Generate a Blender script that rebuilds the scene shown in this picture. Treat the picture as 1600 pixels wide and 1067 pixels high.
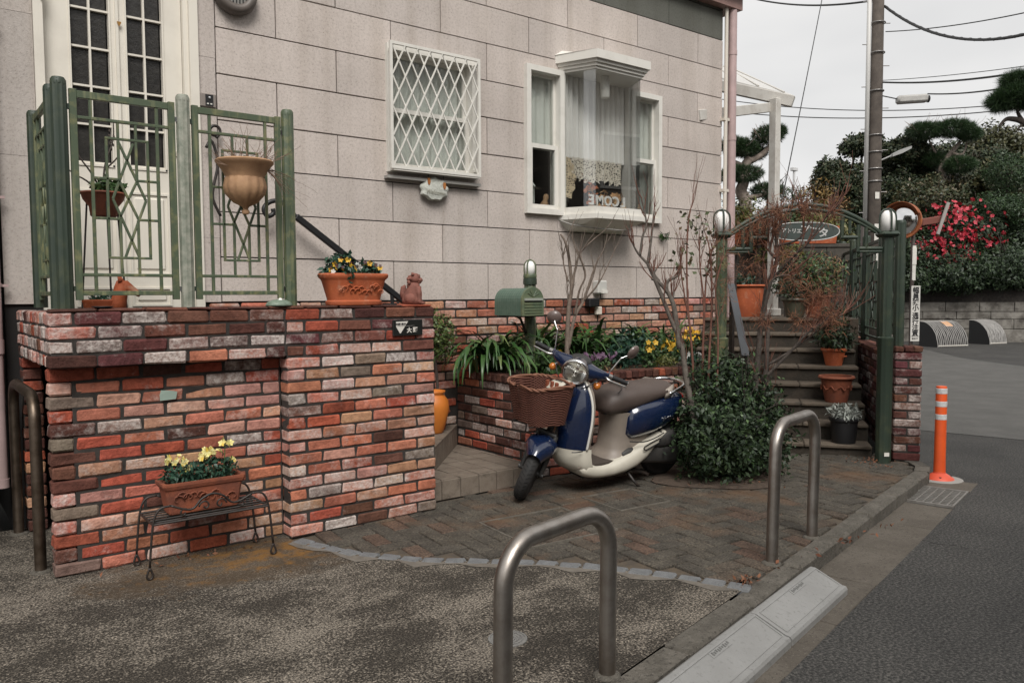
import bpy, math, random
import numpy as np
from mathutils import Vector, Matrix, Quaternion
R = random.Random(11)
NP = np.random.default_rng(7)
scene = bpy.context.scene
COL = scene.collection
for o in list(bpy.data.objects):
    bpy.data.objects.remove(o)

# ------------------------------------------------------------------ camera
YAW, PITCH, ROLL = 0.66197, -0.05847, -0.00522
CAM = Vector((-2.176, -5.435, 1.36))
FPX = 1244.0                                    # focal length for a 1600 px wide frame
FW = Vector((math.sin(YAW)*math.cos(PITCH), math.cos(YAW)*math.cos(PITCH), math.sin(PITCH)))
_r = Vector((math.cos(YAW), -math.sin(YAW), 0)); _u = _r.cross(FW)
RT = _r*math.cos(ROLL) + _u*math.sin(ROLL); UP = -_r*math.sin(ROLL) + _u*math.cos(ROLL)
cam_data = bpy.data.cameras.new('camera'); cam = bpy.data.objects.new('camera', cam_data); COL.objects.link(cam)
cam_data.sensor_width = 36.0; cam_data.lens = FPX/1600*36; cam_data.clip_start = .05; cam_data.clip_end = 2000
cam.matrix_world = Matrix(((RT.x, UP.x, -FW.x, CAM.x), (RT.y, UP.y, -FW.y, CAM.y), (RT.z, UP.z, -FW.z, CAM.z), (0, 0, 0, 1)))
scene.camera = cam

def pt(x, y, d):
    'a measured point of the photograph at depth d metres from the camera'
    return CAM + (FW + RT*((x-800)/FPX) - UP*((y-533.5)/FPX))*d

# ------------------------------------------------------------------ light
SUN_EL, SUN_AZ = math.radians(48), math.radians(208)     # soft overcast light from the street side
w = bpy.data.worlds.new('World'); scene.world = w; w.use_nodes = True
nt = w.node_tree; nt.nodes.clear()
out = nt.nodes.new('ShaderNodeOutputWorld'); bg = nt.nodes.new('ShaderNodeBackground')
sky = nt.nodes.new('ShaderNodeTexSky'); sky.sky_type = 'NISHITA'; sky.sun_disc = False
sky.sun_elevation = SUN_EL; sky.sun_rotation = SUN_AZ; sky.air_density = 1.0; sky.dust_density = 3.0
hs = nt.nodes.new('ShaderNodeHueSaturation'); hs.inputs['Saturation'].default_value = .12
nz = nt.nodes.new('ShaderNodeTexNoise'); nz.inputs['Scale'].default_value = 1.6; nz.inputs['Detail'].default_value = 4
tc = nt.nodes.new('ShaderNodeTexCoord'); mp = nt.nodes.new('ShaderNodeMapping'); mp.inputs['Scale'].default_value = (1, 1, 3)
rp = nt.nodes.new('ShaderNodeValToRGB')
rp.color_ramp.elements[0].position = .3; rp.color_ramp.elements[0].color = (6.0, 6.0, 6.0, 1)
rp.color_ramp.elements[1].position = .7; rp.color_ramp.elements[1].color = (8.6, 8.45, 8.25, 1)
mx = nt.nodes.new('ShaderNodeMix'); mx.data_type = 'RGBA'; mx.inputs['Factor'].default_value = .85
L = nt.links.new
L(sky.outputs[0], hs.inputs['Color']); L(tc.outputs['Generated'], mp.inputs[0]); L(mp.outputs[0], nz.inputs['Vector'])
L(nz.outputs['Fac'], rp.inputs[0]); L(hs.outputs[0], mx.inputs['A']); L(rp.outputs[0], mx.inputs['B'])
L(mx.outputs['Result'], bg.inputs['Color']); bg.inputs['Strength'].default_value = .064; L(bg.outputs[0], out.inputs[0])
sd = bpy.data.lights.new('sun', 'SUN'); sd.energy = 1.5; sd.angle = math.radians(28); sd.color = (1, .965, .92)
sun = bpy.data.objects.new('sun', sd); COL.objects.link(sun)
sun_dir = Vector((math.cos(SUN_EL)*math.sin(SUN_AZ), math.cos(SUN_EL)*math.cos(SUN_AZ), math.sin(SUN_EL)))
sun.rotation_euler = sun_dir.to_track_quat('Z', 'Y').to_euler()
vs = scene.view_settings; vs.view_transform = 'Standard'; vs.look = 'None'; vs.exposure = 1.05; vs.gamma = 1.0; vs.use_curve_mapping = False
scene.render.engine = 'CYCLES'

# ------------------------------------------------------------------ helpers
class MB:
    'collects shapes; build() links them as ONE mesh object'
    def __init__(s): s.v = []; s.f = []
    def add(s, vs, fs):
        b = len(s.v); s.v += [tuple(p) for p in vs]; s.f += [tuple(i+b for i in f) for f in fs]; return s
    def box(s, x0, x1, y0, y1, z0, z1, m=None):
        vs = [Vector(p) for p in ((x0,y0,z0),(x1,y0,z0),(x1,y1,z0),(x0,y1,z0),(x0,y0,z1),(x1,y0,z1),(x1,y1,z1),(x0,y1,z1))]
        if m is not None: vs = [m @ p for p in vs]
        return s.add(vs, [(0,3,2,1),(4,5,6,7),(0,1,5,4),(1,2,6,5),(2,3,7,6),(3,0,4,7)])
    def bevbox(s, x0, x1, y0, y1, z0, z1, b=.004, m=None, jit=0, rnd=None):
        # chamfered box: 24 verts
        xs, ys, zs = (x0, x1), (y0, y1), (z0, z1); vs = []; idx = {}
        for i in (0,1):
            for j in (0,1):
                for k in (0,1):
                    sx, sy, sz = (1 if i == 0 else -1), (1 if j == 0 else -1), (1 if k == 0 else -1)
                    for ax in range(3):
                        p = [xs[i], ys[j], zs[k]]
                        if ax != 0: p[0] += sx*b
                        if ax != 1: p[1] += sy*b
                        if ax != 2: p[2] += sz*b
                        if jit: p = [c + (rnd or R).uniform(-jit, jit) for c in p]
                        idx[(i,j,k,ax)] = len(vs); p = Vector(p); vs.append(m @ p if m is not None else p)
        g = lambda i,j,k,a: idx[(i,j,k,a)]; fs = []
        for i in (0,1): fs.append([g(i,0,0,0), g(i,1,0,0), g(i,1,1,0), g(i,0,1,0)])
        for j in (0,1): fs.append([g(0,j,0,1), g(1,j,0,1), g(1,j,1,1), g(0,j,1,1)])
        for k in (0,1): fs.append([g(0,0,k,2), g(1,0,k,2), g(1,1,k,2), g(0,1,k,2)])
        for i in (0,1):
            for j in (0,1): fs.append([g(i,j,0,0), g(i,j,0,1), g(i,j,1,1), g(i,j,1,0)])
            for k in (0,1): fs.append([g(i,0,k,0), g(i,0,k,2), g(i,1,k,2), g(i,1,k,0)])
        for j in (0,1):
            for k in (0,1): fs.append([g(0,j,k,1), g(0,j,k,2), g(1,j,k,2), g(1,j,k,1)])
        for i in (0,1):
            for j in (0,1):
                for k in (0,1): fs.append([g(i,j,k,0), g(i,j,k,1), g(i,j,k,2)])
        c = sum(vs, Vector())/len(vs); out_ = []
        for f in fs:
            a = vs[f[0]]; n = (vs[f[1]]-a).cross(vs[f[2]]-a); mid = sum((vs[q] for q in f), Vector())/len(f)
            out_.append(f if n.dot(mid-c) > 0 else f[::-1])
        return s.add(vs, out_)
    def tube(s, path, r, n=8, caps=True, closed=False, squash=None):
        P = [Vector(p) for p in path]; m = len(P); rr = r if isinstance(r, (list, tuple)) else [r]*m
        rings = []; ref = None
        for i in range(m):
            if closed: t = P[(i+1) % m]-P[i-1]
            else: t = P[min(i+1, m-1)]-P[max(i-1, 0)]
            t = t.normalized() if t.length > 1e-9 else Vector((0,0,1))
            if ref is None:
                ref = t.orthogonal().normalized() if abs(t.z) > .9 else t.cross(Vector((0,0,1))).normalized()
            a = (ref - t*ref.dot(t)); a = a.normalized() if a.length > 1e-6 else t.orthogonal().normalized(); ref = a; b = t.cross(a)
            sq = squash or (1, 1)
            rings.append([P[i] + (a*math.cos(q)*sq[0] + b*math.sin(q)*sq[1])*rr[i] for q in [2*math.pi*j/n for j in range(n)]])
        vs = [p for g in rings for p in g]; fs = []
        for i in range(m-1 + (1 if closed else 0)):
            i2 = (i+1) % m
            for j in range(n):
                j2 = (j+1) % n; fs.append((i*n+j, i*n+j2, i2*n+j2, i2*n+j))
        if caps and not closed: fs += [tuple(range(n))[::-1], tuple((m-1)*n+j for j in range(n))]
        return s.add(vs, fs)
    def lathe(s, prof, n=24, c=(0,0,0), m=None, flute=0, nfl=12):
        c = Vector(c); vs = []; fs = []; k = len(prof)
        for r_, z in prof:
            for j in range(n):
                a = 2*math.pi*j/n; q = r_*(1 + flute*math.cos(a*nfl)); p = Vector((q*math.cos(a), q*math.sin(a), z))
                vs.append((m @ p if m is not None else p) + c)
        for i in range(k-1):
            for j in range(n):
                j2 = (j+1) % n; fs.append((i*n+j, i*n+j2, (i+1)*n+j2, (i+1)*n+j))
        if prof[0][0] > 1e-5: fs.append(tuple(range(n))[::-1])
        if prof[-1][0] > 1e-5: fs.append(tuple((k-1)*n+j for j in range(n)))
        return s.add(vs, fs)
    def loft(s, rings, caps=True, closed=True):
        n = len(rings[0]); vs = [Vector(p) for g in rings for p in g]; fs = []
        for i in range(len(rings)-1):
            for j in range(n if closed else n-1):
                j2 = (j+1) % n; fs.append((i*n+j, i*n+j2, (i+1)*n+j2, (i+1)*n+j))
        if caps and closed: fs += [tuple(range(n))[::-1], tuple((len(rings)-1)*n+j for j in range(n))]
        return s.add(vs, fs)
    def prism(s, poly, z0, z1, m=None):
        n = len(poly); vs = [Vector((p[0], p[1], z0)) for p in poly] + [Vector((p[0], p[1], z1)) for p in poly]
        if m is not None: vs = [m @ p for p in vs]
        return s.add(vs, [tuple(range(n))[::-1], tuple(range(n, 2*n))] + [(j, (j+1) % n, n+(j+1) % n, n+j) for j in range(n)])
    def ball(s, c, r, n=12, k=8, sc=(1,1,1)):
        prof = [(r*math.sin(math.pi*i/k), -r*math.cos(math.pi*i/k)) for i in range(k+1)]
        return s.lathe(prof, n, c, Matrix.Diagonal(sc))
    def build(s, name, mat, parent=None, smooth=False, loc=None, rot=None, angle=None):
        me = bpy.data.meshes.new(name); me.from_pydata(s.v, [], s.f); me.update()
        return link(name, me, mat, parent, smooth, loc, rot, angle)

def link(name, me, mat, parent=None, smooth=False, loc=None, rot=None, angle=None):
    o = bpy.data.objects.new(name, me); COL.objects.link(o)
    if mat is not None and not me.materials: me.materials.append(mat)
    if smooth and me.polygons:
        me.polygons.foreach_set('use_smooth', [True]*len(me.polygons))
        if angle: me.set_sharp_from_angle(angle=math.radians(angle))
    if parent is not None: o.parent = parent
    if loc is not None: o.location = loc
    if rot is not None: o.rotation_euler = rot
    return o
LABELS = {}
def tag(o, label, cat, group=None):
    o['label'] = label; o['category'] = cat
    if group: o['group'] = group
    return o
def thing(name, label, cat, loc=(0,0,0), rz=0, group=None):
    o = bpy.data.objects.new(name, None); COL.objects.link(o); o.location = loc; o.rotation_euler = (0,0,rz); o.empty_display_size = .1
    return tag(o, label, cat, group)
def struct(o, kind='structure'): o['kind'] = kind; return o
def copy_tree(o, parent=None):
    c = o.copy(); COL.objects.link(c); c.parent = parent
    for ch in [x for x in bpy.data.objects if x.parent == o]: copy_tree(ch, c)
    return c
def fast_mesh(name, V, F4):
    'V (n,3) F4 (m,4) numpy arrays'
    me = bpy.data.meshes.new(name); n, m = len(V), len(F4)
    me.vertices.add(n); me.vertices.foreach_set('co', np.asarray(V, np.float32).ravel())
    k = F4.shape[1]
    me.loops.add(m*k); me.loops.foreach_set('vertex_index', np.asarray(F4, np.int32).ravel())
    me.polygons.add(m); me.polygons.foreach_set('loop_start', np.arange(0, m*k, k, dtype=np.int32))
    me.update(calc_edges=True); me.validate(); return me
def frame_m(o, ex, ey, ez):
    return Matrix(((ex[0],ey[0],ez[0],o[0]),(ex[1],ey[1],ez[1],o[1]),(ex[2],ey[2],ez[2],o[2]),(0,0,0,1)))
def text(s, size, mat, parent, m, name='lettering', depth=.0015, space=1.0, shear=0, offset=0.0):
    c = bpy.data.curves.new('t', 'FONT'); c.body = s; c.size = size; c.extrude = depth; c.align_x = 'CENTER'; c.align_y = 'CENTER'; c.space_character = space; c.shear = shear; c.offset = offset; c.resolution_u = 3
    o = bpy.data.objects.new('t', c); COL.objects.link(o); bpy.context.view_layer.update()
    dg = bpy.context.evaluated_depsgraph_get(); me = bpy.data.meshes.new_from_object(o.evaluated_get(dg))
    bpy.data.objects.remove(o); me.transform(m); me.materials.clear()
    return link(name, me, mat, parent)

# ------------------------------------------------------------------ materials
MATS = {}
def M(name, col, rough=.7, col2=None, scale=8, lo=.35, hi=.65, bump=0, bscale=60, metal=0, spec=.5, extra=None, coat=0, detail=6, fine=None, island=None, emit=None, alpha=None):
    if name in MATS: return MATS[name]
    m = bpy.data.materials.new(name); m.use_nodes = True; nt = m.node_tree; N = nt.nodes; L = nt.links.new
    b = N['Principled BSDF']; b.inputs['Roughness'].default_value = rough; b.inputs['Metallic'].default_value = metal
    b.inputs['Specular IOR Level'].default_value = spec; b.inputs['Coat Weight'].default_value = coat
    if coat: b.inputs['Coat Roughness'].default_value = .06
    b.inputs['Base Color'].default_value = (*col, 1)
    geo = N.new('ShaderNodeNewGeometry'); cur = None
    def noise(sc, det=detail):
        n = N.new('ShaderNodeTexNoise'); n.inputs['Scale'].default_value = sc; n.inputs['Detail'].default_value = det; n.inputs['Roughness'].default_value = .65
        L(geo.outputs['Position'], n.inputs['Vector']); return n
    def ramp(src, els, interp='LINEAR'):
        r = N.new('ShaderNodeValToRGB'); r.color_ramp.interpolation = interp; e = r.color_ramp.elements
        while len(e) < len(els): e.new(.5)
        for i, (p, c) in enumerate(els): e[i].position = p; e[i].color = (*c, 1)
        L(src, r.inputs[0]); return r
    def mix(a, c, f, mode='MIX'):
        x = N.new('ShaderNodeMix'); x.data_type = 'RGBA'; x.blend_type = mode
        for k, v in (('A', a), ('B', c)):
            if isinstance(v, tuple): x.inputs[k].default_value = (*v, 1)
            else: L(v, x.inputs[k])
        if isinstance(f, (int, float)): x.inputs['Factor'].default_value = f
        else: L(f, x.inputs['Factor'])
        return x.outputs['Result']
    if island:
        r = ramp(geo.outputs['Random Per Island'], [(i/(len(island)-1), c) for i, c in enumerate(island)]); cur = r.outputs[0]
    if col2:
        r = ramp(noise(scale).outputs['Fac'], [(lo, (0,0,0)), (hi, (1,1,1))]); cur = mix(cur or tuple(col), tuple(col2), r.outputs[0])
    if fine:                                   # fine speckle (scale, colour, lo, hi)
        for sc, c, l_, h_ in fine:
            r = ramp(noise(sc, 3).outputs['Fac'], [(l_, (0,0,0)), (h_, (1,1,1))]); cur = mix(cur or tuple(col), tuple(c), r.outputs[0])
    if cur is not None: L(cur, b.inputs['Base Color'])
    if bump:
        bp = N.new('ShaderNodeBump'); bp.inputs['Strength'].default_value = bump; bp.inputs['Distance'].default_value = .01
        L(noise(bscale).outputs['Fac'], bp.inputs['Height']); L(bp.outputs[0], b.inputs['Normal'])
    if emit: b.inputs['Emission Color'].default_value = (*emit[0], 1); b.inputs['Emission Strength'].default_value = emit[1]
    if alpha is not None: b.inputs['Alpha'].default_value = alpha
    m['k'] = 1; MATS[name] = m
    if extra: extra(m, b, N, L, geo, noise, ramp, mix, cur)
    return m

def brick_extra(m, b, N, L, geo, noise, ramp, mix, cur):
    oi = N.new('ShaderNodeObjectInfo')
    base = oi.outputs['Color']
    # offset noise by object random so every brick differs
    add = N.new('ShaderNodeVectorMath'); add.operation = 'ADD'; sc = N.new('ShaderNodeVectorMath'); sc.operation = 'SCALE'
    comb = N.new('ShaderNodeCombineXYZ'); L(oi.outputs['Random'], comb.inputs[0]); L(oi.outputs['Random'], comb.inputs[2])
    L(comb.outputs[0], sc.inputs[0]); sc.inputs['Scale'].default_value = 37.0
    L(geo.outputs['Position'], add.inputs[0]); L(sc.outputs[0], add.inputs[1])
    def nz(scale, det=6, rough=.65):
        n = N.new('ShaderNodeTexNoise'); n.inputs['Scale'].default_value = scale; n.inputs['Detail'].default_value = det; n.inputs['Roughness'].default_value = rough
        L(add.outputs[0], n.inputs['Vector']); return n.outputs['Fac']
    dark = ramp(nz(7), [(.42, (1,1,1)), (.75, (.45,.38,.37))]).outputs[0]
    c = mix(base, dark, .8, 'MULTIPLY')
    c = mix(c, ramp(nz(34, 4), [(.33, (.62,.60,.59)), (.62, (1.14,1.12,1.12))]).outputs[0], .7, 'MULTIPLY')
    # whitish bloom, its amount in the alpha channel
    n1 = nz(11, 9, .75); mr = N.new('ShaderNodeMath'); mr.operation = 'ADD'; L(n1, mr.inputs[0])
    al = N.new('ShaderNodeMath'); al.operation = 'MULTIPLY_ADD'; L(oi.outputs['Alpha'], al.inputs[0]); al.inputs[1].default_value = .62; al.inputs[2].default_value = -.50
    L(al.outputs[0], mr.inputs[1])
    wm = ramp(mr.outputs[0], [(.20, (0,0,0)), (.48, (1,1,1))]).outputs[0]
    sp = ramp(nz(55, 4), [(.36, (.35,.35,.35)), (.60, (1,1,1))]).outputs[0]
    wf = N.new('ShaderNodeMath'); wf.operation = 'MULTIPLY'; L(wm, wf.inputs[0]); L(sp, wf.inputs[1])
    wf2 = N.new('ShaderNodeMath'); wf2.operation = 'MULTIPLY'; L(wf.outputs[0], wf2.inputs[0]); wf2.inputs[1].default_value = .8
    c = mix(c, (.60,.54,.50), wf2.outputs[0])
    L(c, b.inputs['Base Color'])
    bp = N.new('ShaderNodeBump'); bp.inputs['Strength'].default_value = .55; bp.inputs['Distance'].default_value = .012
    hm = N.new('ShaderNodeMath'); hm.operation = 'ADD'; L(nz(24, 8), hm.inputs[0]); L(nz(80, 3), hm.inputs[1]); L(hm.outputs[0], bp.inputs['Height'])
    L(bp.outputs[0], b.inputs['Normal'])
BRICK = M('weathered brick', (.3,.1,.07), .88, extra=brick_extra, spec=.25)
MORTAR = M('dark mortar', (.020,.017,.015), .95, (.045,.038,.033), 16, bump=.4)

def siding_extra(m, b, N, L, geo, noise, ramp, mix, cur):
    oi = N.new('ShaderNodeObjectInfo')
    v = ramp(oi.outputs['Random'], [(0, (.93,.93,.93)), (1, (1.05,1.04,1.03))]).outputs[0]
    c = mix(oi.outputs['Color'], v, 1.0, 'MULTIPLY')
    c = mix(c, ramp(noise(75, 3).outputs['Fac'], [(.30, (.55,.53,.52)), (.42, (1,1,1)), (.7, (1.06,1.06,1.06))]).outputs[0], .9, 'MULTIPLY')
    c = mix(c, ramp(noise(48, 3).outputs['Fac'], [(.34, (.78,.77,.76)), (.52, (1.03,1.03,1.03))]).outputs[0], .6, 'MULTIPLY')
    sm_ = N.new('ShaderNodeMapping'); sm_.inputs['Scale'].default_value = (7, 7, .35); L(geo.outputs['Position'], sm_.inputs[0]); sn_ = N.new('ShaderNodeTexNoise'); sn_.inputs['Scale'].default_value = 1.0; sn_.inputs['Detail'].default_value = 6; L(sm_.outputs[0], sn_.inputs['Vector'])
    c = mix(c, ramp(sn_.outputs['Fac'], [(.32, (.84,.825,.80)), (.52, (1,1,1))]).outputs[0], .8, 'MULTIPLY')
    c = mix(c, ramp(noise(1.6, 5).outputs['Fac'], [(.35, (.86,.855,.85)), (.65, (1.04,1.04,1.04))]).outputs[0], .9, 'MULTIPLY')
    L(c, b.inputs['Base Color'])
    bp = N.new('ShaderNodeBump'); bp.inputs['Strength'].default_value = .5; bp.inputs['Distance'].default_value = .006
    L(noise(150, 3).outputs['Fac'], bp.inputs['Height']); L(bp.outputs[0], b.inputs['Normal'])
SIDING = M('granite grain siding', (.45,.4,.37), .85, extra=siding_extra, spec=.3)

def glass_mat(name, tint=(1,1,1), refl=1.0, rough=0.0):
    m = bpy.data.materials.new(name); m.use_nodes = True; N = m.node_tree.nodes; L = m.node_tree.links.new; N.clear()
    o = N.new('ShaderNodeOutputMaterial'); t = N.new('ShaderNodeBsdfTransparent'); g = N.new('ShaderNodeBsdfGlossy'); mx = N.new('ShaderNodeMixShader'); f = N.new('ShaderNodeFresnel')
    t.inputs[0].default_value = (*tint, 1); g.inputs['Roughness'].default_value = rough; f.inputs[0].default_value = 1.52
    ge = N.new('ShaderNodeNewGeometry'); io = N.new('ShaderNodeMapRange'); io.inputs['To Min'].default_value = 1.52; io.inputs['To Max'].default_value = 1/1.52; L(ge.outputs['Backfacing'], io.inputs['Value']); L(io.outputs[0], f.inputs[0])
    k = N.new('ShaderNodeMath'); k.operation = 'MULTIPLY'; k.inputs[1].default_value = refl; k.use_clamp = True
    L(f.outputs[0], k.inputs[0]); L(k.outputs[0], mx.inputs[0]); L(t.outputs[0], mx.inputs[1]); L(g.outputs[0], mx.inputs[2]); L(mx.outputs[0], o.inputs[0])
    return m
GLASS = glass_mat('window glass', (.93,.95,.94), 2.0)

WHITE = M('white painted aluminium', (.66,.64,.59), .45, (.55,.53,.48), 5, .5, .75)
DOORW = M('cream door paint', (.70,.66,.58), .45, (.60,.56,.49), 3, .5, .8)
PINK = M('pink pipe paint', (.47,.34,.33), .5, (.38,.28,.27), 6)
CREAM = M('cream pipe paint', (.62,.57,.50), .5)
def gmix(m, b, N, L, geo, noise, ramp, mix, cur):
    # green paint with algae on top faces and worn yellowish streaks
    n = noise(14, 6).outputs['Fac']; st = N.new('ShaderNodeTexNoise'); st.inputs['Scale'].default_value = 40
    mp = N.new('ShaderNodeMapping'); mp.inputs['Scale'].default_value = (1,1,.06); L(geo.outputs['Position'], mp.inputs[0]); L(mp.outputs[0], st.inputs['Vector'])
    c = mix((.070,.094,.056), (.19,.185,.085), ramp(n, [(.5, (0,0,0)), (.72, (1,1,1))]).outputs[0])
    c = mix(c, (.24,.24,.13), ramp(st.outputs['Fac'], [(.55, (0,0,0)), (.75, (.8,.8,.8))]).outputs[0])
    L(c, b.inputs['Base Color'])
GREEN = M('weathered green paint', (.06,.10,.065), .5, extra=gmix)
GREEND = M('dark green paint', (.024,.038,.026), .5, (.055,.066,.036), 10, .5, .75)
GREENP = M('grey green worn post', (.16,.18,.14), .55, (.30,.30,.25), 18)
TERRA = M('terracotta', (.44,.105,.034), .75, (.33,.078,.03), 7, bump=.2, bscale=90, fine=[(45, (.52,.17,.075), .58, .78), (9, (.46,.26,.17), .60, .80)])
TERRAD = M('old terracotta', (.27,.075,.034), .8, (.15,.048,.028), 8, bump=.3, bscale=70)
TERRAT = M('tan terracotta', (.42,.25,.135), .75, (.29,.165,.09), 9, bump=.2, bscale=70)
ORANGE = M('orange glazed pot', (.62,.20,.03), .5, (.52,.15,.025), 5)
CLAY = M('red clay', (.24,.09,.065), .8, (.15,.06,.045), 16, bump=.4, bscale=60)
IRON = M('black wrought iron', (.012,.011,.010), .5, (.035,.025,.02), 40)
BLACK = M('black plastic', (.012,.012,.013), .45)
STEEL = M('brushed stainless steel', (.40,.37,.34), .40, (.19,.155,.125), 6, .40, .75, metal=1.0, bump=.05, bscale=200)
CHROME = M('chrome', (.75,.75,.75), .1, metal=1.0)
SOIL = M('soil', (.05,.035,.025), .95, (.10,.07,.05), 25, bump=1, bscale=60)
OPAL = M('opal lamp glass', (.86,.85,.82), .75, spec=.25)
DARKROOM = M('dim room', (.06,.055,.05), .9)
# ------------------------------------------------------------------ ground, road, kerb
KX, KY = .9763, .2164                                    # direction of the kerb
def kn(k, n, z=0): return Vector((KX*k + KY*n, KY*k - KX*n, z))   # along the kerb, out towards the road
KANG = math.atan2(KY, KX)
KM = Matrix.Rotation(KANG, 4, 'Z')
def asphalt(m, b, N, L, geo, noise, ramp, mix, cur):
    c = mix((.040,.039,.038), (.062,.060,.057), ramp(noise(1.1, 7).outputs['Fac'], [(.38, (0,0,0)), (.66, (1,1,1))]).outputs[0])
    c = mix(c, ramp(noise(75, 4).outputs['Fac'], [(.34, (.25,.25,.25)), (.5, (1,1,1)), (.64, (2.4,2.35,2.28))]).outputs[0], .9, 'MULTIPLY')
    c = mix(c, ramp(noise(220, 2).outputs['Fac'], [(.4, (.6,.6,.6)), (.66, (1.35,1.35,1.32))]).outputs[0], .8, 'MULTIPLY')
    dn = N.new('ShaderNodeVectorMath'); dn.operation = 'MULTIPLY_ADD'; nn_ = noise(3, 4); L(nn_.outputs['Color'], dn.inputs[0]); dn.inputs[1].default_value = (.5,.5,0); L(geo.outputs['Position'], dn.inputs[2])
    vo = N.new('ShaderNodeTexVoronoi'); vo.feature = 'DISTANCE_TO_EDGE'; vo.inputs['Scale'].default_value = .55; L(dn.outputs[0], vo.inputs['Vector'])
    ck = N.new('ShaderNodeMath'); ck.operation = 'MULTIPLY'; L(ramp(vo.outputs['Distance'], [(.003, (1,1,1)), (.008, (0,0,0))]).outputs[0], ck.inputs[0]); L(ramp(noise(.8, 3).outputs['Fac'], [(.48, (0,0,0)), (.58, (.8,.8,.8))]).outputs[0], ck.inputs[1])
    c = mix(c, (.016,.015,.014), ck.outputs[0])
    L(c, b.inputs['Base Color'])
    bp = N.new('ShaderNodeBump'); bp.inputs['Strength'].default_value = .9; bp.inputs['Distance'].default_value = .006
    L(noise(170, 3).outputs['Fac'], bp.inputs['Height']); L(bp.outputs[0], b.inputs['Normal'])
ASPHALT = M('asphalt', (.07,.07,.07), .85, extra=asphalt, spec=.3)
def asphalt2(m, b, N, L, geo, noise, ramp, mix, cur):
    c = mix((.085,.083,.079), (.112,.108,.103), ramp(noise(2.5, 6).outputs['Fac'], [(.38, (0,0,0)), (.66, (1,1,1))]).outputs[0])
    c = mix(c, ramp(noise(260, 2).outputs['Fac'], [(.36, (.7,.7,.7)), (.66, (1.25,1.25,1.22))]).outputs[0], .9, 'MULTIPLY')
    L(c, b.inputs['Base Color'])
    bp = N.new('ShaderNodeBump'); bp.inputs['Strength'].default_value = .5; bp.inputs['Distance'].default_value = .004
    L(noise(260, 3).outputs['Fac'], bp.inputs['Height']); L(bp.outputs[0], b.inputs['Normal'])
ASPHALTN = M('newer asphalt', (.12,.12,.12), .85, extra=asphalt2, spec=.3)
def conc(m, b, N, L, geo, noise, ramp, mix, cur):
    mp = N.new('ShaderNodeMapping'); mp.inputs['Scale'].default_value = (1.0, 1.35, 1); mp.inputs['Rotation'].default_value = (0,0,-.25); L(geo.outputs['Position'], mp.inputs[0])
    n = N.new('ShaderNodeTexNoise'); n.inputs['Scale'].default_value = 1.9; n.inputs['Detail'].default_value = 11; n.inputs['Roughness'].default_value = .78; L(mp.outputs[0], n.inputs['Vector'])
    g = noise(60, 5).outputs['Fac']; ad = N.new('ShaderNodeMath'); ad.operation = 'MULTIPLY_ADD'; L(g, ad.inputs[0]); ad.inputs[1].default_value = .75; L(n.outputs['Fac'], ad.inputs[2])
    c = mix((.038,.033,.027), (.150,.132,.110), ramp(ad.outputs[0], [(.83, (0,0,0)), (1.05, (1,1,1))]).outputs[0])
    c = mix(c, ramp(noise(120, 4).outputs['Fac'], [(.36, (.22,.22,.22)), (.5, (1,1,1)), (.63, (2.6,2.55,2.45))]).outputs[0], .9, 'MULTIPLY')
    # rusty lichen near the brick wall foot: a stain with its own outline
    sep = N.new('ShaderNodeSeparateXYZ'); L(geo.outputs['Position'], sep.inputs[0])
    d = N.new('ShaderNodeVectorMath'); d.operation = 'DISTANCE'; sc = N.new('ShaderNodeMapping'); sc.inputs['Location'].default_value = (0.52, 1.36*2.2, 0); sc.inputs['Scale'].default_value = (.9, 2.2, 1)
    L(geo.outputs['Position'], sc.inputs[0]); L(sc.outputs[0], d.inputs[0]); d.inputs[1].default_value = (0,0,0)
    k = N.new('ShaderNodeMath'); k.operation = 'MULTIPLY_ADD'; L(noise(7, 6).outputs['Fac'], k.inputs[0]); k.inputs[1].default_value = -1.3; L(d.outputs['Value'], k.inputs[2])
    c = mix(c, (.075,.052,.032), ramp(k.outputs[0], [(-.35, (.7,.7,.7)), (.30, (0,0,0))]).outputs[0])
    k3 = N.new('ShaderNodeMath'); k3.operation = 'MULTIPLY_ADD'; L(noise(11, 8).outputs['Fac'], k3.inputs[0]); k3.inputs[1].default_value = 1.0; 
    k4 = N.new('ShaderNodeMath'); k4.operation = 'MULTIPLY'; L(d.outputs['Value'], k4.inputs[0]); k4.inputs[1].default_value = -.28; L(k4.outputs[0], k3.inputs[2])
    c = mix(c, (.19,.095,.025), ramp(k3.outputs[0], [(.36, (0,0,0)), (.55, (.85,.85,.85))]).outputs[0])
    L(c, b.inputs['Base Color'])
    bp = N.new('ShaderNodeBump'); bp.inputs['Strength'].default_value = .8; bp.inputs['Distance'].default_value = .006
    L(noise(120, 4).outputs['Fac'], bp.inputs['Height']); L(bp.outputs[0], b.inputs['Normal'])
CONC = M('old drive concrete', (.15,.13,.11), .9, extra=conc, spec=.25)
KERBM = M('kerb concrete', (.085,.076,.062), .9, (.145,.131,.110), 9, .4, .7, bump=1.0, bscale=55, fine=[(60, (.05,.044,.036), .54, .66), (110, (.19,.175,.15), .60, .72)])
GUTM = M('gutter concrete', (.085,.072,.057), .9, (.125,.108,.088), 5, .4, .7, bump=.6, bscale=110, fine=[(60, (.055,.046,.037), .55, .68), (110, (.17,.15,.125), .60, .72)])
DIRTM = M('bedding dirt', (.055,.046,.037), .95, (.10,.075,.05), 12, bump=.6)

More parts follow.
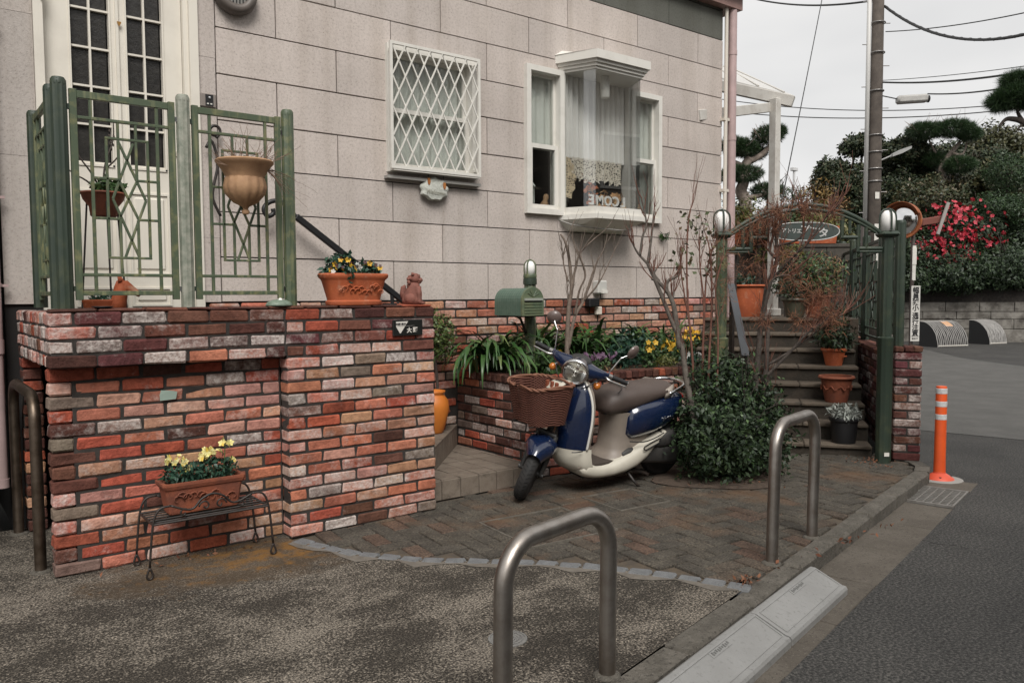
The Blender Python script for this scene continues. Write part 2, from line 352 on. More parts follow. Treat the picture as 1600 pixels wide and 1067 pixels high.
mb = MB(); mb.add([(-150,-150,-.32),(300,-150,-.32),(300,250,-.32),(-150,250,-.32)], [(0,1,2,3)])
struct(mb.build('ground', M('far ground', (.09,.085,.075), .95, (.07,.07,.05), 3)))
def sheet(name, pts, z, mat):
    mb = MB(); mb.add([(p[0], p[1], z) for p in pts], [tuple(range(len(pts)))]); return struct(mb.build(name, mat))
# road: everything beyond the gutter and round the corner to the right
a, b_, c, d = kn(-12, 3.765), kn(60, 3.765), kn(60, 30), kn(-12, 30)
sheet('road', [a, d, c, b_], -.080, ASPHALT)
sheet('road', [kn(3.30, 3.765), kn(60, 3.765), kn(60,-40), kn(8.5,-40), kn(4.4, 2.2), kn(3.30, 3.0)], -.080, ASPHALT)
sheet('road_patch', [kn(5.80, 2.0), kn(5.80, 5.5), kn(14.5, 5.5), kn(14.86, 2.7), kn(16.25, 1.45), kn(19.4, -.23), kn(19.0, -6), kn(8.6, -6)], -.076, ASPHALTN)
# drive and paving base, one deck up to the kerb
arc = [(-.46,-1.20),(-.42,-1.32),(-.30,-1.66),(-.10,-1.94),(.14,-2.17),(.39,-2.40),(.60,-2.68),(.765,-2.96),(.90,-3.26)]
drive = [kn(-12, 3.36)] + [None] + [Vector((p[0], p[1], 0)) for p in arc[::-1]] + [Vector((-.46,0,0)), Vector((-12,0,0))]
drive[1] = kn(.12, 3.36)
sheet('driveway', drive, 0.0, CONC)
pav_poly = [Vector((p[0], p[1], 0)) for p in arc] + [kn(.12, 3.36), kn(3.36, 3.36), kn(3.7, 3.05), kn(4.6, 1.5), Vector((5.0, .4, 0)), Vector((-.46, .4, 0))]
pavement = sheet('pavement', pav_poly, -.012, DIRTM)

def inside(poly, x, y):
    c = False; n = len(poly)
    for i in range(n):
        x1, y1 = poly[i][0], poly[i][1]; x2, y2 = poly[i-1][0], poly[i-1][1]
        if (y1 > y) != (y2 > y) and x < (x2-x1)*(y-y1)/(y2-y1)+x1: c = not c
    return c
def clip_conv(poly, planes):
    for nx, ny, d in planes:
        res = []
        for i in range(len(poly)):
            p, q = poly[i-1], poly[i]; dp, dq = nx*p[0]+ny*p[1]-d, nx*q[0]+ny*q[1]-d
            if dp <= 0: res.append(p)
            if (dp <= 0) != (dq <= 0):
                t = dp/(dp-dq); res.append((p[0]+(q[0]-p[0])*t, p[1]+(q[1]-p[1])*t))
        poly = res
        if len(poly) < 3: return []
    return poly
def paver_extra(m, b, N, L, geo, noise, ramp, mix, cur):
    oi = N.new('ShaderNodeObjectInfo'); v = ramp(oi.outputs['Random'], [(0, (.058,.052,.045)), (.25, (.070,.063,.054)), (.45, (.076,.067,.056)), (.62, (.064,.058,.050)), (.82, (.078,.064,.052)), (.93, (.095,.062,.048)), (1, (.070,.058,.047))]).outputs[0]
    c = mix(v, ramp(noise(85, 3).outputs['Fac'], [(.35, (.45,.45,.45)), (.5, (1,1,1)), (.66, (1.8,1.78,1.72))]).outputs[0], .9, 'MULTIPLY')
    c = mix(c, ramp(noise(6, 5).outputs['Fac'], [(.38, (.72,.70,.66)), (.62, (1.2,1.18,1.12))]).outputs[0], .9, 'MULTIPLY')
    c = mix(c, (.135,.075,.04), ramp(noise(1.6, 6).outputs['Fac'], [(.52, (0,0,0)), (.72, (.7,.7,.7))]).outputs[0])
    L(c, b.inputs['Base Color'])
    bp = N.new('ShaderNodeBump'); bp.inputs['Strength'].default_value = .8; bp.inputs['Distance'].default_value = .005
    L(noise(130, 4).outputs['Fac'], bp.inputs['Height']); L(bp.outputs[0], b.inputs['Normal'])
PAVER = M('interlocking paver', (.1,.09,.08), .88, extra=paver_extra, spec=.3)
# herringbone pavers, 0.2 x 0.1 m
PL, PW = .205, .1025; cand = []
ca, sa = math.cos(-.09), math.sin(-.09)
kpl = [(KY, -KX, 3.352)]
for i in range(-40, 60):
    for j in range(-40, 60):
        # herringbone cell
        t = (i - j) % 4
        x, y = i*PW, j*PW
        if t == 0: rect = (x, x+PL, y, y+PW)
        else: rect = None
        if (i - j) % 4 == 3: rect = (x, x+PW, y, y+PL)
        if rect is None: continue
        g = .0035
        q = [(rect[0]+g, rect[2]+g), (rect[1]-g, rect[2]+g), (rect[1]-g, rect[3]-g), (rect[0]+g, rect[3]-g)]
        q = [(2.0 + px*ca - py*sa, -1.8 + px*sa + py*ca) for px, py in q]
        cx, cy = sum(p[0] for p in q)/4, sum(p[1] for p in q)/4
        if not inside(pav_poly, cx, cy): continue
        if cy > -1.02 and cx < 1.5: continue
        if cy > -.9: continue
        if (cx-3.44)*.81 + (cy+1.05)*.586 > .06: continue
        q = clip_conv(q, kpl)
        # keep off the cobble arc
        dmin = min((Vector((cx,cy,0))-Vector((p[0],p[1],0))).length for p in [((arc[k][0]*(1-t_)+arc[k+1][0]*t_), (arc[k][1]*(1-t_)+arc[k+1][1]*t_)) for k in range(len(arc)-1) for t_ in (0,.25,.5,.75)])
        if dmin < .10 or len(q) < 3: continue
        cand.append((((Vector((cx,cy,0))-CAM).length), q))
cand.sort(key=lambda t: t[0])
def paver_mesh(mb, q, dz, b=.005, tx=0, ty=0):
    n = len(q); cx, cy = sum(p[0] for p in q)/n, sum(p[1] for p in q)/n
    top = []
    for p in q:
        v = Vector((cx-p[0], cy-p[1], 0)); v = v.normalized()*b*1.3; top.append((p[0]+v.x, p[1]+v.y, dz + (p[0]-cx)*tx + (p[1]-cy)*ty))
    lo = [(p[0], p[1], dz-.006+(p[0]-cx)*tx+(p[1]-cy)*ty) for p in q]; bt = [(p[0], p[1], -.02) for p in q]
    vs = top + lo + bt
    fs = [tuple(range(n))] + [(n+j, n+(j+1) % n, (j+1) % n, j) for j in range(n)] + [(2*n+j, 2*n+(j+1) % n, n+(j+1) % n, n+j) for j in range(n)]
    mb.add(vs, fs)
rest = MB()
for i, (_, q) in enumerate(cand):
    dz = R.uniform(-.0025, .0025)
    if i < 296:
        mb = MB(); paver_mesh(mb, q, dz, tx=R.uniform(-.02,.02), ty=R.uniform(-.02,.02)); mb.build('paver', PAVER, pavement)
    else: paver_mesh(rest, q, dz)
if rest.v: struct(rest.build('far_pavers', PAVER, pavement), 'stuff')
# cobble arc
SETT = M('granite sett', (.12,.125,.128), .8, (.18,.184,.188), 14, bump=.7, bscale=80, fine=[(160, (.08,.08,.085), .56, .66)])
pts = [Vector((p[0], p[1], 0)) for p in arc]; seg = [(pts[i+1]-pts[i]).length for i in range(len(pts)-1)]; tot = sum(seg); sl = .118; s = .04; 
def along(s):
    for i, l in enumerate(seg):
        if s <= l or i == len(seg)-1:
            t = (pts[i+1]-pts[i]).normalized(); return pts[i] + t*min(s, l), t
        s -= l
while s + sl < tot + .02:
    p, t = along(s + sl/2); m = Matrix.Translation(p) @ Matrix.Rotation(math.atan2(t.y, t.x), 4, 'Z')
    mb = MB(); mb.bevbox(-sl/2+.005+R.uniform(0,.004), sl/2-.005, -.044, .046+R.uniform(-.004,.004), -.03, .004+R.uniform(-.002,.003), .008, m, .0025); mb.build('sett', SETT, pavement); s += sl
lo_, hi_ = [], []
for i_ in range(25):
    p, t = along(.06 + (tot-.10)*i_/24); n_ = Vector((-t.y, t.x, 0)); n_ = n_ if n_.dot(Vector((-1,-1,0))) > 0 else -n_; wv = .07 + .035*math.sin(i_*1.7) + .02*math.sin(i_*4.1); lo_.append(p + n_*.03); hi_.append(p + n_*max(.045, wv))
struct(MB().add([(p.x, p.y, .003) for p in lo_ + hi_], [(i_, i_+1, 26+i_, 25+i_) for i_ in range(24)]).build('mortar_strip', M('pale mortar strip', (.17,.15,.125), .9, (.11,.096,.08), 12, bump=.5, bscale=60)))
# kerb stones (one structure with a part for every stone)
kerb = struct(MB().box(-12, 3.30, -.02, .06, -.12, -.03, KM @ Matrix.Translation((0, -3.42, 0))).build('kerb', KERBM))
k0 = -4.2
while k0 < 3.3:
    ln = .6; k1 = min(k0+ln, 3.32)
    z = .006 if k0 > .55 else -.004
    mb = MB(); mb.bevbox(k0+.003, k1-.003, -.105, .006, -.11, z+R.uniform(-.003,.003), .016 if k0 > .5 else .008, KM @ Matrix.Translation((0, -3.362, 0)), .004); mb.build('kerb_stone', KERBM, kerb); k0 += ln
# rounded corner stones turning in by the pillar
for i in range(4):
    a0 = math.radians(-90 + i*22); a1 = math.radians(-90 + (i+1)*22-1.5); c0 = Vector((3.32, -3.362+.45))
    q = [(c0.x+r_*math.cos(t), c0.y+r_*math.sin(t)) for r_, t in ((.45, a0), (.555, a0), (.555, a1), (.45, a1))]
    mb = MB(); mb.prism(q, -.11, .004, KM); mb.build('kerb_stone', KERBM, kerb)
# gutter slabs
gutter = struct(MB().box(-12, 2.66, 0, .30, -.16, -.092, KM @ Matrix.Translation((0, -3.766, 0))).box(3.19, 3.5, 0, .30, -.16, -.092, KM @ Matrix.Translation((0, -3.766, 0))).build('gutter', GUTM))
k0 = -4.0
while k0 < 2.6:
    k1 = min(k0+.6, 2.66); mb = MB(); mb.bevbox(k0+.002, k1-.002, 0, .297, -.13, -.078+R.uniform(-.002,.002), .004, KM @ Matrix.Translation((0, -3.765, 0)), .002); mb.build('gutter_slab', GUTM, gutter); k0 += .6
mb = MB(); mb.bevbox(3.19, 3.5, 0, .297, -.13, -.078, .004, KM @ Matrix.Translation((0, -3.765, 0)), .002); mb.build('gutter_slab', GUTM, gutter)
# drain grating
gr = thing('drain_grating', 'grey steel grid drain grating set in the gutter by the orange post', 'drain grating', kn(2.92, 3.60, -.08), KANG)
G = M('galvanised grating', (.22,.21,.195), .6, (.15,.14,.125), 20)
mb = MB(); mb.box(-.26,.26,-.16,.15,-.22,-.20); mb.box(-.27,-.26,-.16,.15,-.2,-.01); mb.box(.26,.27,-.16,.15,-.2,-.01); mb.box(-.26,.26,.15,.16,-.2,-.01); mb.box(-.26,.26,-.17,-.16,-.2,-.012); mb.build('pit', BLACK, gr)
mb = MB()
for x in (-.255,.255): mb.box(x-.008,x+.008,-.155,.145,-.02,.006)
for y in (-.150,.140): mb.box(-.25,.25,y-.006,y+.006,-.02,.005)
mb.build('frame', G, gr)
for i in range(11): MB().box(-.235+i*.047-.004,-.235+i*.047+.004,-.142,.132,-.006,.003).build('bar', G, gr)
for i in range(5): MB().box(-.245,.245,-.11+i*.05-.004,-.11+i*.05+.004,-.006,.0015).build('cross_bar', G, gr)
# kerb ramp plates
RAMP = M('grey ramp plastic', (.225,.223,.215), .6, (.27,.268,.26), 3, .4, .7, bump=.25, bscale=50, fine=[(45, (.165,.163,.155), .57, .74)])
RAMPD = M('ramp print', (.11,.11,.105), .6)
for i, (ka, kb, lab) in enumerate(((-.125, .60, 'far grey plastic kerb ramp lying in the gutter, the one ending at the bare kerb'), (-1.02, -.135, 'near grey plastic kerb ramp cut by the lower edge of the photo'))):
    rt_ = thing('kerb_ramp', lab, 'kerb ramp', kn((ka+kb)/2, 3.58, -.08), KANG, 'grey kerb ramps in the gutter'); h = (kb-ka)/2
    mb = MB(); prof = [(.078,0),(.078,.092),(.066,.100),(.045,.100),(-.085,.042),(-.103,.040),(-.110,.028),(-.110,0)]
    rings = [[(x, y, z) for y, z in prof] for x in (-h, -h+.004, h-.004, h)]
    rings[0] = [(x, y*.98, z*.96) for x, y, z in rings[0]]; rings[3] = [(x, y*.98, z*.96) for x, y, z in rings[3]]
    mb.loft(rings); mb.build('plate', RAMP, rt_)
    sl_ = math.atan2(.058, .13); mm = Matrix.Translation((0, -.02, .0715)) @ Matrix.Rotation(sl_, 4, 'X')
    mb = MB(); mb.box(-h+.02, h-.02, -.066, -.062, 0, .003, mm); mb.box(-h+.02, h-.02, .062, .066, 0, .003, mm); mb.box(-h+.018, -h+.022, -.062, .062, 0, .003, mm); mb.box(h-.022, h-.018, -.062, .062, 0, .003, mm)
    mb.build('raised_border', RAMP, rt_)
    mb = MB(); mb.box(-.02, .14, .034, .060, 0, .002, mm); mb.build('stamp_plate', RAMP, rt_)
    mb = MB()
    for q in range(9): mb.box(-.008+q*.016, -.008+q*.016+.009, .040 + (q % 3)*.002, .056-(q % 2)*.003, .002, .0036, mm)
    mb.build('embossed_marks', RAMPD, rt_)
# small round cover in the drive, inspection frames in the paving
mh = thing('round_cover', 'small round grey inspection cover set in the concrete drive', 'cover', (-.30,-2.99,0))
CST = M('cast grey', (.16,.155,.15), .7, (.22,.215,.2), 30, bump=.5, bscale=120)
MB().lathe([(.078,-.02),(.078,.004),(.070,.005),(.070,.002),(0,.002)], 32).build('lid', CST, mh)
mb = MB()
for r_ in (.06,.045,.03,.015): mb.lathe([(r_,.001),(r_,.005),(r_-.005,.005),(r_-.005,.001)], 28)
mb.build('ring_pattern', CST, mh)
for (cx, cy, wx, wy, rz, lab) in ((.82,-1.92,.60,.56,-.09,'thin metal inspection frame set in the pavers behind the near steel hoop'), (1.62,-1.78,.42,.40,-.09,'small metal inspection frame set in the pavers in front of the scooter')):
    t = thing('inspection_frame', lab, 'inspection cover', (cx,cy,0), rz); FM = M('frame brass', (.16,.145,.12), .7, (.09,.08,.065), 20)
    for s_ in (-1,1):
        MB().box(-wx/2, wx/2, s_*wy/2-.004, s_*wy/2+.004, -.01, .007).build('edge_bar', FM, t)
        MB().box(s_*wx/2-.004, s_*wx/2+.004, -wy/2+.005, wy/2-.005, -.01, .007).build('edge_bar', FM, t)
# ------------------------------------------------------------------ brick helpers
BM = {}
def brick_mesh(L_, D, H, bev=.008):
    k = (round(L_, 3), round(D, 3), round(H, 3)); lst = BM.setdefault(k, [])
    if len(lst) < 8:
        mb = MB(); mb.bevbox(-L_/2, L_/2, -D/2, D/2, -H/2, H/2, bev, None, .0032)
        me = bpy.data.meshes.new('brick'); me.from_pydata(mb.v, [], mb.f); me.update(); me.materials.append(BRICK); lst.append(me); return me
    return R.choice(lst)
PAL = dict(red=(.35,.088,.052), salmon=(.44,.165,.105), tan=(.43,.235,.142), dark=(.085,.036,.028), brown=(.15,.065,.045), grey=(.21,.155,.125), pink=(.46,.25,.195), maroon=(.11,.038,.038))
def pick(weights):
    ks = list(weights); c = PAL[R.choices(ks, [weights[k] for k in ks])[0]]; f = R.uniform(.82, 1.18)
    return tuple(min(1, x*f*R.uniform(.93, 1.07)) for x in c)
def put_brick(parent, p, rz, L_, D, H, weights, white, name='brick'):
    o = bpy.data.objects.new(name, brick_mesh(L_, D, H)); COL.objects.link(o); o.parent = parent; o.location = p
    o.rotation_euler = (R.uniform(-.006,.006), R.uniform(-.006,.006), rz + R.uniform(-.006,.006))
    c = pick(weights); o.color = (*c, max(0, min(1, R.gauss(*white)))); return o
def brick_run(parent, p0, direc, length, rows, z0, weights, white, pitch=.0679, bl=.199, bh=.0600, gap=.0095, depth=.09, start=0, skip=None, off=None):
    'a face of bricks: p0 at its left end on the outer face, direc along, outward normal to the right of direc'
    d = Vector((direc[0], direc[1], 0)).normalized(); n = Vector((d.y, -d.x, 0)); rz = math.atan2(d.y, d.x)
    for r_ in range(rows):
        x = 0; first = True
        while x < length - .02:
            l_ = bl
            if first and (r_ + start) % 2: l_ = bl/2 - gap/2
            if off and first: l_ = off(r_, l_)
            l_ = min(l_, length - x); 
            if length - x - l_ < .045: l_ = length - x
            q = Vector(p0) + d*(x + l_/2) - n*(depth/2 + R.uniform(0, .006)); q.z = z0 + r_*pitch + pitch/2
            if l_ > .025 and not (skip and skip(x + l_/2, q.z)):
                ll = round(l_ - gap*0, 2)
                wts = weights(r_, x) if callable(weights) else weights; wh = white(r_, x) if callable(white) else white
                put_brick(parent, q, rz, max(.02, round(l_ - .001, 2)), depth, bh, wts, wh)
            x += l_ + gap; first = False

# ------------------------------------------------------------------ house
A = .4519; ZB = 1.32; RH = .303; XL, XR = -1.655, 4.93
house = thing('house', 'house with pinkish stone grain siding, darker greenish grey in its upper rows, over a brick base', 'house', (XL, 0, 0))
HO = Vector((XL, 0, 0))
def H(mb_obj): mb_obj.location = -HO; mb_obj.parent = house; return mb_obj
OPEN = [(-1.462,-.528,1.0,3.75),(.868,1.664,2.318,3.252),(2.215,2.635,2.075,3.335),(2.635,3.49,2.10,3.36),(3.49,3.915,2.075,3.305)]
def cells(x0, x1, z0, z1):
    xs = sorted({x0, x1, *[v for o in OPEN for v in o[:2] if x0 < v < x1]}); zs = sorted({z0, z1, *[v for o in OPEN for v in o[2:] if z0 < v < z1]})
    for i in range(len(xs)-1):
        for j in range(len(zs)-1):
            cx, cz = (xs[i]+xs[i+1])/2, (zs[j]+zs[j+1])/2
            if not any(o[0] < cx < o[1] and o[2] < cz < o[3] for o in OPEN): yield xs[i], xs[i+1], zs[j], zs[j+1]
SC = (.525,.470,.435,1); SCG = (.13,.132,.115,1)
def panel(x0, x1, z0, z1, col):
    cs = list(cells(x0, x1, z0, z1))
    if not cs: return
    mb = MB()
    if len(cs) == 1: mb.bevbox(cs[0][0], cs[0][1], 0, .022, cs[0][2], cs[0][3], .002)
    else:
        for c in cs: mb.box(c[0], c[1], 0, .022, c[2], c[3])
    o = H(mb.build('wall_panel', SIDING)); o.color = col
g = .0042
for b_ in range(0, 13):
    z0, z1 = ZB + b_*RH, ZB + (b_+1)*RH
    xs = [-.414] + [A*k for k in range(-2, 12) if k % 2 == b_ % 2 and -.38 < A*k < XR-.03] + [XR]
    for x0, x1 in zip(xs[:-1], xs[1:]): panel(x0+g, x1-g, z0+g, z1-g, SCG if b_ >= 9 else SC)  # upper rows take a darker greenish grey
for z0, z1 in ((ZB, 1.75), (1.75, 2.57), (2.57, 2.93), (2.93, 3.70), (3.70, 4.6)):
    panel(-.528, -.414-g, z0+.001, z1-.001, SC)
for z0, z1 in ((1.32, 2.18), (2.18, 3.0), (3.0, 3.9), (3.9, 5)): panel(XL, -1.462, z0+.001, z1-.001, (.50,.455,.42,1))
mb = MB()
for c in cells(XL+.003, XR-.003, -.02, 5.3): mb.box(c[0], c[1], .018, .16, c[2], c[3])
mb.box(XL, XL+.02, .02, 5, 0, 5.3); mb.box(XR-.06, XR-.004, .16, 5, 0, 5.3)
H(mb.build('wall_core', M('joint sealant', (.014,.012,.011), .9)))
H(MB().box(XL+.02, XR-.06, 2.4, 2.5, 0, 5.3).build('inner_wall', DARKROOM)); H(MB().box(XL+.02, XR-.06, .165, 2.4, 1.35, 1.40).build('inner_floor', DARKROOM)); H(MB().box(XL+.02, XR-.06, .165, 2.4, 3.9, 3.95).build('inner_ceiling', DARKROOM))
H(MB().box(XL-.2, XR+.2, -.10, 5.2, 4.375, 4.52).build('eave', M('pink eave paint', (.33,.20,.175), .6, (.26,.16,.14), 4)))
H(MB().box(XL-.25, XR+.24, -.20, 5.2, 4.52, 4.60).build('roof_edge', M('dark eave', (.07,.06,.055), .6)))
H(MB().box(XL-.2, XR+.2, -.2, 5.2, 4.6, 5.6).build('upper_storey', SIDING)).color = SCG
# brick skirting
W_SK = dict(salmon=5, pink=4, tan=4, red=2, grey=1.5, brown=1)
n0 = set(bpy.data.objects)
def sk_skip(x, z): return (z < .70 and x > 1.35) or (z < .22)
brick_run(house, Vector((.30,-.012,0))-HO, (1,0), XR-.31, 15, ZB-.004-15*.0724, W_SK, (.34,.2), pitch=.0724, bl=.205, bh=.060, depth=.03, skip=lambda x, z: (z < .70 and x > 1.15))
H(MB().box(.2, XR, .0, .017, 0, ZB-.006).build('skirting_mortar', MORTAR))
brick_run(house, Vector((-.5,-.012,0))-HO, (1,0), .79, 1, ZB-.004-.0724, W_SK, (.42,.22), pitch=.0724, bl=.205, bh=.062, depth=.03)

# downpipes
mb = MB(); mb.tube([(-1.712,-.06,4.5),(-1.712,-.06,1.10)], .036, 12); mb.tube([(-1.712,-.06,1.10),(-1.712,-.06,.30)], .034, 12); mb.tube([(-1.712,-.06,1.04),(-1.712,-.06,1.12)], .041, 12); mb.tube([(-1.712,-.06,.27),(-1.712,-.06,.32)], .040, 12)
dp = H(mb.build('downpipe', PINK, smooth=True, angle=40))
for z in (1.92, 1.42, 2.9):
    mb = MB(); mb.tube([(-1.712,-.06,z),(-1.712,-.06,z+.02)], .042, 12); mb.box(-1.69,-1.64,-.065,-.05,z,z+.015); o = mb.build('bracket', PINK, dp)
mb = MB(); mb.tube([(XR+.10,-.05,4.4),(XR+.10,-.05,.5)], .045, 12)
for z in (3.9, 3.0, 2.0): mb.tube([(XR+.10,-.05,z),(XR+.10,-.05,z+.05)], .049, 12)
H(mb.build('downpipe', PINK, smooth=True, angle=40))
mb = MB(); mb.tube([(XR+.0,-.045,4.37),(XR+.0,-.045,.6)], .02, 10)
for z in (3.2, 2.45): mb.box(XR-.04,XR+.05,-.06,.0,z,z+.03)
H(mb.build('thin_pipe', CREAM, smooth=True, angle=40))

# ---- front door
mb = MB(); X0, X1 = -1.46, -.53
for x0, x1, y0 in ((X0, X0+.05, -.02), (X1-.055, X1, -.02)): mb.box(x0, x1, y0, .14, 1.22, 3.75)
mb.box(X1-.085, X1-.055, .01, .14, 1.22, 3.75); mb.box(X0+.05, X1-.055, -.02, .14, 3.68, 3.75)
door_frame = H(mb.build('door_frame', DOORW))
DGL = M('dark reeded door glass', (.020,.019,.018), .22, (.035,.033,.03), 30, bump=.25, bscale=45)
def leaf(x0, x1, px0, px1, name):
    # leaf built as stiles and rails round the glazed part so that the panes sit in real openings
    d = H(MB().box(x0, px0-.012, .05, .10, 1.24, 3.68).box(px1+.012, x1, .05, .10, 1.24, 3.68).box(px0-.012, px1+.012, .05, .10, 1.24, 2.172).build(name, DOORW))
    n = 6; z0 = 2.185; ph = .2315
    for i in range(n):
        for j in range(2):
            w_ = (px1-px0)/2; a = px0 + j*w_ + .006; zz = z0 + i*ph + .006
            mb = MB(); mb.box(a, a+w_-.012, .082, .088, zz, zz+ph-.012); o = mb.build('pane', DGL, d)
    mb = MB(); mb.box((px0+px1)/2-.006, (px0+px1)/2+.006, .056, .09, z0, 3.66)
    for i in range(n+1): mb.box(px0-.012, px1+.012, .058, .0895, z0+i*ph-.006, z0+i*ph+.006)
    for x in (px0-.014, px1+.004): mb.box(x, x+.010, .043, .09, z0-.02, 3.66)
    mb.box(px0-.014, px1+.014, .043, .09, z0-.022, z0-.008)
    mb.build('glazing_bars', DOORW, d)
    mb = MB()                      # raised lower panels
    for (za, zb) in ((1.30, 1.42), (1.50, 2.02)):
        a, b2 = px0-.02, px1+.02
        for q in ((a, a+.012, za, zb), (b2-.012, b2, za, zb), (a+.012, b2-.012, za, za+.012), (a+.012, b2-.012, zb-.012, zb)): mb.box(q[0], q[1], .040, .055, q[2], q[3])
        mb.bevbox(a+.03, b2-.03, .040, .06, za+.03, zb-.03, .01)
    mb.build('raised_panel', DOORW, d)
    return d
l1 = leaf(-1.406, -1.006, -1.255, -1.052, 'door_leaf'); l2 = leaf(-.998, -.618, -.942, -.742, 'door_leaf')
mb = MB(); mb.box(-1.0105,-.9935,.036,.055,1.24,3.68); mb.build('meeting_strip', DOORW, l1)
mb = MB(); mb.prism([(-.012,0),(.012,0),(.010,-.012),(0,-.03),(-.010,-.012)], 0, .006, frame_m((-.99,.034,3.06),(1,0,0),(0,0,1),(0,-1,0))); mb.build('knocker', M('brass', (.40,.22,.07), .4, metal=.8), l1)
mb = MB(); mb.box(-.672,-.66,.02,.05,2.27,2.30); mb.build('lock', CREAM, l2)
mb = MB(); 
for z in (2.5, 3.09): mb.tube([(-1.41,-.028,z),(-1.41,-.028,z+.10)], .012, 8)
mb.build('hinge', CREAM, door_frame)
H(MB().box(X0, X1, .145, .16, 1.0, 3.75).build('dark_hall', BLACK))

# ---- grille window
def frame_rect(mb, x0, x1, z0, z1, t, y0, y1):
    mb.box(x0, x0+t, y0, y1, z0, z1); mb.box(x1-t, x1, y0, y1, z0, z1); mb.box(x0+t, x1-t, y0, y1, z0, z0+t); mb.box(x0+t, x1-t, y0, y1, z1-t, z1)
mb = MB(); frame_rect(mb, .853, 1.679, 2.303, 3.267, .045, -.035, .10); gw = H(mb.build('window_frame', WHITE))
mb = MB(); frame_rect(mb, .898, 1.634, 2.348, 2.80, .032, .02, .05); mb.build('sash', WHITE, gw)
mb = MB(); frame_rect(mb, .898, 1.634, 2.775, 3.222, .032, .055, .085); mb.build('sash', WHITE, gw)
MB().box(.93, 1.602, .034, .038, 2.38, 2.768).build('pane', GLASS, gw); MB().box(.93, 1.602, .068, .072, 2.807, 3.19).build('pane', GLASS, gw)
mb = MB(); frame_rect(mb, .838, 1.668, 2.318, 3.262, .022, -.105, -.085)
for x in (.86, 1.64):
    for z in (2.36, 3.2): mb.box(x, x+.02, -.085, -.03, z, z+.02)
mb.box(.86, 1.66, -.10, -.035, 2.306, 2.318)
gl = H(mb.build('grille_frame', WHITE))
gx0, gx1, gz0, gz1 = .860, 1.646, 2.340, 3.240; sl_ = 2.02; pitch = .1123
for s_ in (-1, 1):
    for i in range(-12, 20):
        xa = gx0 + i*pitch; # x at gz0 ; z = gz0 + sl*(x-xa)*s
        pts_ = []
        for x in (gx0, gx1):
            z = gz0 + sl_*(x-xa)*s_
            if gz0 <= z <= gz1: pts_.append((x, z))
        for z in (gz0, gz1):
            x = xa + (z-gz0)/sl_*s_
            if gx0 < x < gx1: pts_.append((x, z))
        if len(pts_) == 2 and abs(pts_[0][1]-pts_[1][1]) > .05:
            (x0, z0), (x1, z1) = pts_; y = -.100 if s_ > 0 else -.092
            v = Vector((x1-x0, 0, z1-z0)); l_ = v.length; v.normalize(); m = frame_m(((x0+x1)/2, y, (z0+z1)/2), v, (0,1,0), v.cross(Vector((0,1,0))))
            MB().box(-l_/2, l_/2, -.004, .004, -.0055, .0055, m).build('lattice_bar', WHITE, gl)
mb = MB(); mb.box(.83, 1.70, -.06, .0, 2.250, 2.272); H(mb.build('window_sill', M('grey sill', (.30,.29,.27), .5)))
CURT = M('pale curtain', (.78,.76,.72), .9, (.70,.68,.64), 4)
CURTD = M('grey net curtain', (.74,.73,.69), .9, (.60,.59,.56), 3)
def curtain(x0, x1, z0, z1, y, mat, name, parent, folds=40, amp=.018, flare=0, scallop=0, xm=None):
    mb = MB(); nx, nz_ = folds*6, 6; vs = []; fs = []; ph = [R.uniform(-.8,.8) for _ in range(folds+1)]
    for j in range(nz_+1):
        t = j/nz_
        for i in range(nx+1):
            s_ = i/nx; k = s_*folds; a = amp*(1-.35*t)*math.sin(2*math.pi*k*.5 + ph[int(min(k, folds-1))]*.5)
            x = x0 + (x1-x0)*s_
            if xm is not None: x = xm + (x-xm)*(1 - flare*t)
            z = z0 + (z1-z0)*t
            if j == 0 and scallop: z += scallop*abs(math.sin(k*math.pi*.5))
            vs.append((x, y + a, z))
    for j in range(nz_):
        for i in range(nx): fs.append((j*(nx+1)+i, j*(nx+1)+i+1, (j+1)*(nx+1)+i+1, (j+1)*(nx+1)+i))
    mb.add(vs, fs); return mb.build(name, mat, parent, smooth=True)
H(curtain(.86, 1.68, 2.30, 3.27, .115, CURTD, 'curtain', house, 18, .02))

# ---- bay window
def side_window(x0, x1, z0, z1, zmid, lab):
    mb = MB(); frame_rect(mb, x0, x1, z0, z1, .048, -.045, .10); f_ = H(mb.build('window_frame', WHITE))
    mb = MB(); frame_rect(mb, x0+.048, x1-.048, z0+.048, zmid+.02, .038, -.012, .02); mb.build('sash', WHITE, f_)
    mb = MB(); frame_rect(mb, x0+.048, x1-.048, zmid-.02, z1-.048, .024, .025, .055); mb.build('sash', WHITE, f_)
    MB().box(x0+.086, x1-.086, .0, .004, z0+.086, zmid-.018).build('pane', GLASS, f_)
    MB().box(x0+.072, x1-.072, .038, .042, zmid+.004, z1-.072).build('pane', GLASS, f_)
    return f_
sw1 = side_window(2.202, 2.632, 2.068, 3.342, 2.66, ''); sw2 = side_window(3.50, 3.928, 2.062, 3.310, 2.66, '')
bp_ = [(2.632, 0), (2.772, -.30), (3.338, -.30), (3.49, 0)]
def bay_prism(mb, grow, z0, z1, dn=0, grow2=None):
    c = (3.06, 0.0)
    def P(gw): return [(bp_[0][0]-gw, .02), (bp_[1][0]-gw*.75, bp_[1][1]-gw), (bp_[2][0]+gw*.75, bp_[2][1]-gw), (bp_[3][0]+gw, .02)]
    a, b2 = P(grow), P(grow2 if grow2 is not None else grow)
    mb.loft([[(x, y, z0) for x, y in a], [(x, y, z1) for x, y in b2]])
mb = MB(); bay_prism(mb, .075, 3.405, 3.478); bay_prism(mb, .050, 3.378, 3.405); bay_prism(mb, .032, 3.352, 3.378); bay_prism(mb, .015, 3.33, 3.352)
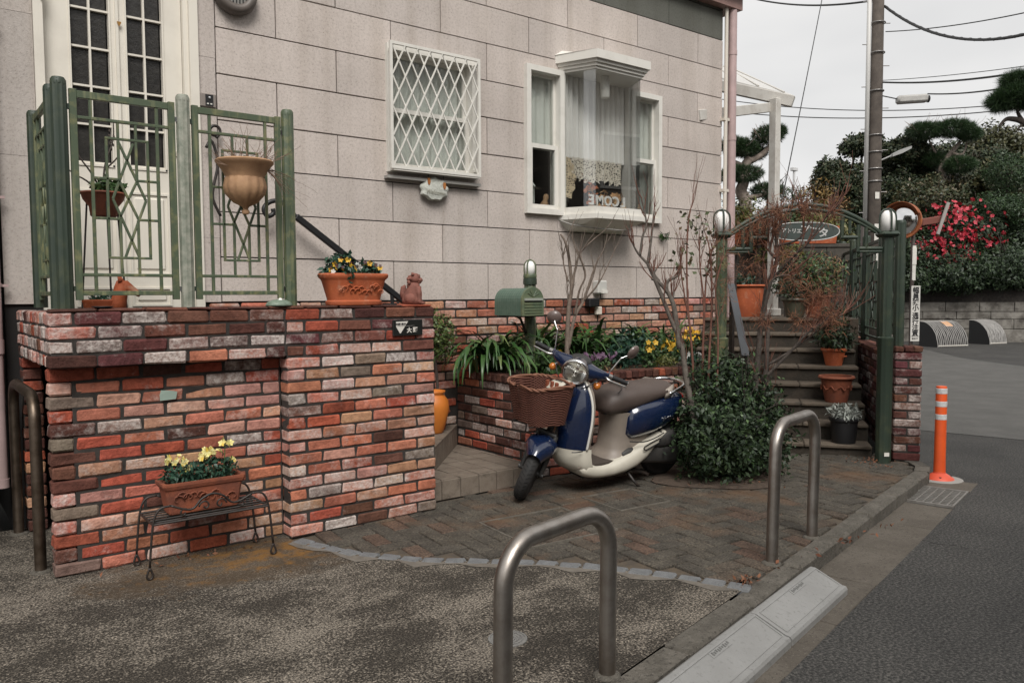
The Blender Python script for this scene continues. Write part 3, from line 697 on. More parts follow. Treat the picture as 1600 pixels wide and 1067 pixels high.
mb.loft([[(2.557,.0,3.478),(2.715,-.375,3.478),(3.395,-.375,3.478),(3.565,.0,3.478)], [(2.64,.0,3.53),(2.80,-.16,3.50),(3.32,-.16,3.50),(3.48,.0,3.53)]])
bay = H(mb.build('bay_canopy', WHITE))
mb = MB(); bay_prism(mb, .012, 2.085, 2.140); bay_prism(mb, .045, 2.030, 2.072); bay_prism(mb, .028, 2.072, 2.085)
mb.loft([[(2.70,.02,1.93),(2.87,-.16,1.945),(3.25,-.16,1.945),(3.42,.02,1.93)], [(2.59,.02,2.03),(2.742,-.335,2.03),(3.368,-.335,2.03),(3.532,.02,2.03)]])
baysill = H(mb.build('bay_sill', WHITE))
mb = MB()
mb.tube([(2.60,-.03,2.02),(2.66,-.10,1.985),(2.80,-.22,1.955),(3.05,-.30,1.94),(3.30,-.22,1.955),(3.45,-.08,1.985)], .007, 6); H(mb.build('lower_trim', M('grey trim', (.25,.24,.22), .5)))
mb = MB()
for (x, y) in (bp_[0], bp_[3]): mb.box(x-.022, x+.030, -.03, .06, 2.085, 3.335)
H(mb.build('bay_post', WHITE))
BAYG = glass_mat('bay glass', (.97,.98,.98), 2.2)
for i in range(3):
    (x0, y0), (x1, y1) = bp_[i], bp_[i+1]; v = Vector((x1-x0, y1-y0, 0)); l_ = v.length; v.normalize(); nn = Vector((v.y, -v.x, 0))
    m = frame_m((x0, y0, 0), v, -nn, (0,0,1)); mb = MB(); mb.box(.03 if i == 0 else .002, l_-(.03 if i == 2 else .002), 0, .004, 2.14, 3.332, m); mb.build('bay_pane', BAYG, bay)
H(MB().box(2.64, 3.48, .02, .5, 2.08, 2.10).build('bay_shelf', WHITE))
H(MB().add([(2.66,.0,3.345),(2.79,-.27,3.345),(3.32,-.27,3.345),(3.46,.0,3.345),(3.46,.3,3.345),(2.66,.3,3.345)], [(0,1,2,3,4,5)]).build('bay_ceiling', M('bay ceiling', (.34,.33,.31), .8)))
H(curtain(2.66, 3.02, 2.60, 3.34, .02, CURT, 'curtain', house, 11, .022)); H(curtain(3.0, 3.46, 2.60, 3.34, .03, CURT, 'curtain', house, 14, .02))
# lace: pattern with real holes through alpha
def lace(m, b, N, L, geo, noise, ramp, mix, cur):
    v = N.new('ShaderNodeTexVoronoi'); v.feature = 'DISTANCE_TO_EDGE'; v.inputs['Scale'].default_value = 55; L(geo.outputs['Position'], v.inputs['Vector'])
    r = ramp(v.outputs['Distance'], [(.15, (1,1,1)), (.24, (0,0,0))]); L(r.outputs[0], b.inputs['Alpha'])
LACE = M('lace', (.58,.53,.44), .9, extra=lace); LACEB = M('cream lace edge', (.52,.42,.28), .9, extra=lace)
mb = MB(); vs = []; fs = []; nx = 60
for i in range(nx+1):
    x = 2.69 + .68*i/nx; y = -.03 + .02*math.sin(i*1.1)
    vs += [(x, y, 2.60), (x, y+.01, 2.50), (x, y, 2.40 + .02*math.sin(i*.9))]
for i in range(nx):
    for j in range(2): fs.append((i*3+j, i*3+3+j, i*3+4+j, i*3+1+j))
mb.add(vs, fs); H(mb.build('lace_valance', LACE, smooth=True))
mb = MB(); vs = []; fs = []
for i in range(13):
    t = i/12; z = 2.60 - .36*t; vs += [(2.665, -.02, z), (2.70+.06*math.sin(t*math.pi), -.05+.015*math.sin(i*2), z-.02)]
for i in range(12): fs.append((i*2, i*2+1, i*2+3, i*2+2))
mb.add(vs, fs); H(mb.build('lace_drape', LACEB, smooth=True))
# ceiling spot in the bay
mb = MB(); mb.lathe([(.038,3.14),(.042,3.15),(.042,3.30),(.03,3.345)], 16, (3.02,-.16,0)); H(mb.build('spot_lamp', WHITE, smooth=True, angle=40))
# blind halves and shadowy shelves behind the side windows
H(curtain(2.22, 2.62, 2.68, 3.34, .10, CURTD, 'curtain', house, 8, .01)); H(curtain(3.52, 3.91, 2.70, 3.30, .10, CURTD, 'curtain', house, 8, .01))
H(curtain(3.70, 3.91, 2.07, 2.68, .12, M('greenish blind', (.25,.26,.24), .9), 'curtain', house, 5, .008))
SH = M('dark shelf wood', (.045,.035,.028), .7)
for z in (2.52, 2.34, 2.12): H(MB().box(2.16, 2.66, .30, .5, z, z+.02).build('inner_shelf', SH))
H(MB().box(3.45, 3.95, .02, .30, 2.05, 2.10).build('inner_shelf', WHITE)); H(MB().box(2.20, 2.66, .02, .28, 2.05, 2.105).build('inner_shelf', WHITE))
# things standing in the windows
ln = thing('lantern', 'small white openwork lantern inside the narrow window left of the bay', 'lantern', (2.33,.10,2.105))
mb = MB(); mb.lathe([(.055,0),(.058,.01),(.050,.02)], 8); mb.lathe([(.050,.20),(.066,.215),(.045,.245),(.012,.28),(.012,.29)], 8); mb.ball((0,0,.31), .018, 8, 6)
for i in range(8):
    a = i*math.pi/4; mb.tube([(.048*math.cos(a), .048*math.sin(a), .02), (.050*math.cos(a+.2), .05*math.sin(a+.2), .11), (.048*math.cos(a), .048*math.sin(a), .20)], .005, 5)
mb.build('cage', M('white enamel', (.6,.6,.57), .5), ln); MB().lathe([(.02,.02),(.02,.12)], 10).build('candle', CREAM, ln)
fg = thing('figurine', 'small tan clay figurine inside the narrow window beside the lantern', 'figurine', (2.50,.10,2.105))
MB().lathe([(.045,0),(.05,.03),(.035,.08),(.02,.11),(.028,.135),(.02,.16),(0,.17)], 12, (0,0,0), Matrix.Rotation(.25, 4, 'Y')).build('body', TERRAT, fg, smooth=True)
for i, (ch, x, h) in enumerate(zip('EMOCL', (2.80, 2.90, 3.005, 3.105, 3.20), (.105,)*5)):
    t = thing('letter', f'white standing letter {ch}, {("first", "second", "third", "fourth", "last")[i]} from the left in the bay window, seen mirrored', 'letter', (x, -.215, 2.142), 0, 'white letters in the bay window')
    m = frame_m((0,0,h/2+.006), (-1,0,0), (0,0,1), (0,1,0)); text(ch, h*1.15, M('white letter', (.66,.65,.62), .5), t, m, 'letter_body', .007, offset=.003)
    MB().box(-.034,.034,-.012,.012,-.001,.006).build('base', WHITE, t)
df = thing('dried_flowers', 'tan and orange dried flower arrangement behind the letters in the bay window', 'dried flowers', (3.08,-.05,2.12))
def flower_cloud(parent, name, pts, size, mat, k=6):
    mb = MB()
    for p in pts:
        p = Vector(p); n = Vector((R.uniform(-1,1), R.uniform(-1.4,.2), R.uniform(-.3,1))).normalized(); a = n.orthogonal().normalized(); b2 = n.cross(a); s_ = size*R.uniform(.7,1.2)
        for j in range(k):
            t = 2*math.pi*j/k; t2 = t+.9*math.pi/k; t0 = t-.9*math.pi/k
            mb.add([p, p+(a*math.cos(t0)+b2*math.sin(t0))*s_*.7+n*s_*.15, p+(a*math.cos(t)+b2*math.sin(t))*s_+n*s_*.1, p+(a*math.cos(t2)+b2*math.sin(t2))*s_*.7+n*s_*.15], [(0,1,2,3)])
    return struct(mb.build(name, mat, parent), 'stuff')
flower_cloud(df, 'blooms', [(R.gauss(.06,.10), R.gauss(0,.03), abs(R.gauss(.10,.05))) for _ in range(60)], .035, M('dried bloom', (.40,.25,.12), .9, island=[(.42,.28,.14),(.40,.20,.08),(.50,.36,.2)]))
flower_cloud(df, 'orange_blooms', [(R.gauss(-.10,.05), R.gauss(0,.03), abs(R.gauss(.16,.07))) for _ in range(30)], .025, M('dried orange', (.42,.13,.04), .9, island=[(.42,.13,.04),(.25,.06,.03)]))
# wall fittings of the house
ic = H(MB().bevbox(-.528, -.425, -.022, .0, 2.600, 2.690, .006).build('intercom', M('grey brown plastic', (.22,.19,.17), .5)))
MB().box(-.495, -.445, -.025, -.0205, 2.61, 2.682).build('dark_panel', BLACK, ic); MB().lathe([(.009,0),(.009,.004),(0,.005)], 12, (-.470,-.026,2.66), Matrix.Rotation(math.pi/2, 4, 'X')).build('lens', CHROME, ic)
for x in (-.481, -.459): MB().box(x-.006, x+.006, -.0275, -.0235, 2.618, 2.626).build('button', WHITE, ic)
so = H(MB().bevbox(3.015, 3.135, -.085, .0, 1.365, 1.49, .012).build('socket_cover', M('grey white plastic', (.5,.49,.46), .5))); MB().box(3.05, 3.12, -.10, -.08, 1.37, 1.40).build('flap', WHITE, so)
H(MB().bevbox(2.905, 3.035, -.085, -.013, 1.245, 1.325, .008).build('transformer_box', BLACK)); H(MB().tube([(3.08,-.05,1.37),(3.07,-.05,1.32),(3.035,-.045,1.29)], .006, 6).build('cable', BLACK)); H(MB().bevbox(3.03, 3.10, -.05, -.013, 1.17, 1.245, .006).build('junction_box', CREAM))
# round lamp above the door's right side
rl = H(MB().lathe([(.142,0),(.150,.03),(.140,.07),(.11,.085),(.085,.07),(.08,.05)], 36, (-.288,-.002,3.375), Matrix.Rotation(math.pi/2, 4, 'X')).build('wall_lamp', M('taupe lamp ring', (.14,.115,.10), .5, (.10,.085,.075), 12), smooth=True))
MB().lathe([(.082,0),(.082,.05),(0,.055)], 28, (-.288,-.002,3.375), Matrix.Rotation(math.pi/2, 4, 'X')).build('diffuser', M('smoked lamp glass', (.30,.29,.27), .3), rl)
mb = MB()
for i in range(-3, 4): mb.box(-.288+i*.022-.003, -.288+i*.022+.003, -.064, -.058, 3.30, 3.45)
mb.build('lamp_grid', BLACK, rl)
# shell plaque
pq = thing('welcome_plaque', 'rough white shell shaped welcome plaque hanging under the grille window', 'plaque', (1.255,-.03,2.19))
mb = MB(); nn = 40; ring = []
for i in range(nn):
    a = 2*math.pi*i/nn; r_ = 1 + .06*math.sin(a*9) + R.uniform(-.035,.035); ring.append((.128*math.cos(a)*r_, .098*math.sin(a)*r_*(1 if math.sin(a) > 0 else .85)))
m = frame_m((0,0,0), (1,0,0), (0,0,1), (0,-1,0))
mb.loft([[m @ Vector((x, y, 0)) for x, y in ring], [m @ Vector((x*1.02, y*1.02, .012)) for x, y in ring], [m @ Vector((x*.9, y*.9, .03)) for x, y in ring], [m @ Vector((x*.3, y*.3, .036)) for x, y in ring]])
SHELL = M('white plaster', (.52,.53,.48), .9, (.44,.45,.40), 25, bump=1.0, bscale=45); pb = mb.build('plaque_body', SHELL, pq, smooth=True, angle=50)
text('Welcome', .045, M('faded print', (.30,.29,.24), .9), pq, frame_m((-.005,-.039,-.022), Vector((1,0,-.06)).normalized(), (.06,0,1), (0,-1,0)), 'lettering', .001, shear=.2)
mb = MB()
for x, z in ((-.062,.07),(.082,.045)):
    mb.prism([(-.012,.022),(.010,.022),(.013,-.008),(.004,-.032),(-.008,-.026),(-.014,-.006)], 0, .004, frame_m((x,-.034,z-.005),(1,0,0),(0,0,1),(0,-1,0)))
mb.build('rust_streak', M('rust streak', (.42,.17,.04), .9, (.3,.1,.03), 40), pq)
MB().tube([(-.062,-.02,.085),(-.06,-.02,.12)], .003, 5).tube([(.082,-.02,.06),(.08,-.02,.12)], .003, 5).build('wire', IRON, pq)
# ------------------------------------------------------------------ terrace wall in front of the door
tw = thing('brick_wall', 'low terrace wall of red, salmon and tan weathered bricks with overhanging top courses', 'brick wall', (-1.6,-1.2,0))
TO = Vector((-1.6,-1.2,0)); PT = .0679
W_LOW = dict(salmon=6, red=3.5, tan=5.5, pink=2.5, brown=1.2, dark=.6, maroon=.6)
W_PIER = dict(salmon=5.5, red=3, tan=3, grey=3, pink=3.5, brown=1.6, dark=.8)
W_CAP = dict(dark=4, brown=4, maroon=3, red=3, salmon=1.2, grey=.8)
def wl(r_, x): return dict(W_LOW, dark=5, brown=4, tan=1) if r_ >= 13 else (dict(dark=4, brown=5, red=2, grey=3) if x < .1 else W_LOW)
brick_run(tw, Vector((-1.6,-1.1,0))-TO, (1,0), 1.14, 15, 0, wl, lambda r_, x: (.20,.18), off=lambda r_, l_: (.2 if r_ % 2 == 0 else .105))
def wp(r_, x): return W_CAP if r_ >= 16 else (dict(W_PIER, dark=3, brown=4) if r_ >= 13 else W_PIER)
brick_run(tw, Vector((-.455,-1.2,0))-TO, (1,0), .963, 19, 0, wp, lambda r_, x: (.40,.26) if r_ < 15 else (.36,.32), off=lambda r_, l_: (.2 if r_ % 2 == 0 else .105), depth=.11)
brick_run(tw, Vector((-1.605,-1.2,0))-TO, (1,0), 1.14, 4, 1.0186, W_CAP, lambda r_, x: (.42,.36), off=lambda r_, l_: (.105 if r_ % 2 else .2), depth=.10, start=1)
brick_run(tw, Vector((-1.605,-.02,0))-TO, (0,-1), 1.075, 4, 1.0186, dict(red=3, brown=3, dark=2, salmon=1), lambda r_, x: (.55,.3), depth=.10, bl=.105)   # left side of the top courses, headers
brick_run(tw, Vector((-1.6,-.02,0))-TO, (0,-1), .11, 15, 0, dict(brown=3, dark=3, red=2, tan=1), (.1,.1), depth=.10)
# top layer of flat bricks seen edge on
for i in range(10):
    x = -1.6 + .21*i
    put_brick(tw, Vector((x+.105,-1.14,1.2955))-TO, 0, .2, .11, .018, dict(brown=3, dark=4, red=1), (.1,.1), 'coping_brick')
def T(o): o.location = -TO; o.parent = tw; return o
mb = MB(); mb.box(-1.50, -.455, -1.092, -1.03, 0, 1.02); mb.box(-.452, .505, -1.19, -1.10, .0, 1.28); mb.box(-1.595, -.45, -1.19, -1.10, 1.03, 1.28); mb.box(-1.595, -1.51, -1.10, -.01, 1.03, 1.28)
T(mb.build('mortar', MORTAR))
T(MB().box(-1.50, .30, -1.03, -.01, 1.12, 1.285).box(-1.45, .30, -1.02, -.01, 0, 1.12).build('terrace_slab', M('terrace concrete', (.10,.09,.08), .9, (.06,.055,.05), 6)))
T(MB().box(-1.595, -1.50, -.11, -.02, 0, 1.03).build('corner_mortar', MORTAR))
tp = tag(MB().add([(-.040,0,-.030),(.038,0,-.026),(.045,-.003,.012),(.012,-.004,.020),(-.034,-.002,.024),(-.042,-.002,.0)], [(0,1,2,3,4,5)]).build('tape_scrap', M('pale green tape', (.28,.36,.31), .8), loc=(-1.062,-1.108,.855)), 'torn scrap of pale green tape stuck on the brick wall', 'tape')
md = tp.modifiers.new('thick', 'SOLIDIFY'); md.thickness = .002
# nameplate
npz = thing('nameplate', 'black house nameplate with a white triangle and characters on the brick pier', 'nameplate', (.3075,-1.205,1.164))
MB().bevbox(-.104,.104,-.012,0,-.049,.049,.003).build('plate', M('black plate', (.012,.013,.012), .35), npz)
WP = M('plate white', (.62,.59,.54), .6); nm = frame_m((0,-.0125,0), (1,0,0), (0,0,1), (0,-1,0))
mb = MB(); mb.prism([(-.083,.037),(-.083,.007),(-.058,-.033),(-.052,-.033),(0,.039)], -.001, .001, nm); mb.build('triangle', WP, npz)
mb = MB(); mb.prism([(-.083,.0085),(-.021,.0085),(.045,.0110),(.045,.0125),(-.018,.0105),(-.083,.0105)], -.001, .0014, nm); mb.build('rule_line', M('plate grey', (.25,.24,.22), .6), npz)
text('大', .034, WP, npz, nm @ Matrix.Translation((.008,-.018,0)), 'lettering', .0012, offset=.0012); text('野', .034, WP, npz, nm @ Matrix.Translation((.050,-.016,0)), 'lettering', .0012, offset=.001)
text('中國 惠子', .0165, M('plate black', (.01,.01,.01), .6), npz, nm @ Matrix.Translation((-.050,.020,.0012)), 'small_lettering', .0008, offset=.0008)

# ------------------------------------------------------------------ green railing on the terrace
rail = thing('terrace_railing', 'weathered green metal railing with diamond pattern panels on the brick terrace', 'railing', (-1.53,-1.13,1.303))
RO = Vector((-1.53,-1.13,1.303))
def fluted_post(p, z0, z1, r_, mat, parent, name='post'):
    z1 = z1 - z0; mb = MB(); mb.lathe([(r_,0),(r_,z1-.02),(r_*.93,z1-.006),(r_*.7,z1)], 40, (0,0,0), None, .045, 10); mb.lathe([(r_*1.02,z1-.03),(r_*1.02,z1-.012),(r_*.8,z1+.002),(0,z1+.004)], 24)
    return mb.build(name, mat, parent, smooth=True, angle=35, loc=p)
for (x, y, mat, z) in ((-1.515,-1.13,GREEND,2.387),(-.955,-1.13,GREENP,2.387),(-.398,-1.13,GREEN,2.387),(-1.525,-.985,GREEND,2.38),(-1.520,-.36,GREEND,2.37)):
    fluted_post(Vector((x,y,1.303))-RO, 1.303, z, .0335, mat, rail)
def lattice_panel(m, w_, parent, mat):
    'panel in local coordinates: x 0..w_, z from 1.375 to 2.335'
    sx = w_/.46
    def bar(x0, z0, x1, z1, t=.006, dep=.008, name='bar'):
        v = Vector((x1-x0, 0, z1-z0)); l_ = v.length; v.normalize(); n = v.cross(Vector((0,1,0))); fm = m @ frame_m(((x0+x1)/2, 0, (z0+z1)/2), v, (0,1,0), n)
        MB().bevbox(-l_/2, l_/2, -dep, dep, -t, t, .002, fm).build(name, mat, parent)
    for x in (0, w_): bar(x, 1.345, x, 2.345, .016, .012, 'stile')
    bar(.016, 2.322, w_-.016, 2.322, .017, .011, 'top_rail'); bar(.016, 1.378, w_-.016, 1.378, .011, .011, 'bottom_rail')
    bar(.016, 2.215, w_-.016, 2.215, .0075, .009, 'rail'); bar(.016, 1.467, w_-.016, 1.467, .0075, .009, 'rail')
    X = lambda v: w_*(v+1.47)/.46
    a, b2, c, d, e, f_ = X(-1.393), X(-1.083), X(-1.326), X(-1.132), X(-1.271), X(-1.187)
    for x in (a, b2): bar(x, 1.389, x, 2.305, .0075, .0075)
    for x in (c, d): bar(x, 1.558, x, 2.125)
    for z in (1.552, 2.131): bar(c-.006, z, d+.006, z)
    for x in (e, f_):
        bar(x, 2.137, x, 2.208); bar(x, 1.93, x, 2.125); bar(x, 1.558, x, 1.74); bar(x, 1.475, x, 1.546)
    for z in (1.935, 1.742):
        bar(a+.007, z, e, z); bar(f_, z, b2-.007, z)
    U = lambda u: X(-1.323 + (u-345)*.00094); Z = lambda v: 2.13 - (v-185)*.000955
    for (u0, v0, u1, v1) in ((400,195,533,490),(475,200,366,490),(366,490,490,785),(533,490,420,785),(400,395,495,595),(488,395,392,595)):
        bar(U(u0), Z(v0), U(u1), Z(v1), .006, .006, 'diagonal_bar')
def panel_between(p0, p1, mat):
    v = Vector((p1[0]-p0[0], p1[1]-p0[1], 0)); l_ = v.length; v.normalize(); o = Vector((p0[0], p0[1], 0)) + v*.058 - RO
    lattice_panel(frame_m(o, v, Vector((0,0,1)).cross(v), (0,0,1)), l_-.116, rail, mat)
    for z in (2.26, 1.40):
        for s_ in (0, 1):
            q = (Vector((p0[0], p0[1], z)) + v*(.045 if s_ == 0 else l_-.045)) - RO; MB().box(-.012,.012,-.010,.010,-.012,.012, frame_m(q, v, Vector((0,0,1)).cross(v), (0,0,1))).build('clamp', CHROME if s_ else GREEND, rail)
panel_between((-1.515,-1.13), (-.955,-1.13), GREEN); panel_between((-.955,-1.13), (-.398,-1.13), GREEN); panel_between((-1.525,-.985), (-1.52,-.36), GREEN)

# ------------------------------------------------------------------ plants helpers
def leaf_green(name, cols, rough=.45): return M(name, cols[0], rough, island=cols, spec=.45)
LEAFD = leaf_green('dark leaf', [(.008,.017,.008),(.016,.032,.012),(.024,.046,.017),(.038,.062,.023)], .55)
LEAFM = leaf_green('mid leaf', [(.025,.055,.018),(.045,.090,.028),(.070,.120,.038)])
LEAFY = leaf_green('yellow green leaf', [(.07,.09,.02),(.12,.13,.03),(.17,.15,.04)])
LEAFB = leaf_green('blue green leaf', [(.015,.045,.028),(.025,.07,.045),(.04,.09,.055)])
STRAP = leaf_green('strap leaf', [(.018,.050,.014),(.032,.082,.020),(.052,.110,.028),(.12,.15,.05)], .35)
PINEM = leaf_green('pine needle', [(.014,.034,.012),(.026,.056,.020),(.048,.085,.028)])
SILV = leaf_green('silver leaf', [(.20,.22,.20),(.28,.30,.27),(.35,.36,.33)], .7)
RUSTM = leaf_green('dry rusty leaf', [(.11,.038,.020),(.17,.065,.032),(.22,.105,.055),(.08,.032,.022)], .8)
STRAWM = leaf_green('dry straw', [(.20,.115,.055),(.26,.16,.08),(.14,.065,.035)], .85)
YEL = M('yellow petal', (.62,.36,.02), .6, island=[(.60,.34,.02),(.66,.42,.04),(.50,.26,.01)])
PALEY = M('pale yellow petal', (.66,.56,.14), .6, island=[(.66,.58,.16),(.70,.66,.34),(.62,.42,.04)])
WHITEP = M('white petal', (.66,.66,.62), .6); PURP = M('purple petal', (.10,.045,.09), .6, island=[(.10,.04,.09),(.16,.09,.15),(.06,.02,.05)]); MAROON = M('maroon petal', (.05,.012,.016), .6)
REDP = M('red camellia petal', (.40,.015,.03), .5, island=[(.34,.010,.02),(.46,.022,.045),(.52,.07,.10)])
BARK = M('grey bark', (.075,.062,.052), .9, (.14,.12,.10), 30, bump=.6, bscale=70)
BARKR = M('red twig bark', (.11,.045,.032), .85, (.17,.075,.05), 25)
BARKD = M('dark bark', (.035,.027,.022), .9, (.075,.06,.05), 24, bump=.6, bscale=70)
BARKP = M('pale pine bark', (.30,.25,.21), .9, (.14,.11,.09), 14, bump=.7, bscale=50)

def leaf_cloud(blobs, size, aspect=.5, shell=.45, out=.6, droop=0.0, lump=.18, sd=1):
    'many small folded leaves through ellipsoids (cx,cy,cz,rx,ry,rz,n)'
    rg = np.random.default_rng(sd); Vs, Fs = [], []; base = 0
    for cx, cy, cz, rx, ry, rz, n in blobs:
        d = rg.normal(size=(n,3)); d /= np.linalg.norm(d, axis=1, keepdims=True)
        ph = rg.uniform(0, 6.28, 6); lm = 1 + lump*(np.sin(d[:,0]*5+ph[0])*np.sin(d[:,1]*6+ph[1]) + np.sin(d[:,2]*7+ph[2])*np.sin(d[:,0]*9+ph[3]))
        r_ = (1 - shell*rg.random(n)**1.5)*lm
        r_ *= np.where(rg.random(n) < .06, rg.uniform(1.0, 1.14, n), 1)
        P = d*r_[:,None]*np.array([rx,ry,rz]) + np.array([cx,cy,cz])
        nrm = d*out + rg.normal(size=(n,3))*.5 + np.array([0,0,.25]); nrm /= np.linalg.norm(nrm, axis=1, keepdims=True)
        t = rg.normal(size=(n,3)) + d*.5 - np.array([0,0,droop]); t -= nrm*np.sum(t*nrm, axis=1, keepdims=True); t /= np.linalg.norm(t, axis=1, keepdims=True)
        s_ = np.cross(nrm, t); L_ = size*rg.uniform(.65, 1.3, n)[:,None]; w_ = L_*aspect
        v0 = P; v1 = P + t*L_*.45 + s_*w_*.5 + nrm*L_*.10; v2 = P + t*L_; v3 = P + t*L_*.45 - s_*w_*.5 + nrm*L_*.10
        V = np.stack([v0,v1,v2,v3], 1).reshape(-1,3); F = np.arange(4*n).reshape(-1,4) + base; base += 4*n; Vs.append(V); Fs.append(F)
    return np.concatenate(Vs), np.concatenate(Fs)
def cloud_obj(name, blobs, size, mat, parent, **k):
    V, F = leaf_cloud(blobs, size, **k); return link(name, fast_mesh(name, V, F), mat, parent)
def needle_cloud(name, blobs, length, width, mat, parent, sd=1, up=.4, per=9):
    rg = np.random.default_rng(sd); Vs = []
    for cx, cy, cz, rx, ry, rz, n in blobs:
        d = rg.normal(size=(n,3)); d /= np.linalg.norm(d, axis=1, keepdims=True); r_ = 1 - .5*rg.random(n)**1.6
        P = d*r_[:,None]*np.array([rx,ry,rz]) + np.array([cx,cy,cz]); ax = d + np.array([0,0,up]) + rg.normal(size=(n,3))*.25
        for j in range(per):
            q = ax + rg.normal(size=(n,3))*.55; q /= np.linalg.norm(q, axis=1, keepdims=True); s_ = np.cross(q, rg.normal(size=(n,3))); s_ /= np.linalg.norm(s_, axis=1, keepdims=True)
            L_ = length*rg.uniform(.7,1.2,n)[:,None]
            Vs.append(np.stack([P - s_*width, P + s_*width, P + q*L_], 1).reshape(-1,3))
    V = np.concatenate(Vs); F = np.arange(len(V)).reshape(-1,3); return link(name, fast_mesh(name, V, F), mat, parent)
def strap(mb, p, az, length, width, lift=1.0, droop=1.0, n=6):
    p = Vector(p); d = Vector((math.cos(az), math.sin(az), 0)); s_ = Vector((-d.y, d.x, 0)); a = math.radians(R.uniform(48, 80))*lift; vs = []; fs = []; q = p.copy(); st = length/n; tw = R.uniform(-.3,.3)
    for i in range(n+1):
        t = i/n; w_ = width*(.55 + .45*math.sin(min(1, t*1.6)*math.pi/2))*(1 - max(0, t-.6)/.4*.92)/2; ss = (s_ + Vector((0,0,tw*t))).normalized()
        nrm = Vector((-math.sin(a)*d.x, -math.sin(a)*d.y, math.cos(a)))
        vs += [q - ss*w_ + nrm*w_*.35, q, q + ss*w_ + nrm*w_*.35]
        q = q + (d*math.cos(a) + Vector((0,0,math.sin(a))))*st; a -= math.radians(R.uniform(14, 24))*droop*(.4+t)*6/n*1.35
    for i in range(n): fs += [(i*3, i*3+1, i*3+4, i*3+3), (i*3+1, i*3+2, i*3+5, i*3+4)]
    mb.add(vs, fs)
def strap_clump(loc, n, length, width, label, spread=.06, droop=1.0, name='agapanthus_clump', az=None, lift=1.0):
    t = thing(name, label, 'plant', loc, 0, 'strap leaved clumps in the raised bed'); mb = MB()
    for i in range(n):
        a = R.uniform(0, 2*math.pi) if az is None else R.gauss(*az)
        strap(mb, (R.gauss(0, spread), R.gauss(0, spread), R.uniform(0,.02)), a, length*R.uniform(.6,1.15), width*R.uniform(.8,1.2), R.uniform(.85,1.1)*lift, droop)
    o = mb.build('leaves', STRAP, t, smooth=True); return t
def branch(mb, p, d, length, r_, lev, spread=.6, kids=3, up=.15, curl=.25, minr=.0012, n=5, shrink=.62):
    p = Vector(p); d = Vector(d).normalized(); path = [p.copy()]; rad = [r_]; k = max(3, int(4 + lev))
    for i in range(k):
        d = (d + Vector((R.uniform(-1,1), R.uniform(-1,1), R.uniform(-.6,1)))*curl*.5 + Vector((0,0,up))*.3).normalized()
        p = p + d*length/k; path.append(p.copy()); rad.append(max(minr, r_*(1 - .5*(i+1)/k)))
    mb.tube(path, rad, n, caps=False)
    if lev > 0:
        for j in range(kids):
            i = R.randint(max(1, k//2-1), k); q = path[i]; dd = (path[i]-path[i-1]).normalized()
            nd = (dd + Vector((R.uniform(-1,1), R.uniform(-1,1), R.uniform(-.4,.9)))*spread).normalized()
            branch(mb, q, nd, length*shrink*R.uniform(.7,1.2), max(minr, rad[i]*.7), lev-1, spread, kids, up, curl, minr, max(3, n-1), shrink)
    return path
def smooth_path(P, k=4):
    P = [Vector(p) for p in P]; outp = []
    for i in range(len(P)-1):
        p0, p1, p2, p3 = P[max(i-1,0)], P[i], P[i+1], P[min(i+2, len(P)-1)]
        for j in range(k):
            t = j/k; outp.append(.5*((2*p1) + (p2-p0)*t + (2*p0-5*p1+4*p2-p3)*t*t + (3*p1-p0-3*p2+p3)*t**3))
    outp.append(P[-1]); return outp

def pot_profile(r0, r1, h, rim=.015, rimh=.03, wall=.012):
    return [(r0*.98,0),(r0,.006),(r0+(r1-r0)*.5,h*.5),(r1-.004,h-rimh),(r1+rim*.6,h-rimh+.004),(r1+rim,h-rimh*.5),(r1+rim*.6,h),(r1-wall,h),(r1-wall,h-.03),(0,h-.03)]
def pot(loc, r0, r1, h, mat, label, rim=.015, name='flower_pot', relief=None, soil=True, cat='flower pot', group=None):
    t = thing(name, label, cat, loc, R.uniform(0,1), group); MB().lathe(pot_profile(r0, r1, h, rim), 28).build('pot', mat, t, smooth=True, angle=45)
    if soil: MB().lathe([(r1-.014,h-.028),(0,h-.022)], 20).build('soil', SOIL, t)
    return t
def relief_swirls(mb, x0, x1, z0, z1, m, n=9, seed=3):
    rr = random.Random(seed)
    for i in range(n):
        cx = x0 + (x1-x0)*(i+.5)/n; cz = (z0+z1)/2 + rr.uniform(-.25,.25)*(z1-z0); s_ = rr.choice((-1,1)); R0 = (z1-z0)*rr.uniform(.2,.36)
        mb.tube([m @ Vector((cx + s_*R0*(1-t/9)*math.cos(t*.7), cz + R0*(1-t/9)*math.sin(t*.7), .001)) for t in range(8)], [.0045*(1-t/12) for t in range(8)], 5)

# ------------------------------------------------------------------ things on and behind the terrace
# oval terracotta planter with pansies
ZT = 1.3045
tb = thing('terracotta_planter', 'oval terracotta planter with relief garland and yellow maroon pansies on the brick pier', 'planter', (-.003,-1.12,ZT))
def oval_ring(rx, ry, z, n=36, e=3.0): return [(rx*math.copysign(abs(math.cos(a))**(2/e), math.cos(a)), ry*math.copysign(abs(math.sin(a))**(2/e), math.sin(a)), z) for a in [2*math.pi*i/n for i in range(n)]]
prof = [(.168,.075,0),(.172,.078,.006),(.172,.078,.022),(.162,.070,.030),(.166,.072,.045),(.196,.084,.145),(.200,.086,.150),(.214,.094,.162),(.217,.096,.178),(.210,.092,.186),(.190,.076,.184),(.188,.074,.16)]
MB().loft([oval_ring(*q) for q in prof]).build('pot', TERRA, tb, smooth=True, angle=40)
mb = MB(); sl_ = math.atan2(.03,.1)
relief_swirls(mb, -.125, .150, .055, .135, frame_m((0,-.0705,-.004), (1,0,0), Vector((0,-.13,1)).normalized(), Vector((0,-1,-.13)).normalized()), 13); mb.build('relief_garland', TERRA, tb, smooth=True)
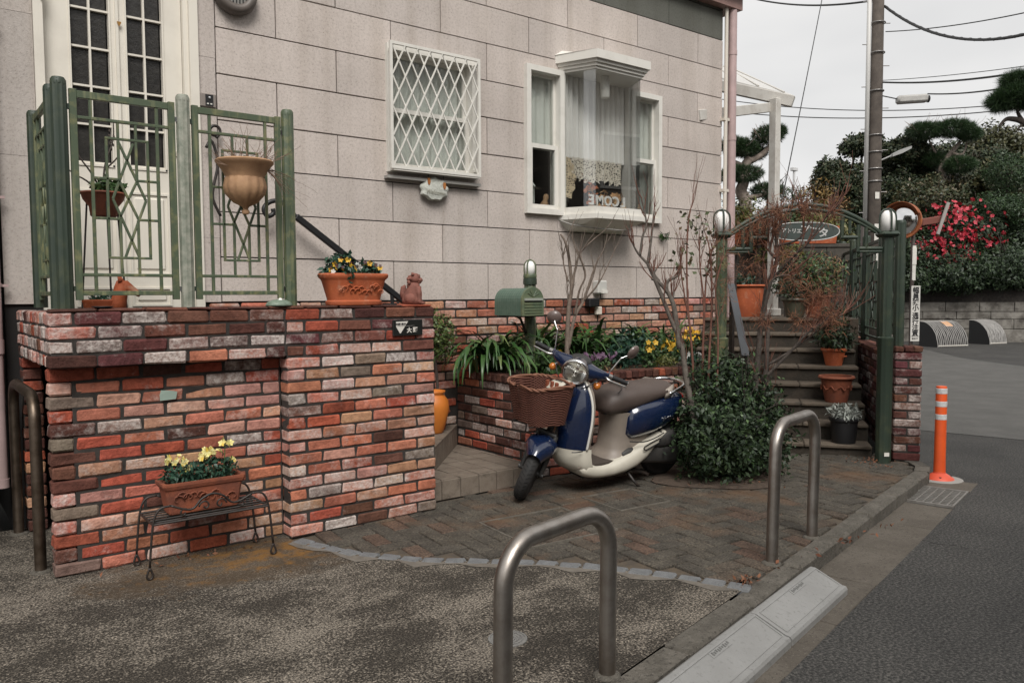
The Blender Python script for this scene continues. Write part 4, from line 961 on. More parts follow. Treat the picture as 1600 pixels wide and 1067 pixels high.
mb = MB(); mb.loft([oval_ring(.188,.074,.165), oval_ring(.01,.01,.172)]); mb.build('soil', SOIL, tb)
cloud_obj('foliage', [(-.08,0,.22,.075,.06,.075,520),(.06,0,.20,.11,.06,.045,520),(-.16,0,.19,.04,.05,.035,120),(-.07,-.085,.175,.02,.02,.035,30)], .032, LEAFB, tb, aspect=.6, sd=3)
def pansies(parent, pts, s_=.020):
    flower_cloud(parent, 'yellow_petals', pts, s_, YEL, 5)
    flower_cloud(parent, 'maroon_petals', [(x, y-.004, z+s_*.75) for x, y, z in pts], s_*.7, MAROON, 4)
pansies(tb, [(-.150,-.06,.235),(-.140,-.06,.215),(-.105,-.05,.262),(-.105,-.07,.205),(-.05,-.06,.235),(-.06,-.05,.262),(-.025,-.07,.215),(.045,-.06,.235),(.075,-.06,.245),(.115,-.06,.222),(.145,-.06,.218),(-.17,-.05,.205),(-.02,-.02,.23)], .019)
flower_cloud(tb, 'white_petals', [(.005,-.04,.24),(.012,-.05,.222),(-.158,-.06,.195)], .02, WHITEP, 5)

# shisa lion
sh = thing('lion_statue', 'small seated red clay guardian lion looking right on the brick pier', 'statue', (.395,-1.12,ZT), -.66)
mb = MB()
mb.loft([oval_ring(.062,.045,0,20,2.2), oval_ring(.064,.047,.03,20,2.2), [(x-.002, y, z) for x, y, z in oval_ring(.055,.043,.065,20,2)], [(x+.010, y, z) for x, y, z in oval_ring(.040,.040,.105,20,2)], [(x+.014, y, z) for x, y, z in oval_ring(.036,.037,.125,20,2)], [(x+.016, y, z) for x, y, z in oval_ring(.02,.02,.14,20,2)]])
for s_ in (-1, 1):
    mb.tube([(.038,s_*.022,.11),(.046,s_*.024,.06),(.046,s_*.026,.02),(.060,s_*.026,.008)], [.018,.015,.013,.014], 10); mb.ball((-.006,s_*.036,.035), .034, 10, 7, (1.1,.6,1)); mb.ball((.066,s_*.026,.008), .014, 8, 6, (1.2,1,.6))
mb.tube([(-.045,0,.03),(-.056,0,.07),(-.052,0,.105),(-.040,0,.118)], [.022,.020,.016,.006], 10)
mb.build('body', CLAY, sh, smooth=True)
mb = MB(); mb.ball((.020,0,.160), .036, 14, 10, (1.0,1.0,.95)); mb.ball((.048,0,.150), .020, 12, 8, (1.1,1.1,.8)); mb.ball((.046,0,.137), .016, 10, 7, (1,1.1,.6)); mb.ball((.058,0,.158), .007, 8, 6)
for s_ in (-1, 1): mb.ball((.045,s_*.016,.172), .0085, 8, 6); mb.tube([(.012,s_*.026,.178),(.006,s_*.034,.196)], [.011,.004], 7); mb.ball((.040,s_*.014,.181), .009, 8, 6, (1.4,1,.6))
for i in range(16):
    a = i*.8; mb.ball((-.006+.012*math.sin(i), .034*math.cos(a), .145+.034*math.sin(a)*.9-.006), .012, 7, 5)
mb.build('head', CLAY, sh, smooth=True)

# hanging urn
ur = thing('hanging_urn', 'tan fluted terracotta urn with dry twigs hung on the green railing', 'planter', (-.690,-1.265,1.785))
mb = MB(); mb.lathe([(0,0),(.016,.004),(.020,.018),(.012,.03),(.018,.042),(.060,.062),(.098,.105),(.108,.145),(.100,.182),(.098,.190)], 84, (0,0,0), None, .028, 14)
mb.lathe([(.096,.186),(.098,.196),(.108,.216),(.122,.238),(.136,.256),(.146,.266),(.148,.274),(.142,.280),(.130,.276),(.120,.255),(0,.245)], 32); mb.build('urn', TERRAT, ur, smooth=True, angle=50)
mb = MB()
for i in range(34): branch(mb, (R.gauss(.01,.05), R.gauss(0,.05), .245), (R.gauss(.2,.7), R.gauss(0,.6), R.uniform(.1,.8)), R.uniform(.07,.18), .0028, 1, .9, 3, 0, .5, .0009, 3)
for i in range(9): branch(mb, (.08, -.05, .25), (1, R.uniform(-.6,.2), R.uniform(-.9,.1)), R.uniform(.10,.20), .0022, 1, .6, 2, -.4, .4, .0008, 3)
mb.build('dry_twigs', M('dry twig', (.16,.10,.07), .9, (.25,.17,.12), 40), ur)
mb = MB(); mb.tube([(-.02,.13,.24),(-.02,.11,.29),(-.05,.06,.30)], .005, 6); mb.box(-.09,.07,.105,.118,.275,.285); mb.build('hanger', IRON, ur)

# bowl pot on a thin iron stand behind the railing
bs = thing('plant_stand', 'tall thin black iron plant stand behind the railing by the door', 'plant stand', (-1.24,-.62,1.285))
for i in range(3):
    a = i*2.1+.5; MB().tube([(.13*math.cos(a), .13*math.sin(a), 0), (.085*math.cos(a), .085*math.sin(a), .60)], .005, 6).build('leg', IRON, bs)
MB().tube([(.085*math.cos(t), .085*math.sin(t), .60) for t in [2*math.pi*i/20 for i in range(20)]], .005, 6, closed=True).build('ring', IRON, bs)
bo = thing('bowl_planter', 'wide terracotta bowl with budding branches on the iron stand behind the railing', 'planter', (-1.24,-.62,1.80))
MB().lathe([(.060,-.005),(.066,.0),(.072,.05),(.100,.085),(.108,.11),(.116,.118),(.112,.126),(.098,.122),(.09,.10),(0,.10)], 32).build('bowl', TERRAD, bo, smooth=True, angle=45)
cloud_obj('leaves', [(.02,0,.15,.07,.06,.04,140)], .05, LEAFM, bo, aspect=.55, sd=8)
mb = MB()
for P_ in (((.0,0,.11),(.01,.0,.25),(.03,-.01,.33),(.06,0,.42),(.062,0,.52)), ((.0,0,.11),(-.05,0,.22),(-.11,0,.31),(-.13,0,.38)), ((0,0,.11),(-.08,-.02,.18),(-.14,-.03,.21),(-.20,-.03,.26)), ((.01,0,.25),(.06,0,.30),(.085,0,.335))):
    mb.tube(smooth_path(P_, 3), [.006*(1-.5*i/(3*(len(P_)-1))) for i in range(3*(len(P_)-1)+1)], 5)
for i in range(14):
    t = R.random(); mb.ball((.05+R.uniform(-.01,.015), 0, .36+.16*t), .006, 6, 4, (.7,.7,1.6))
mb.build('budding_stems', BARKD, bo, smooth=True)

# horse planter
hp = thing('horse_planter', 'terracotta planter shaped like a horse behind the railing', 'planter', (-1.30,-.92,1.287), -.60); 
mb = MB()
mb.loft([[(x-.03, y, z) for x, y, z in oval_ring(*q, 24, 2.4)] for q in ((.070,.045,0),(.080,.052,.02),(.084,.055,.045),(.088,.058,.052),(.088,.058,.060),(.076,.046,.060),(.07,.04,.045))])
mb.tube([(.050,0,.0),(.062,0,.05),(.075,0,.10),(.092,0,.135)], [.040,.038,.032,.026], 14); mb.loft([[(x, y, z) for x, y, z in [(cx + a*ux, b2, cz + a*uz) for a, b2 in [(hh*math.cos(t), ww*math.sin(t)) for t in [2*math.pi*i/14 for i in range(14)]]]] for cx, cz, hh, ww, ux, uz in ((.070,.140,.020,.016,.5,.86),(.095,.132,.028,.022,.5,.86),(.125,.112,.022,.018,.5,.86),(.155,.092,.016,.015,.5,.86),(.168,.082,.012,.013,.5,.86))])
for s_ in (-1,1): mb.tube([(.078,s_*.012,.150),(.066,s_*.015,.185)], [.012,.002], 7)
mb.tube([(.062,0,.155),(.054,0,.125),(.044,0,.09),(.036,0,.06)], [.008,.013,.012,.008], 7)
mb.build('body', TERRA, hp, smooth=True)
cloud_obj('succulents', [(-.03,0,.068,.055,.035,.016,90)], .02, LEAFB, hp, aspect=.7, sd=5)

# green bug shaped lamp lying on the wall top
sl = thing('garden_light', 'flat green mesh garden light lying on the terrace wall by the last railing post', 'garden light', (-.475,-1.15,ZT))
MB().lathe([(.072,0),(.076,.006),(.066,.02),(.040,.033),(.012,.038),(0,.038)], 28, (0,0,0), Matrix.Diagonal((1,.8,1))).build('shell', M('pale green enamel', (.20,.26,.20), .5, (.12,.16,.12), 60), sl, smooth=True)
MB().ball((.0,-.02,.034), .011, 10, 6).build('bulb', OPAL, sl)
sc_ = thing('saucer', 'dark round plate lying at the foot of the railing corner post', 'plate', (-1.36,-1.14,ZT)); MB().lathe([(.032,0),(.05,.008),(.048,.010),(.03,.004),(0,.004)], 24).build('dish', BLACK, sc_, smooth=True)

# stair handrail and scrolls in black iron, mounted along the house wall
hr = thing('stair_handrail', 'black handrail sloping down along the house wall beside the terrace steps', 'handrail', (-.3,-.1,1.3))
def wp_(x, y, Y=-.12):                      # measured point on a plane parallel to the house wall
    d = FW + RT*((x-800)/FPX) - UP*((y-533.5)/FPX); return CAM + d*((Y-CAM.y)/d.y) - Vector((-.3,-.1,1.3))
p0, p1 = wp_(462, 338), wp_(632, 472); v = (p1-p0)
m = frame_m(p0, v.normalized(), (0,1,0), v.normalized().cross(Vector((0,1,0)))); MB().bevbox(0, v.length, -.018, .018, -.022, .022, .006, m).build('rail_bar', BLACK, hr)
MB().tube(smooth_path([wp_(466,344), wp_(448,322), wp_(432,314), wp_(418,318), wp_(412,328), wp_(418,338), wp_(427,334), wp_(426,326)], 4), .016, 8).build('scroll_end', BLACK, hr, smooth=True)
MB().tube([wp_(612,458), wp_(613,475), wp_(617,482)], .014, 8).bevbox(-.03,.03,-.03,.09,-.02,.02,.004, Matrix.Translation(wp_(612,478))).build('bracket', BLACK, hr)
wh = thing('wall_scroll', 'black iron scroll bracket on the house wall right of the door', 'scroll bracket', (-.4,-.06,1.8))
def wq(x, y): return wp_(x, y, -.05) + Vector((-.3,-.1,1.3)) - Vector((-.4,-.06,1.8))
MB().tube(smooth_path([wq(340,212), wq(332,211), wq(328,203), wq(333,197), wq(341,199), wq(344,207), wq(338,216)], 4), .010, 8).tube(smooth_path([wq(322,231), wq(330,220), wq(338,240), wq(340,262), wq(334,290), wq(333,312), wq(345,338)], 4), .010, 8).build('scroll', IRON, wh, smooth=True)

# ------------------------------------------------------------------ iron flower bench with planter
st = thing('iron_plant_bench', 'low black wrought iron plant bench with curly front in front of the brick wall', 'plant stand', (-.94,-1.24,0))
def bar_(name, P_, r_=.0058, k=4): return MB().tube(smooth_path(P_, k), r_, 6).build(name, IRON, st, smooth=True)
fx, bx, zt = .31, .31, .265
for sx in (-1, 1):
    for y, nm_ in ((-.16,'leg'),(.10,'leg')):
        bar_('leg', [(sx*.20,y,.345),(sx*.255,y,.335),(sx*.285,y,.26),(sx*.305,y,.06)]); bar_('foot_loop', [(sx*.305,y,.06),(sx*.305-.014,y,.02),(sx*.305,y,.004),(sx*.305+.014,y,.02),(sx*.305,y,.06)], .0055)
for y in (-.16, .10):
    bar_('arched_top', [(-.20,y,.345),(-.13,y,.315),(-.09,y,.318),(-.055,y,.355),(0,y,.375),(.055,y,.355),(.09,y,.318),(.13,y,.315),(.20,y,.345)])
    for sx in (-1, 1):
        bar_('scroll', [(sx*(.008+.030*(1-t/11)*math.cos(t*.65)+.03), y, .318+.030*(1-t/11)*math.sin(t*.65)) for t in range(11)], .0045, 2)
        bar_('scroll', [(sx*(.14+.022*(1-t/10)*math.cos(2.2-t*.7)), y, .300+.022*(1-t/10)*math.sin(2.2-t*.7)) for t in range(9)], .0045, 2)
    MB().tube([(-.285,y,zt),(.285,y,zt)], .0062, 6).build('side_rail', IRON, st)
for i in range(6):
    y = -.14 + i*.045; MB().tube([(-.283,y,zt+.004),(.283,y,zt+.004)], .0045, 5).build('slat', IRON, st)
for x in (-.283, .283): MB().tube([(x,-.16,zt),(x,.10,zt)], .0062, 6).build('end_rail', IRON, st)
pl = thing('terracotta_trough', 'rectangular terracotta trough of pale yellow flowers on the black iron bench', 'planter', (-.955,-1.265,.2785))
def rrect(hx, hy, z, c=.012): return [(hx,-hy+c,z),(hx,hy-c,z),(hx-c,hy,z),(-hx+c,hy,z),(-hx,hy-c,z),(-hx,-hy+c,z),(-hx+c,-hy,z),(hx-c,-hy,z)]
MB().loft([rrect(.170,.058,0), rrect(.172,.060,.008), rrect(.190,.072,.125), rrect(.196,.078,.128), rrect(.205,.084,.145), rrect(.205,.084,.158), rrect(.186,.066,.158), rrect(.183,.062,.14)]).build('trough', TERRAD, pl)
mb = MB(); relief_swirls(mb, -.15, .15, .02, .115, frame_m((0,-.065,0), (1,0,0), Vector((0,-.12,1)).normalized(), Vector((0,-1,-.12)).normalized()), 11, 5); mb.build('relief_scrolls', TERRAD, pl, smooth=True)
MB().box(-.182,.182,-.062,.062,.135,.142).build('soil', SOIL, pl)
cloud_obj('foliage', [(-.12,0,.185,.06,.05,.05,260),(.06,0,.19,.12,.05,.055,480),(-.03,0,.175,.06,.05,.04,160)], .035, LEAFB, pl, aspect=.35, sd=21)
mb = MB(); FL = []
for (x, z, n) in ((-.145,.265,7),(-.095,.26,6),(-.075,.205,7),(.02,.27,8),(.045,.295,10),(.07,.275,8),(.125,.325,7),(.0,.255,4),(.155,.25,3)):
    mb.tube([(x*.85,R.uniform(-.02,.02),.14),(x,-.01,z)], .0025, 4)
    FL += [(x+R.gauss(0,.014), -.012+R.gauss(0,.012), z+R.gauss(0,.013)) for _ in range(n)]
mb.build('stems', LEAFM, pl); flower_cloud(pl, 'blooms', FL, .018, PALEY, 5)

# ------------------------------------------------------------------ steel hoops
def hoop(p0, p1, h, label, r_=.0302, z0=0, lean=(0,0), mat=None):
    p0, p1 = Vector(p0), Vector(p1); t = thing('steel_hoop_bollard', label, 'bollard', ((p0+p1)/2).to_tuple(), 0, 'stainless steel hoop bollards'); c = (p0+p1)/2; a, b2 = p0-c, p1-c
    d = (b2-a).normalized(); rr = .14; P_ = [a + Vector((0,0,-.25))]; l_ = Vector((lean[0], lean[1], 0)); zt = Vector((0,0,h))
    P_ += [a + (zt-Vector((0,0,rr)))*k + l_*k for k in (.3,.6,1)]
    for i in range(1, 8): q = i/8*math.pi/2; P_.append(a + l_ + Vector((0,0,h-rr)) + d*rr*(1-math.cos(q)) + Vector((0,0,rr*math.sin(q))))
    for i in range(0, 8): q = i/8*math.pi/2; P_.append(b2 + l_ + Vector((0,0,h-rr)) - d*rr*(1-math.sin(q)) + Vector((0,0,rr*math.cos(q))))
    P_ += [b2 + (zt-Vector((0,0,rr)))*k + l_*k for k in (1,.6,.3)]; P_ += [b2 + Vector((0,0,-.25))]
    MB().tube(P_, r_, 20).build('hoop', mat or STEEL, t, smooth=True, angle=60)
    for q in (a, b2):
        MB().lathe([(.048,-.01),(.05,.003),(.036,.010),(r_+.001,.012)], 18, q).build('foot_mortar', KERBM, t, smooth=True)
    return t
hoop(kn(-1.50, 3.30), kn(-.95, 3.325), .605, 'near stainless steel hoop bollard at the edge of the drive', lean=(.008,.0))
hoop(kn(.575, 3.325), kn(1.13, 3.335), .70, 'far stainless steel hoop bollard standing on the brick paving by the kerb', lean=(.035,.01))
hoop((-1.640,-.93,0), (-1.645,-.12,0), .88, 'dull steel hoop tucked under the terrace at the left end of the brick wall', .027, mat=M('tarnished steel', (.17,.135,.105), .45, (.07,.05,.035), 9, metal=.9))
# ------------------------------------------------------------------ tiled steps up to the terrace
TILE = M('beige outdoor tile', (.20,.165,.13), .75, (.14,.11,.085), 7, bump=.35, bscale=90, fine=[(12, (.10,.08,.062), .56, .72), (130, (.26,.22,.18), .6, .72)])
GROUT = M('dark grout', (.022,.018,.015), .95)
ts = thing('tiled_steps', 'beige tiled entrance steps between the brick pier and the raised bed', 'steps', (.55,-1.0,0)); SO = Vector((.55,-1.0,0))
def S(o): o.location = -SO; o.parent = ts; return o
lz = .132
S(MB().box(.51, 1.462, -1.012, -.02, -.02, lz-.008).build('landing_core', GROUT))
poly2 = [(1.455,-.02),(.78,-.74),(.52,-.98),(.40,-.98),(.40,-.02)]
S(MB().prism(poly2, lz-.01, .30-.008).build('step_core', GROUT))
for i in range(3): S(MB().box(-.4, .60-.28*i, -.98+.002*i, -.02, .29+.165*i, .455+.165*i).build('upper_step', TILE))
tw_ = .152
# landing tiles, diagonal grid as laid
a45 = math.radians(0)
for i in range(7):
    for j in range(8):
        x0, y0 = .515 + i*tw_, -1.012 + j*tw_*.94
        q = [(x0+.0035,y0+.0035),(x0+tw_-.0035,y0+.0035),(x0+tw_-.0035,y0+tw_*.94-.0035),(x0+.0035,y0+tw_*.94-.0035)]
        q = clip_conv(q, [(1,0,1.462),(0,1,-.02),(-.729,.684,-.729*.78+.684*-.74)])
        if len(q) > 2: mb = MB(); mb.prism(q, lz-.012, lz+R.uniform(-.001,.001)); S(mb.build('tile', TILE))
for i in range(7):
    x0 = .515 + i*tw_; x1 = min(x0+tw_, 1.40)
    if x1-x0 > .03: S(MB().bevbox(x0+.003, x1-.003, -1.022, -1.008, .0, lz-.004, .002).build('riser_tile', TILE))
d2 = Vector((1.455-.78, -.02+.74, 0)); l2 = d2.length; d2.normalize(); n2 = Vector((d2.y,-d2.x,0))
k = 0
while k*.10 < l2-.02:
    m = frame_m(Vector((.78,-.74,0)) + d2*(k*.10), d2, -n2, (0,0,1)); S(MB().bevbox(.003, min(.098, l2-k*.10), -.010, .01, lz, .292, .002, m).build('riser_tile', TILE)); k += 1
for k in range(5):
    q = [(.78+d2.x*k*.2 - n2.x*a, -.74+d2.y*k*.2 - n2.y*a) for a in (-.012,.19)] + [(.78+d2.x*(k*.2+.195) - n2.x*a, -.74+d2.y*(k*.2+.195) - n2.y*a) for a in (.19,-.012)]
    q = clip_conv(q, [(1,0,1.458),(0,1,-.02)])
    if len(q) > 2: mb = MB(); mb.prism(q, .289, .301); S(mb.build('tile', TILE))
S(MB().prism([(1.3,-.02),(.62,-.74),(.42,-.74),(.42,-.02)], .28, .2985).build('tread', TILE))
# orange jar on the second step and the little topiary behind the pier
jr = thing('orange_jar', 'tall orange clay jar half hidden behind the brick pier', 'jar', (1.09,-.25,.302))
MB().lathe([(.070,0),(.078,.01),(.105,.10),(.125,.19),(.118,.25),(.088,.29),(.080,.30),(.094,.312),(.096,.325),(.084,.327),(.075,.30),(0,.28)], 36).build('jar', ORANGE, jr, smooth=True)
tpz = thing('topiary_plant', 'small round leafed standard plant rising behind the right end of the brick pier', 'plant', (1.19,-.14,.46))
mb = MB(); mb.tube(smooth_path([(0,0,-.02),(.012,0,.2),(-.008,0,.42),(.01,0,.56)], 3), [.012]*7+[.008]*3, 6); branch(mb, (.0,0,.5), (.2,0,1), .2, .006, 2, .8, 3); branch(mb, (.0,0,.45), (-.3,-.2,1), .2, .006, 2, .8, 3); mb.build('stem', BARKD, tpz)
cloud_obj('crown', [(.0,0,.62,.15,.14,.15,1200),(.05,0,.48,.12,.10,.09,320)], .026, M('topiary leaf', (.06,.09,.02), .5, island=[(.04,.07,.018),(.08,.12,.03),(.13,.16,.045)]), tpz, aspect=.7, sd=31)
MB().lathe(pot_profile(.07,.095,.16), 20).build('pot', TERRAD, tpz, loc=(0,0,-.16))

# ------------------------------------------------------------------ raised brick bed
bed = thing('raised_bed', 'raised brick flower bed with a soldier course rim behind the scooter', 'raised bed', (1.466,-.9,0)); BO = Vector((1.466,-.9,0))
W_BED = dict(brown=4, red=3, dark=2.5, grey=3, salmon=2, maroon=1.5); PB = .0695
brick_run(bed, Vector((1.466,-.02,0))-BO, (0,-1), .90, 10, 0, W_BED, lambda r_, x: (.30,.30), pitch=PB, depth=.06)
fd = Vector((3.02-1.466, -1.32+.92, 0)); fl = fd.length
bpath = [(1.466,-.92),(2.05,-1.03),(2.60,-1.06),(3.05,-1.13)]
for i in range(3):
    (x0,y0),(x1,y1) = bpath[i], bpath[i+1]; v = Vector((x1-x0,y1-y0,0))
    brick_run(bed, Vector((x0,y0,0))-BO, v, v.length-.006, 10, 0, W_BED if i == 0 else dict(salmon=4, red=3, brown=2, grey=2, pink=2), (.32,.3), pitch=PB, depth=.06)
def Bd(o): o.location = -BO; o.parent = bed; return o
inner = [(1.52,-.02),(1.52,-.88),(2.05,-.985),(2.60,-1.01),(3.05,-1.08),(4.6,-.3),(4.6,-.02)]
Bd(MB().prism([(1.475,-.03),(1.475,-.91),(2.05,-1.02),(2.60,-1.05),(3.05,-1.12),(4.7,-.32),(4.7,-.03)], 0, .695).build('bed_core', MORTAR))
W_RIM = dict(brown=4, red=3, dark=3)
L_ = .012
while L_ < .88: put_brick(bed, Vector((1.512, -.02-L_-.03, .724))-BO, math.pi/2, .058, .11, .062, W_RIM, (.12,.1), 'rim_brick'); L_ += .067
for i in range(3):
    (x0,y0),(x1,y1) = bpath[i], bpath[i+1]; v = Vector((x1-x0,y1-y0,0)); l_ = v.length; v.normalize(); n = Vector((v.y,-v.x,0)); s_ = .0
    while s_ < l_-.03: q = Vector((x0,y0,0)) + v*(s_+.033) - n*.045; q.z = .724; put_brick(bed, q-BO, math.atan2(v.y,v.x), .058, .11, .062, W_RIM, (.12,.1), 'rim_brick'); s_ += .067
mb = MB(); vs = []; 
Bd(MB().prism([(1.565,-.02),(1.565,-.86),(2.05,-.96),(2.60,-.985),(3.05,-1.05),(4.6,-.3),(4.6,-.02)], .65, .735).build('soil', SOIL))
struct(Bd(cloud_obj('leaf_litter', [(2.4,-.55,.738,.85,.42,.006,700)], .03, STRAWM, bed, aspect=.3, shell=1.0, sd=71)), 'stuff')

# mailbox on its lamp post
mp_ = thing('lamp_post', 'green fluted post with a caged dome lamp carrying the mailbox', 'lamp post', (1.855,-.50,.72))
def dome_lamp(t, z, r_, h, cage=GREEND):
    t = MB().lathe([(r_*1.05,z-.022),(r_*1.08,z-.018),(r_*1.08,z+.004),(r_,z+.010)], 24).build('lamp', cage, t, smooth=True, angle=40)
    MB().lathe([(r_*.85,z),(r_*.85,z+h*.6),(r_*.74,z+h*.8),(r_*.45,z+h*.95),(0,z+h)], 24).build('lamp_glass', OPAL, t, smooth=True)
    for i in range(4):
        a = i*math.pi/2 + .45; c_, s_ = math.cos(a), math.sin(a)
        MB().tube(smooth_path([(r_*c_, r_*s_, z), (r_*c_, r_*s_, z+h*.62), (r_*.82*c_, r_*.82*s_, z+h*.86), (r_*.45*c_, r_*.45*s_, z+h*1.0), (0,0,z+h*1.05)], 3), .0062, 6).build('cage_rib', cage, t)
MB().lathe([(.044,-.05),(.044,.73),(.040,.74)], 40, (0,0,0), None, .05, 10).build('post', GREEN, mp_, smooth=True, angle=35)
MB().lathe([(.054,.72),(.056,.735),(.054,.768),(.05,.772)], 24).build('collar', GREEND, mp_, smooth=True, angle=35)
dome_lamp(mp_, .795, .050, .115, GREEN)
mx_ = thing('mailbox', 'green arched metal mailbox with a ribbed door mounted beside the lamp post', 'mailbox', (1.685,-.56,1.20))
def arch(hw, h, y, n=14): return [(-hw,y,0)] + [(hw*math.cos(math.pi-math.pi*i/n), y, h-hw+hw*math.sin(math.pi*i/n)) for i in range(n+1)] + [(hw,y,0)]
MBX = M('mailbox green', (.075,.125,.095), .5, (.10,.15,.115), 20)
mb = MB(); ys = [-.17+.34*i/24 for i in range(25)]; mb.loft([arch(.102*(1-(.012 if i % 2 else 0)), .212*(1-(.008 if i % 2 else 0)), y) for i, y in enumerate(ys)]); mb.build('shell', MBX, mx_)
mb = MB(); mb.loft([arch(.106,.218,-.185), arch(.106,.218,-.165)]); mb.build('door', M('mailbox door green', (.085,.12,.075), .5, (.14,.16,.09), 14), mx_)
for i, z in enumerate((.02,.042,.064,.086)): MB().box(-.088,.088,-.190,-.184,z,z+.012).build('door_slat', MATS['mailbox door green'], mx_)
MB().box(-.085,.085,-.188,-.183,.105,.116).build('slot', BLACK, mx_); MB().box(-.088,.088,-.200,-.184,.116,.134).build('slot_flap', M('flap grey', (.30,.32,.28), .4), mx_)
mb = MB()
for a in (30,60,90,120,150): mb.tube([(0,-.188,.145),(.062*math.cos(math.radians(a)), -.188, .145+.055*math.sin(math.radians(a)))], .003, 5)
mb.build('fan_relief', MATS['mailbox door green'], mx_)
MB().tube(smooth_path([(-.07,-.06,-.004),(0,-.02,-.02),(.07,.04,-.06),(.13,.06,-.16)], 3), .011, 6).box(-.09,.17,-.15,.13,-.012,-.001).build('bracket', IRON, mx_)

# strap leaved clumps
strap_clump((1.57,-.34,.74), 66, .60, .040, 'agapanthus clump spilling over the left wall of the raised bed', .05, 1.35, az=(-2.1,1.1))
strap_clump((1.82,-.20,.74), 56, .54, .034, 'agapanthus clump against the wall left of the mailbox post', .06, 1.0)
strap_clump((2.22,-.20,.74), 74, .62, .036, 'agapanthus clump behind the far scooter mirror', .07, 1.0)
strap_clump((2.60,-.22,.74), 74, .60, .036, 'agapanthus clump at the foot of the bare forked shrub', .07, 1.0)
strap_clump((3.02,-.24,.74), 60, .54, .030, 'agapanthus clump under the socket cover on the wall', .07, .9)
strap_clump((3.42,-.26,.74), 60, .52, .028, 'grassy strap leaved clump under the bay window', .08, .9)
strap_clump((3.90,-.28,.74), 56, .52, .026, 'strap leaved clump near the downpipe behind the roses', .08, .9)
# low flowers of the bed
def bedding(loc, rx, ry, rz, n, mat, label, flowers=None, fs=.022, nf=10, sd=1, size=.035, cat='flowers', name='bedding_plant', aspect=.55, k=5):
    t = thing(name, label, cat, loc, 0, 'low plants in the raised bed'); cloud_obj('foliage', [(0,0,rz*.8,rx,ry,rz,n)], size, mat, t, sd=sd, aspect=aspect, shell=.9)
    if flowers: flower_cloud(t, 'flowers', [(R.gauss(0,rx*.55), R.gauss(-ry*.3,ry*.4), rz*1.45+R.gauss(0,rz*.22)) for _ in range(nf)], fs, flowers, k)
    return t
bedding((1.90,-.66,.735), .15, .13, .10, 620, LEAFM, 'glossy leafed green plant below the mailbox post', sd=41, cat='plant', size=.05)
bedding((2.02,-.62,.735), .10, .08, .09, 220, LEAFM, 'yellow pansies beside the far handlebar grip', YEL, .022, 9, 42)
bedding((2.32,-.72,.735), .17, .12, .08, 520, LEAFM, 'purple ornamental kale between headlight and mirror', PURP, .024, 34, 43, k=6)
bedding((2.72,-.72,.735), .12, .10, .15, 420, LEAFB, 'tall bluish green leafy plant in the middle of the bed', None, sd=44, size=.05, cat='plant')
bedding((2.92,-.80,.735), .10, .08, .12, 320, LEAFM, 'yellow pansies behind the near scooter mirror', YEL, .025, 14, 45)
bedding((3.05,-.88,.735), .12, .08, .06, 420, LEAFY, 'low yellow green sedum at the rim of the bed', None, sd=46, cat='plant', size=.022)
bedding((3.26,-.72,.735), .14, .10, .12, 360, LEAFM, 'bright yellow pansies beside the forked bare tree', YEL, .027, 20, 47)
bedding((3.62,-.62,.735), .14, .10, .16, 360, LEAFM, 'tall orange yellow pansies near the gate post', M('orange petal', (.62,.28,.01), .6, island=[(.62,.28,.01),(.66,.40,.02)]), .026, 22, 48)
bedding((3.34,-.90,.735), .12, .08, .06, 260, LEAFB, 'white pansies in front of the green gate post', WHITEP, .025, 9, 49)
bedding((3.02,-.50,.735), .22, .16, .17, 640, LEAFB, 'broad leafy bushy plant behind the yellow pansies', None, sd=50, cat='plant', size=.055)
bedding((3.6,-.40,.735), .22, .16, .15, 520, LEAFM, 'green leafy plant close to the house wall behind the rose stems', None, sd=51, cat='plant', size=.05)
sp_ = thing('small_pot', 'square terracotta pot with a small plant on the corner of the raised bed', 'flower pot', (1.57,-.13,.742))
MB().loft([rrect(.055,.055,0,.006), rrect(.068,.068,.11,.006), rrect(.074,.074,.112,.006), rrect(.074,.074,.13,.006), rrect(.062,.062,.13,.006), rrect(.06,.06,.115,.006)]).build('pot', TERRA, sp_); cloud_obj('leaves', [(0,0,.14,.05,.05,.03,60)], .04, LEAFM, sp_, sd=9)
# bare forked shrub in the bed
fs_ = thing('bare_shrub', 'bare forked grey shrub in front of the bay window', 'shrub', pt(890,600,6.02).to_tuple())
O_ = pt(890,600,6.02)
def tree_from(parent, paths, O_, mat, name='branches', twigs=0, tl=.2, tr=.004, lev=1, ups=.3, n=7, spread=.7, tmat=None, taper=.35):
    mb = MB(); tb_ = MB()
    for P_, r0, r1 in paths:
        r0, r1 = r0*1.25, r1*1.2
        pts_ = smooth_path([pt(*p)-O_ for p in P_], 4); k = len(pts_)
        mb.tube(pts_, [r0 + (r1-r0)*i/(k-1) for i in range(k)], n)
        for j in range(twigs):
            i = R.randint(k//3, k-1); d = (pts_[i]-pts_[i-1]).normalized(); branch(tb_, pts_[i], d + Vector((R.uniform(-1,1), R.uniform(-1,1), R.uniform(0,1)))*spread, tl*R.uniform(.5,1.2), min(tr, r1), lev, .6, 2, ups, .3, .0011, 4)
    o = mb.build(name, mat, parent, smooth=True)
    if tb_.v: struct(tb_.build('twigs', tmat or mat, parent, smooth=True), 'stuff')
    return o
D = 6.02
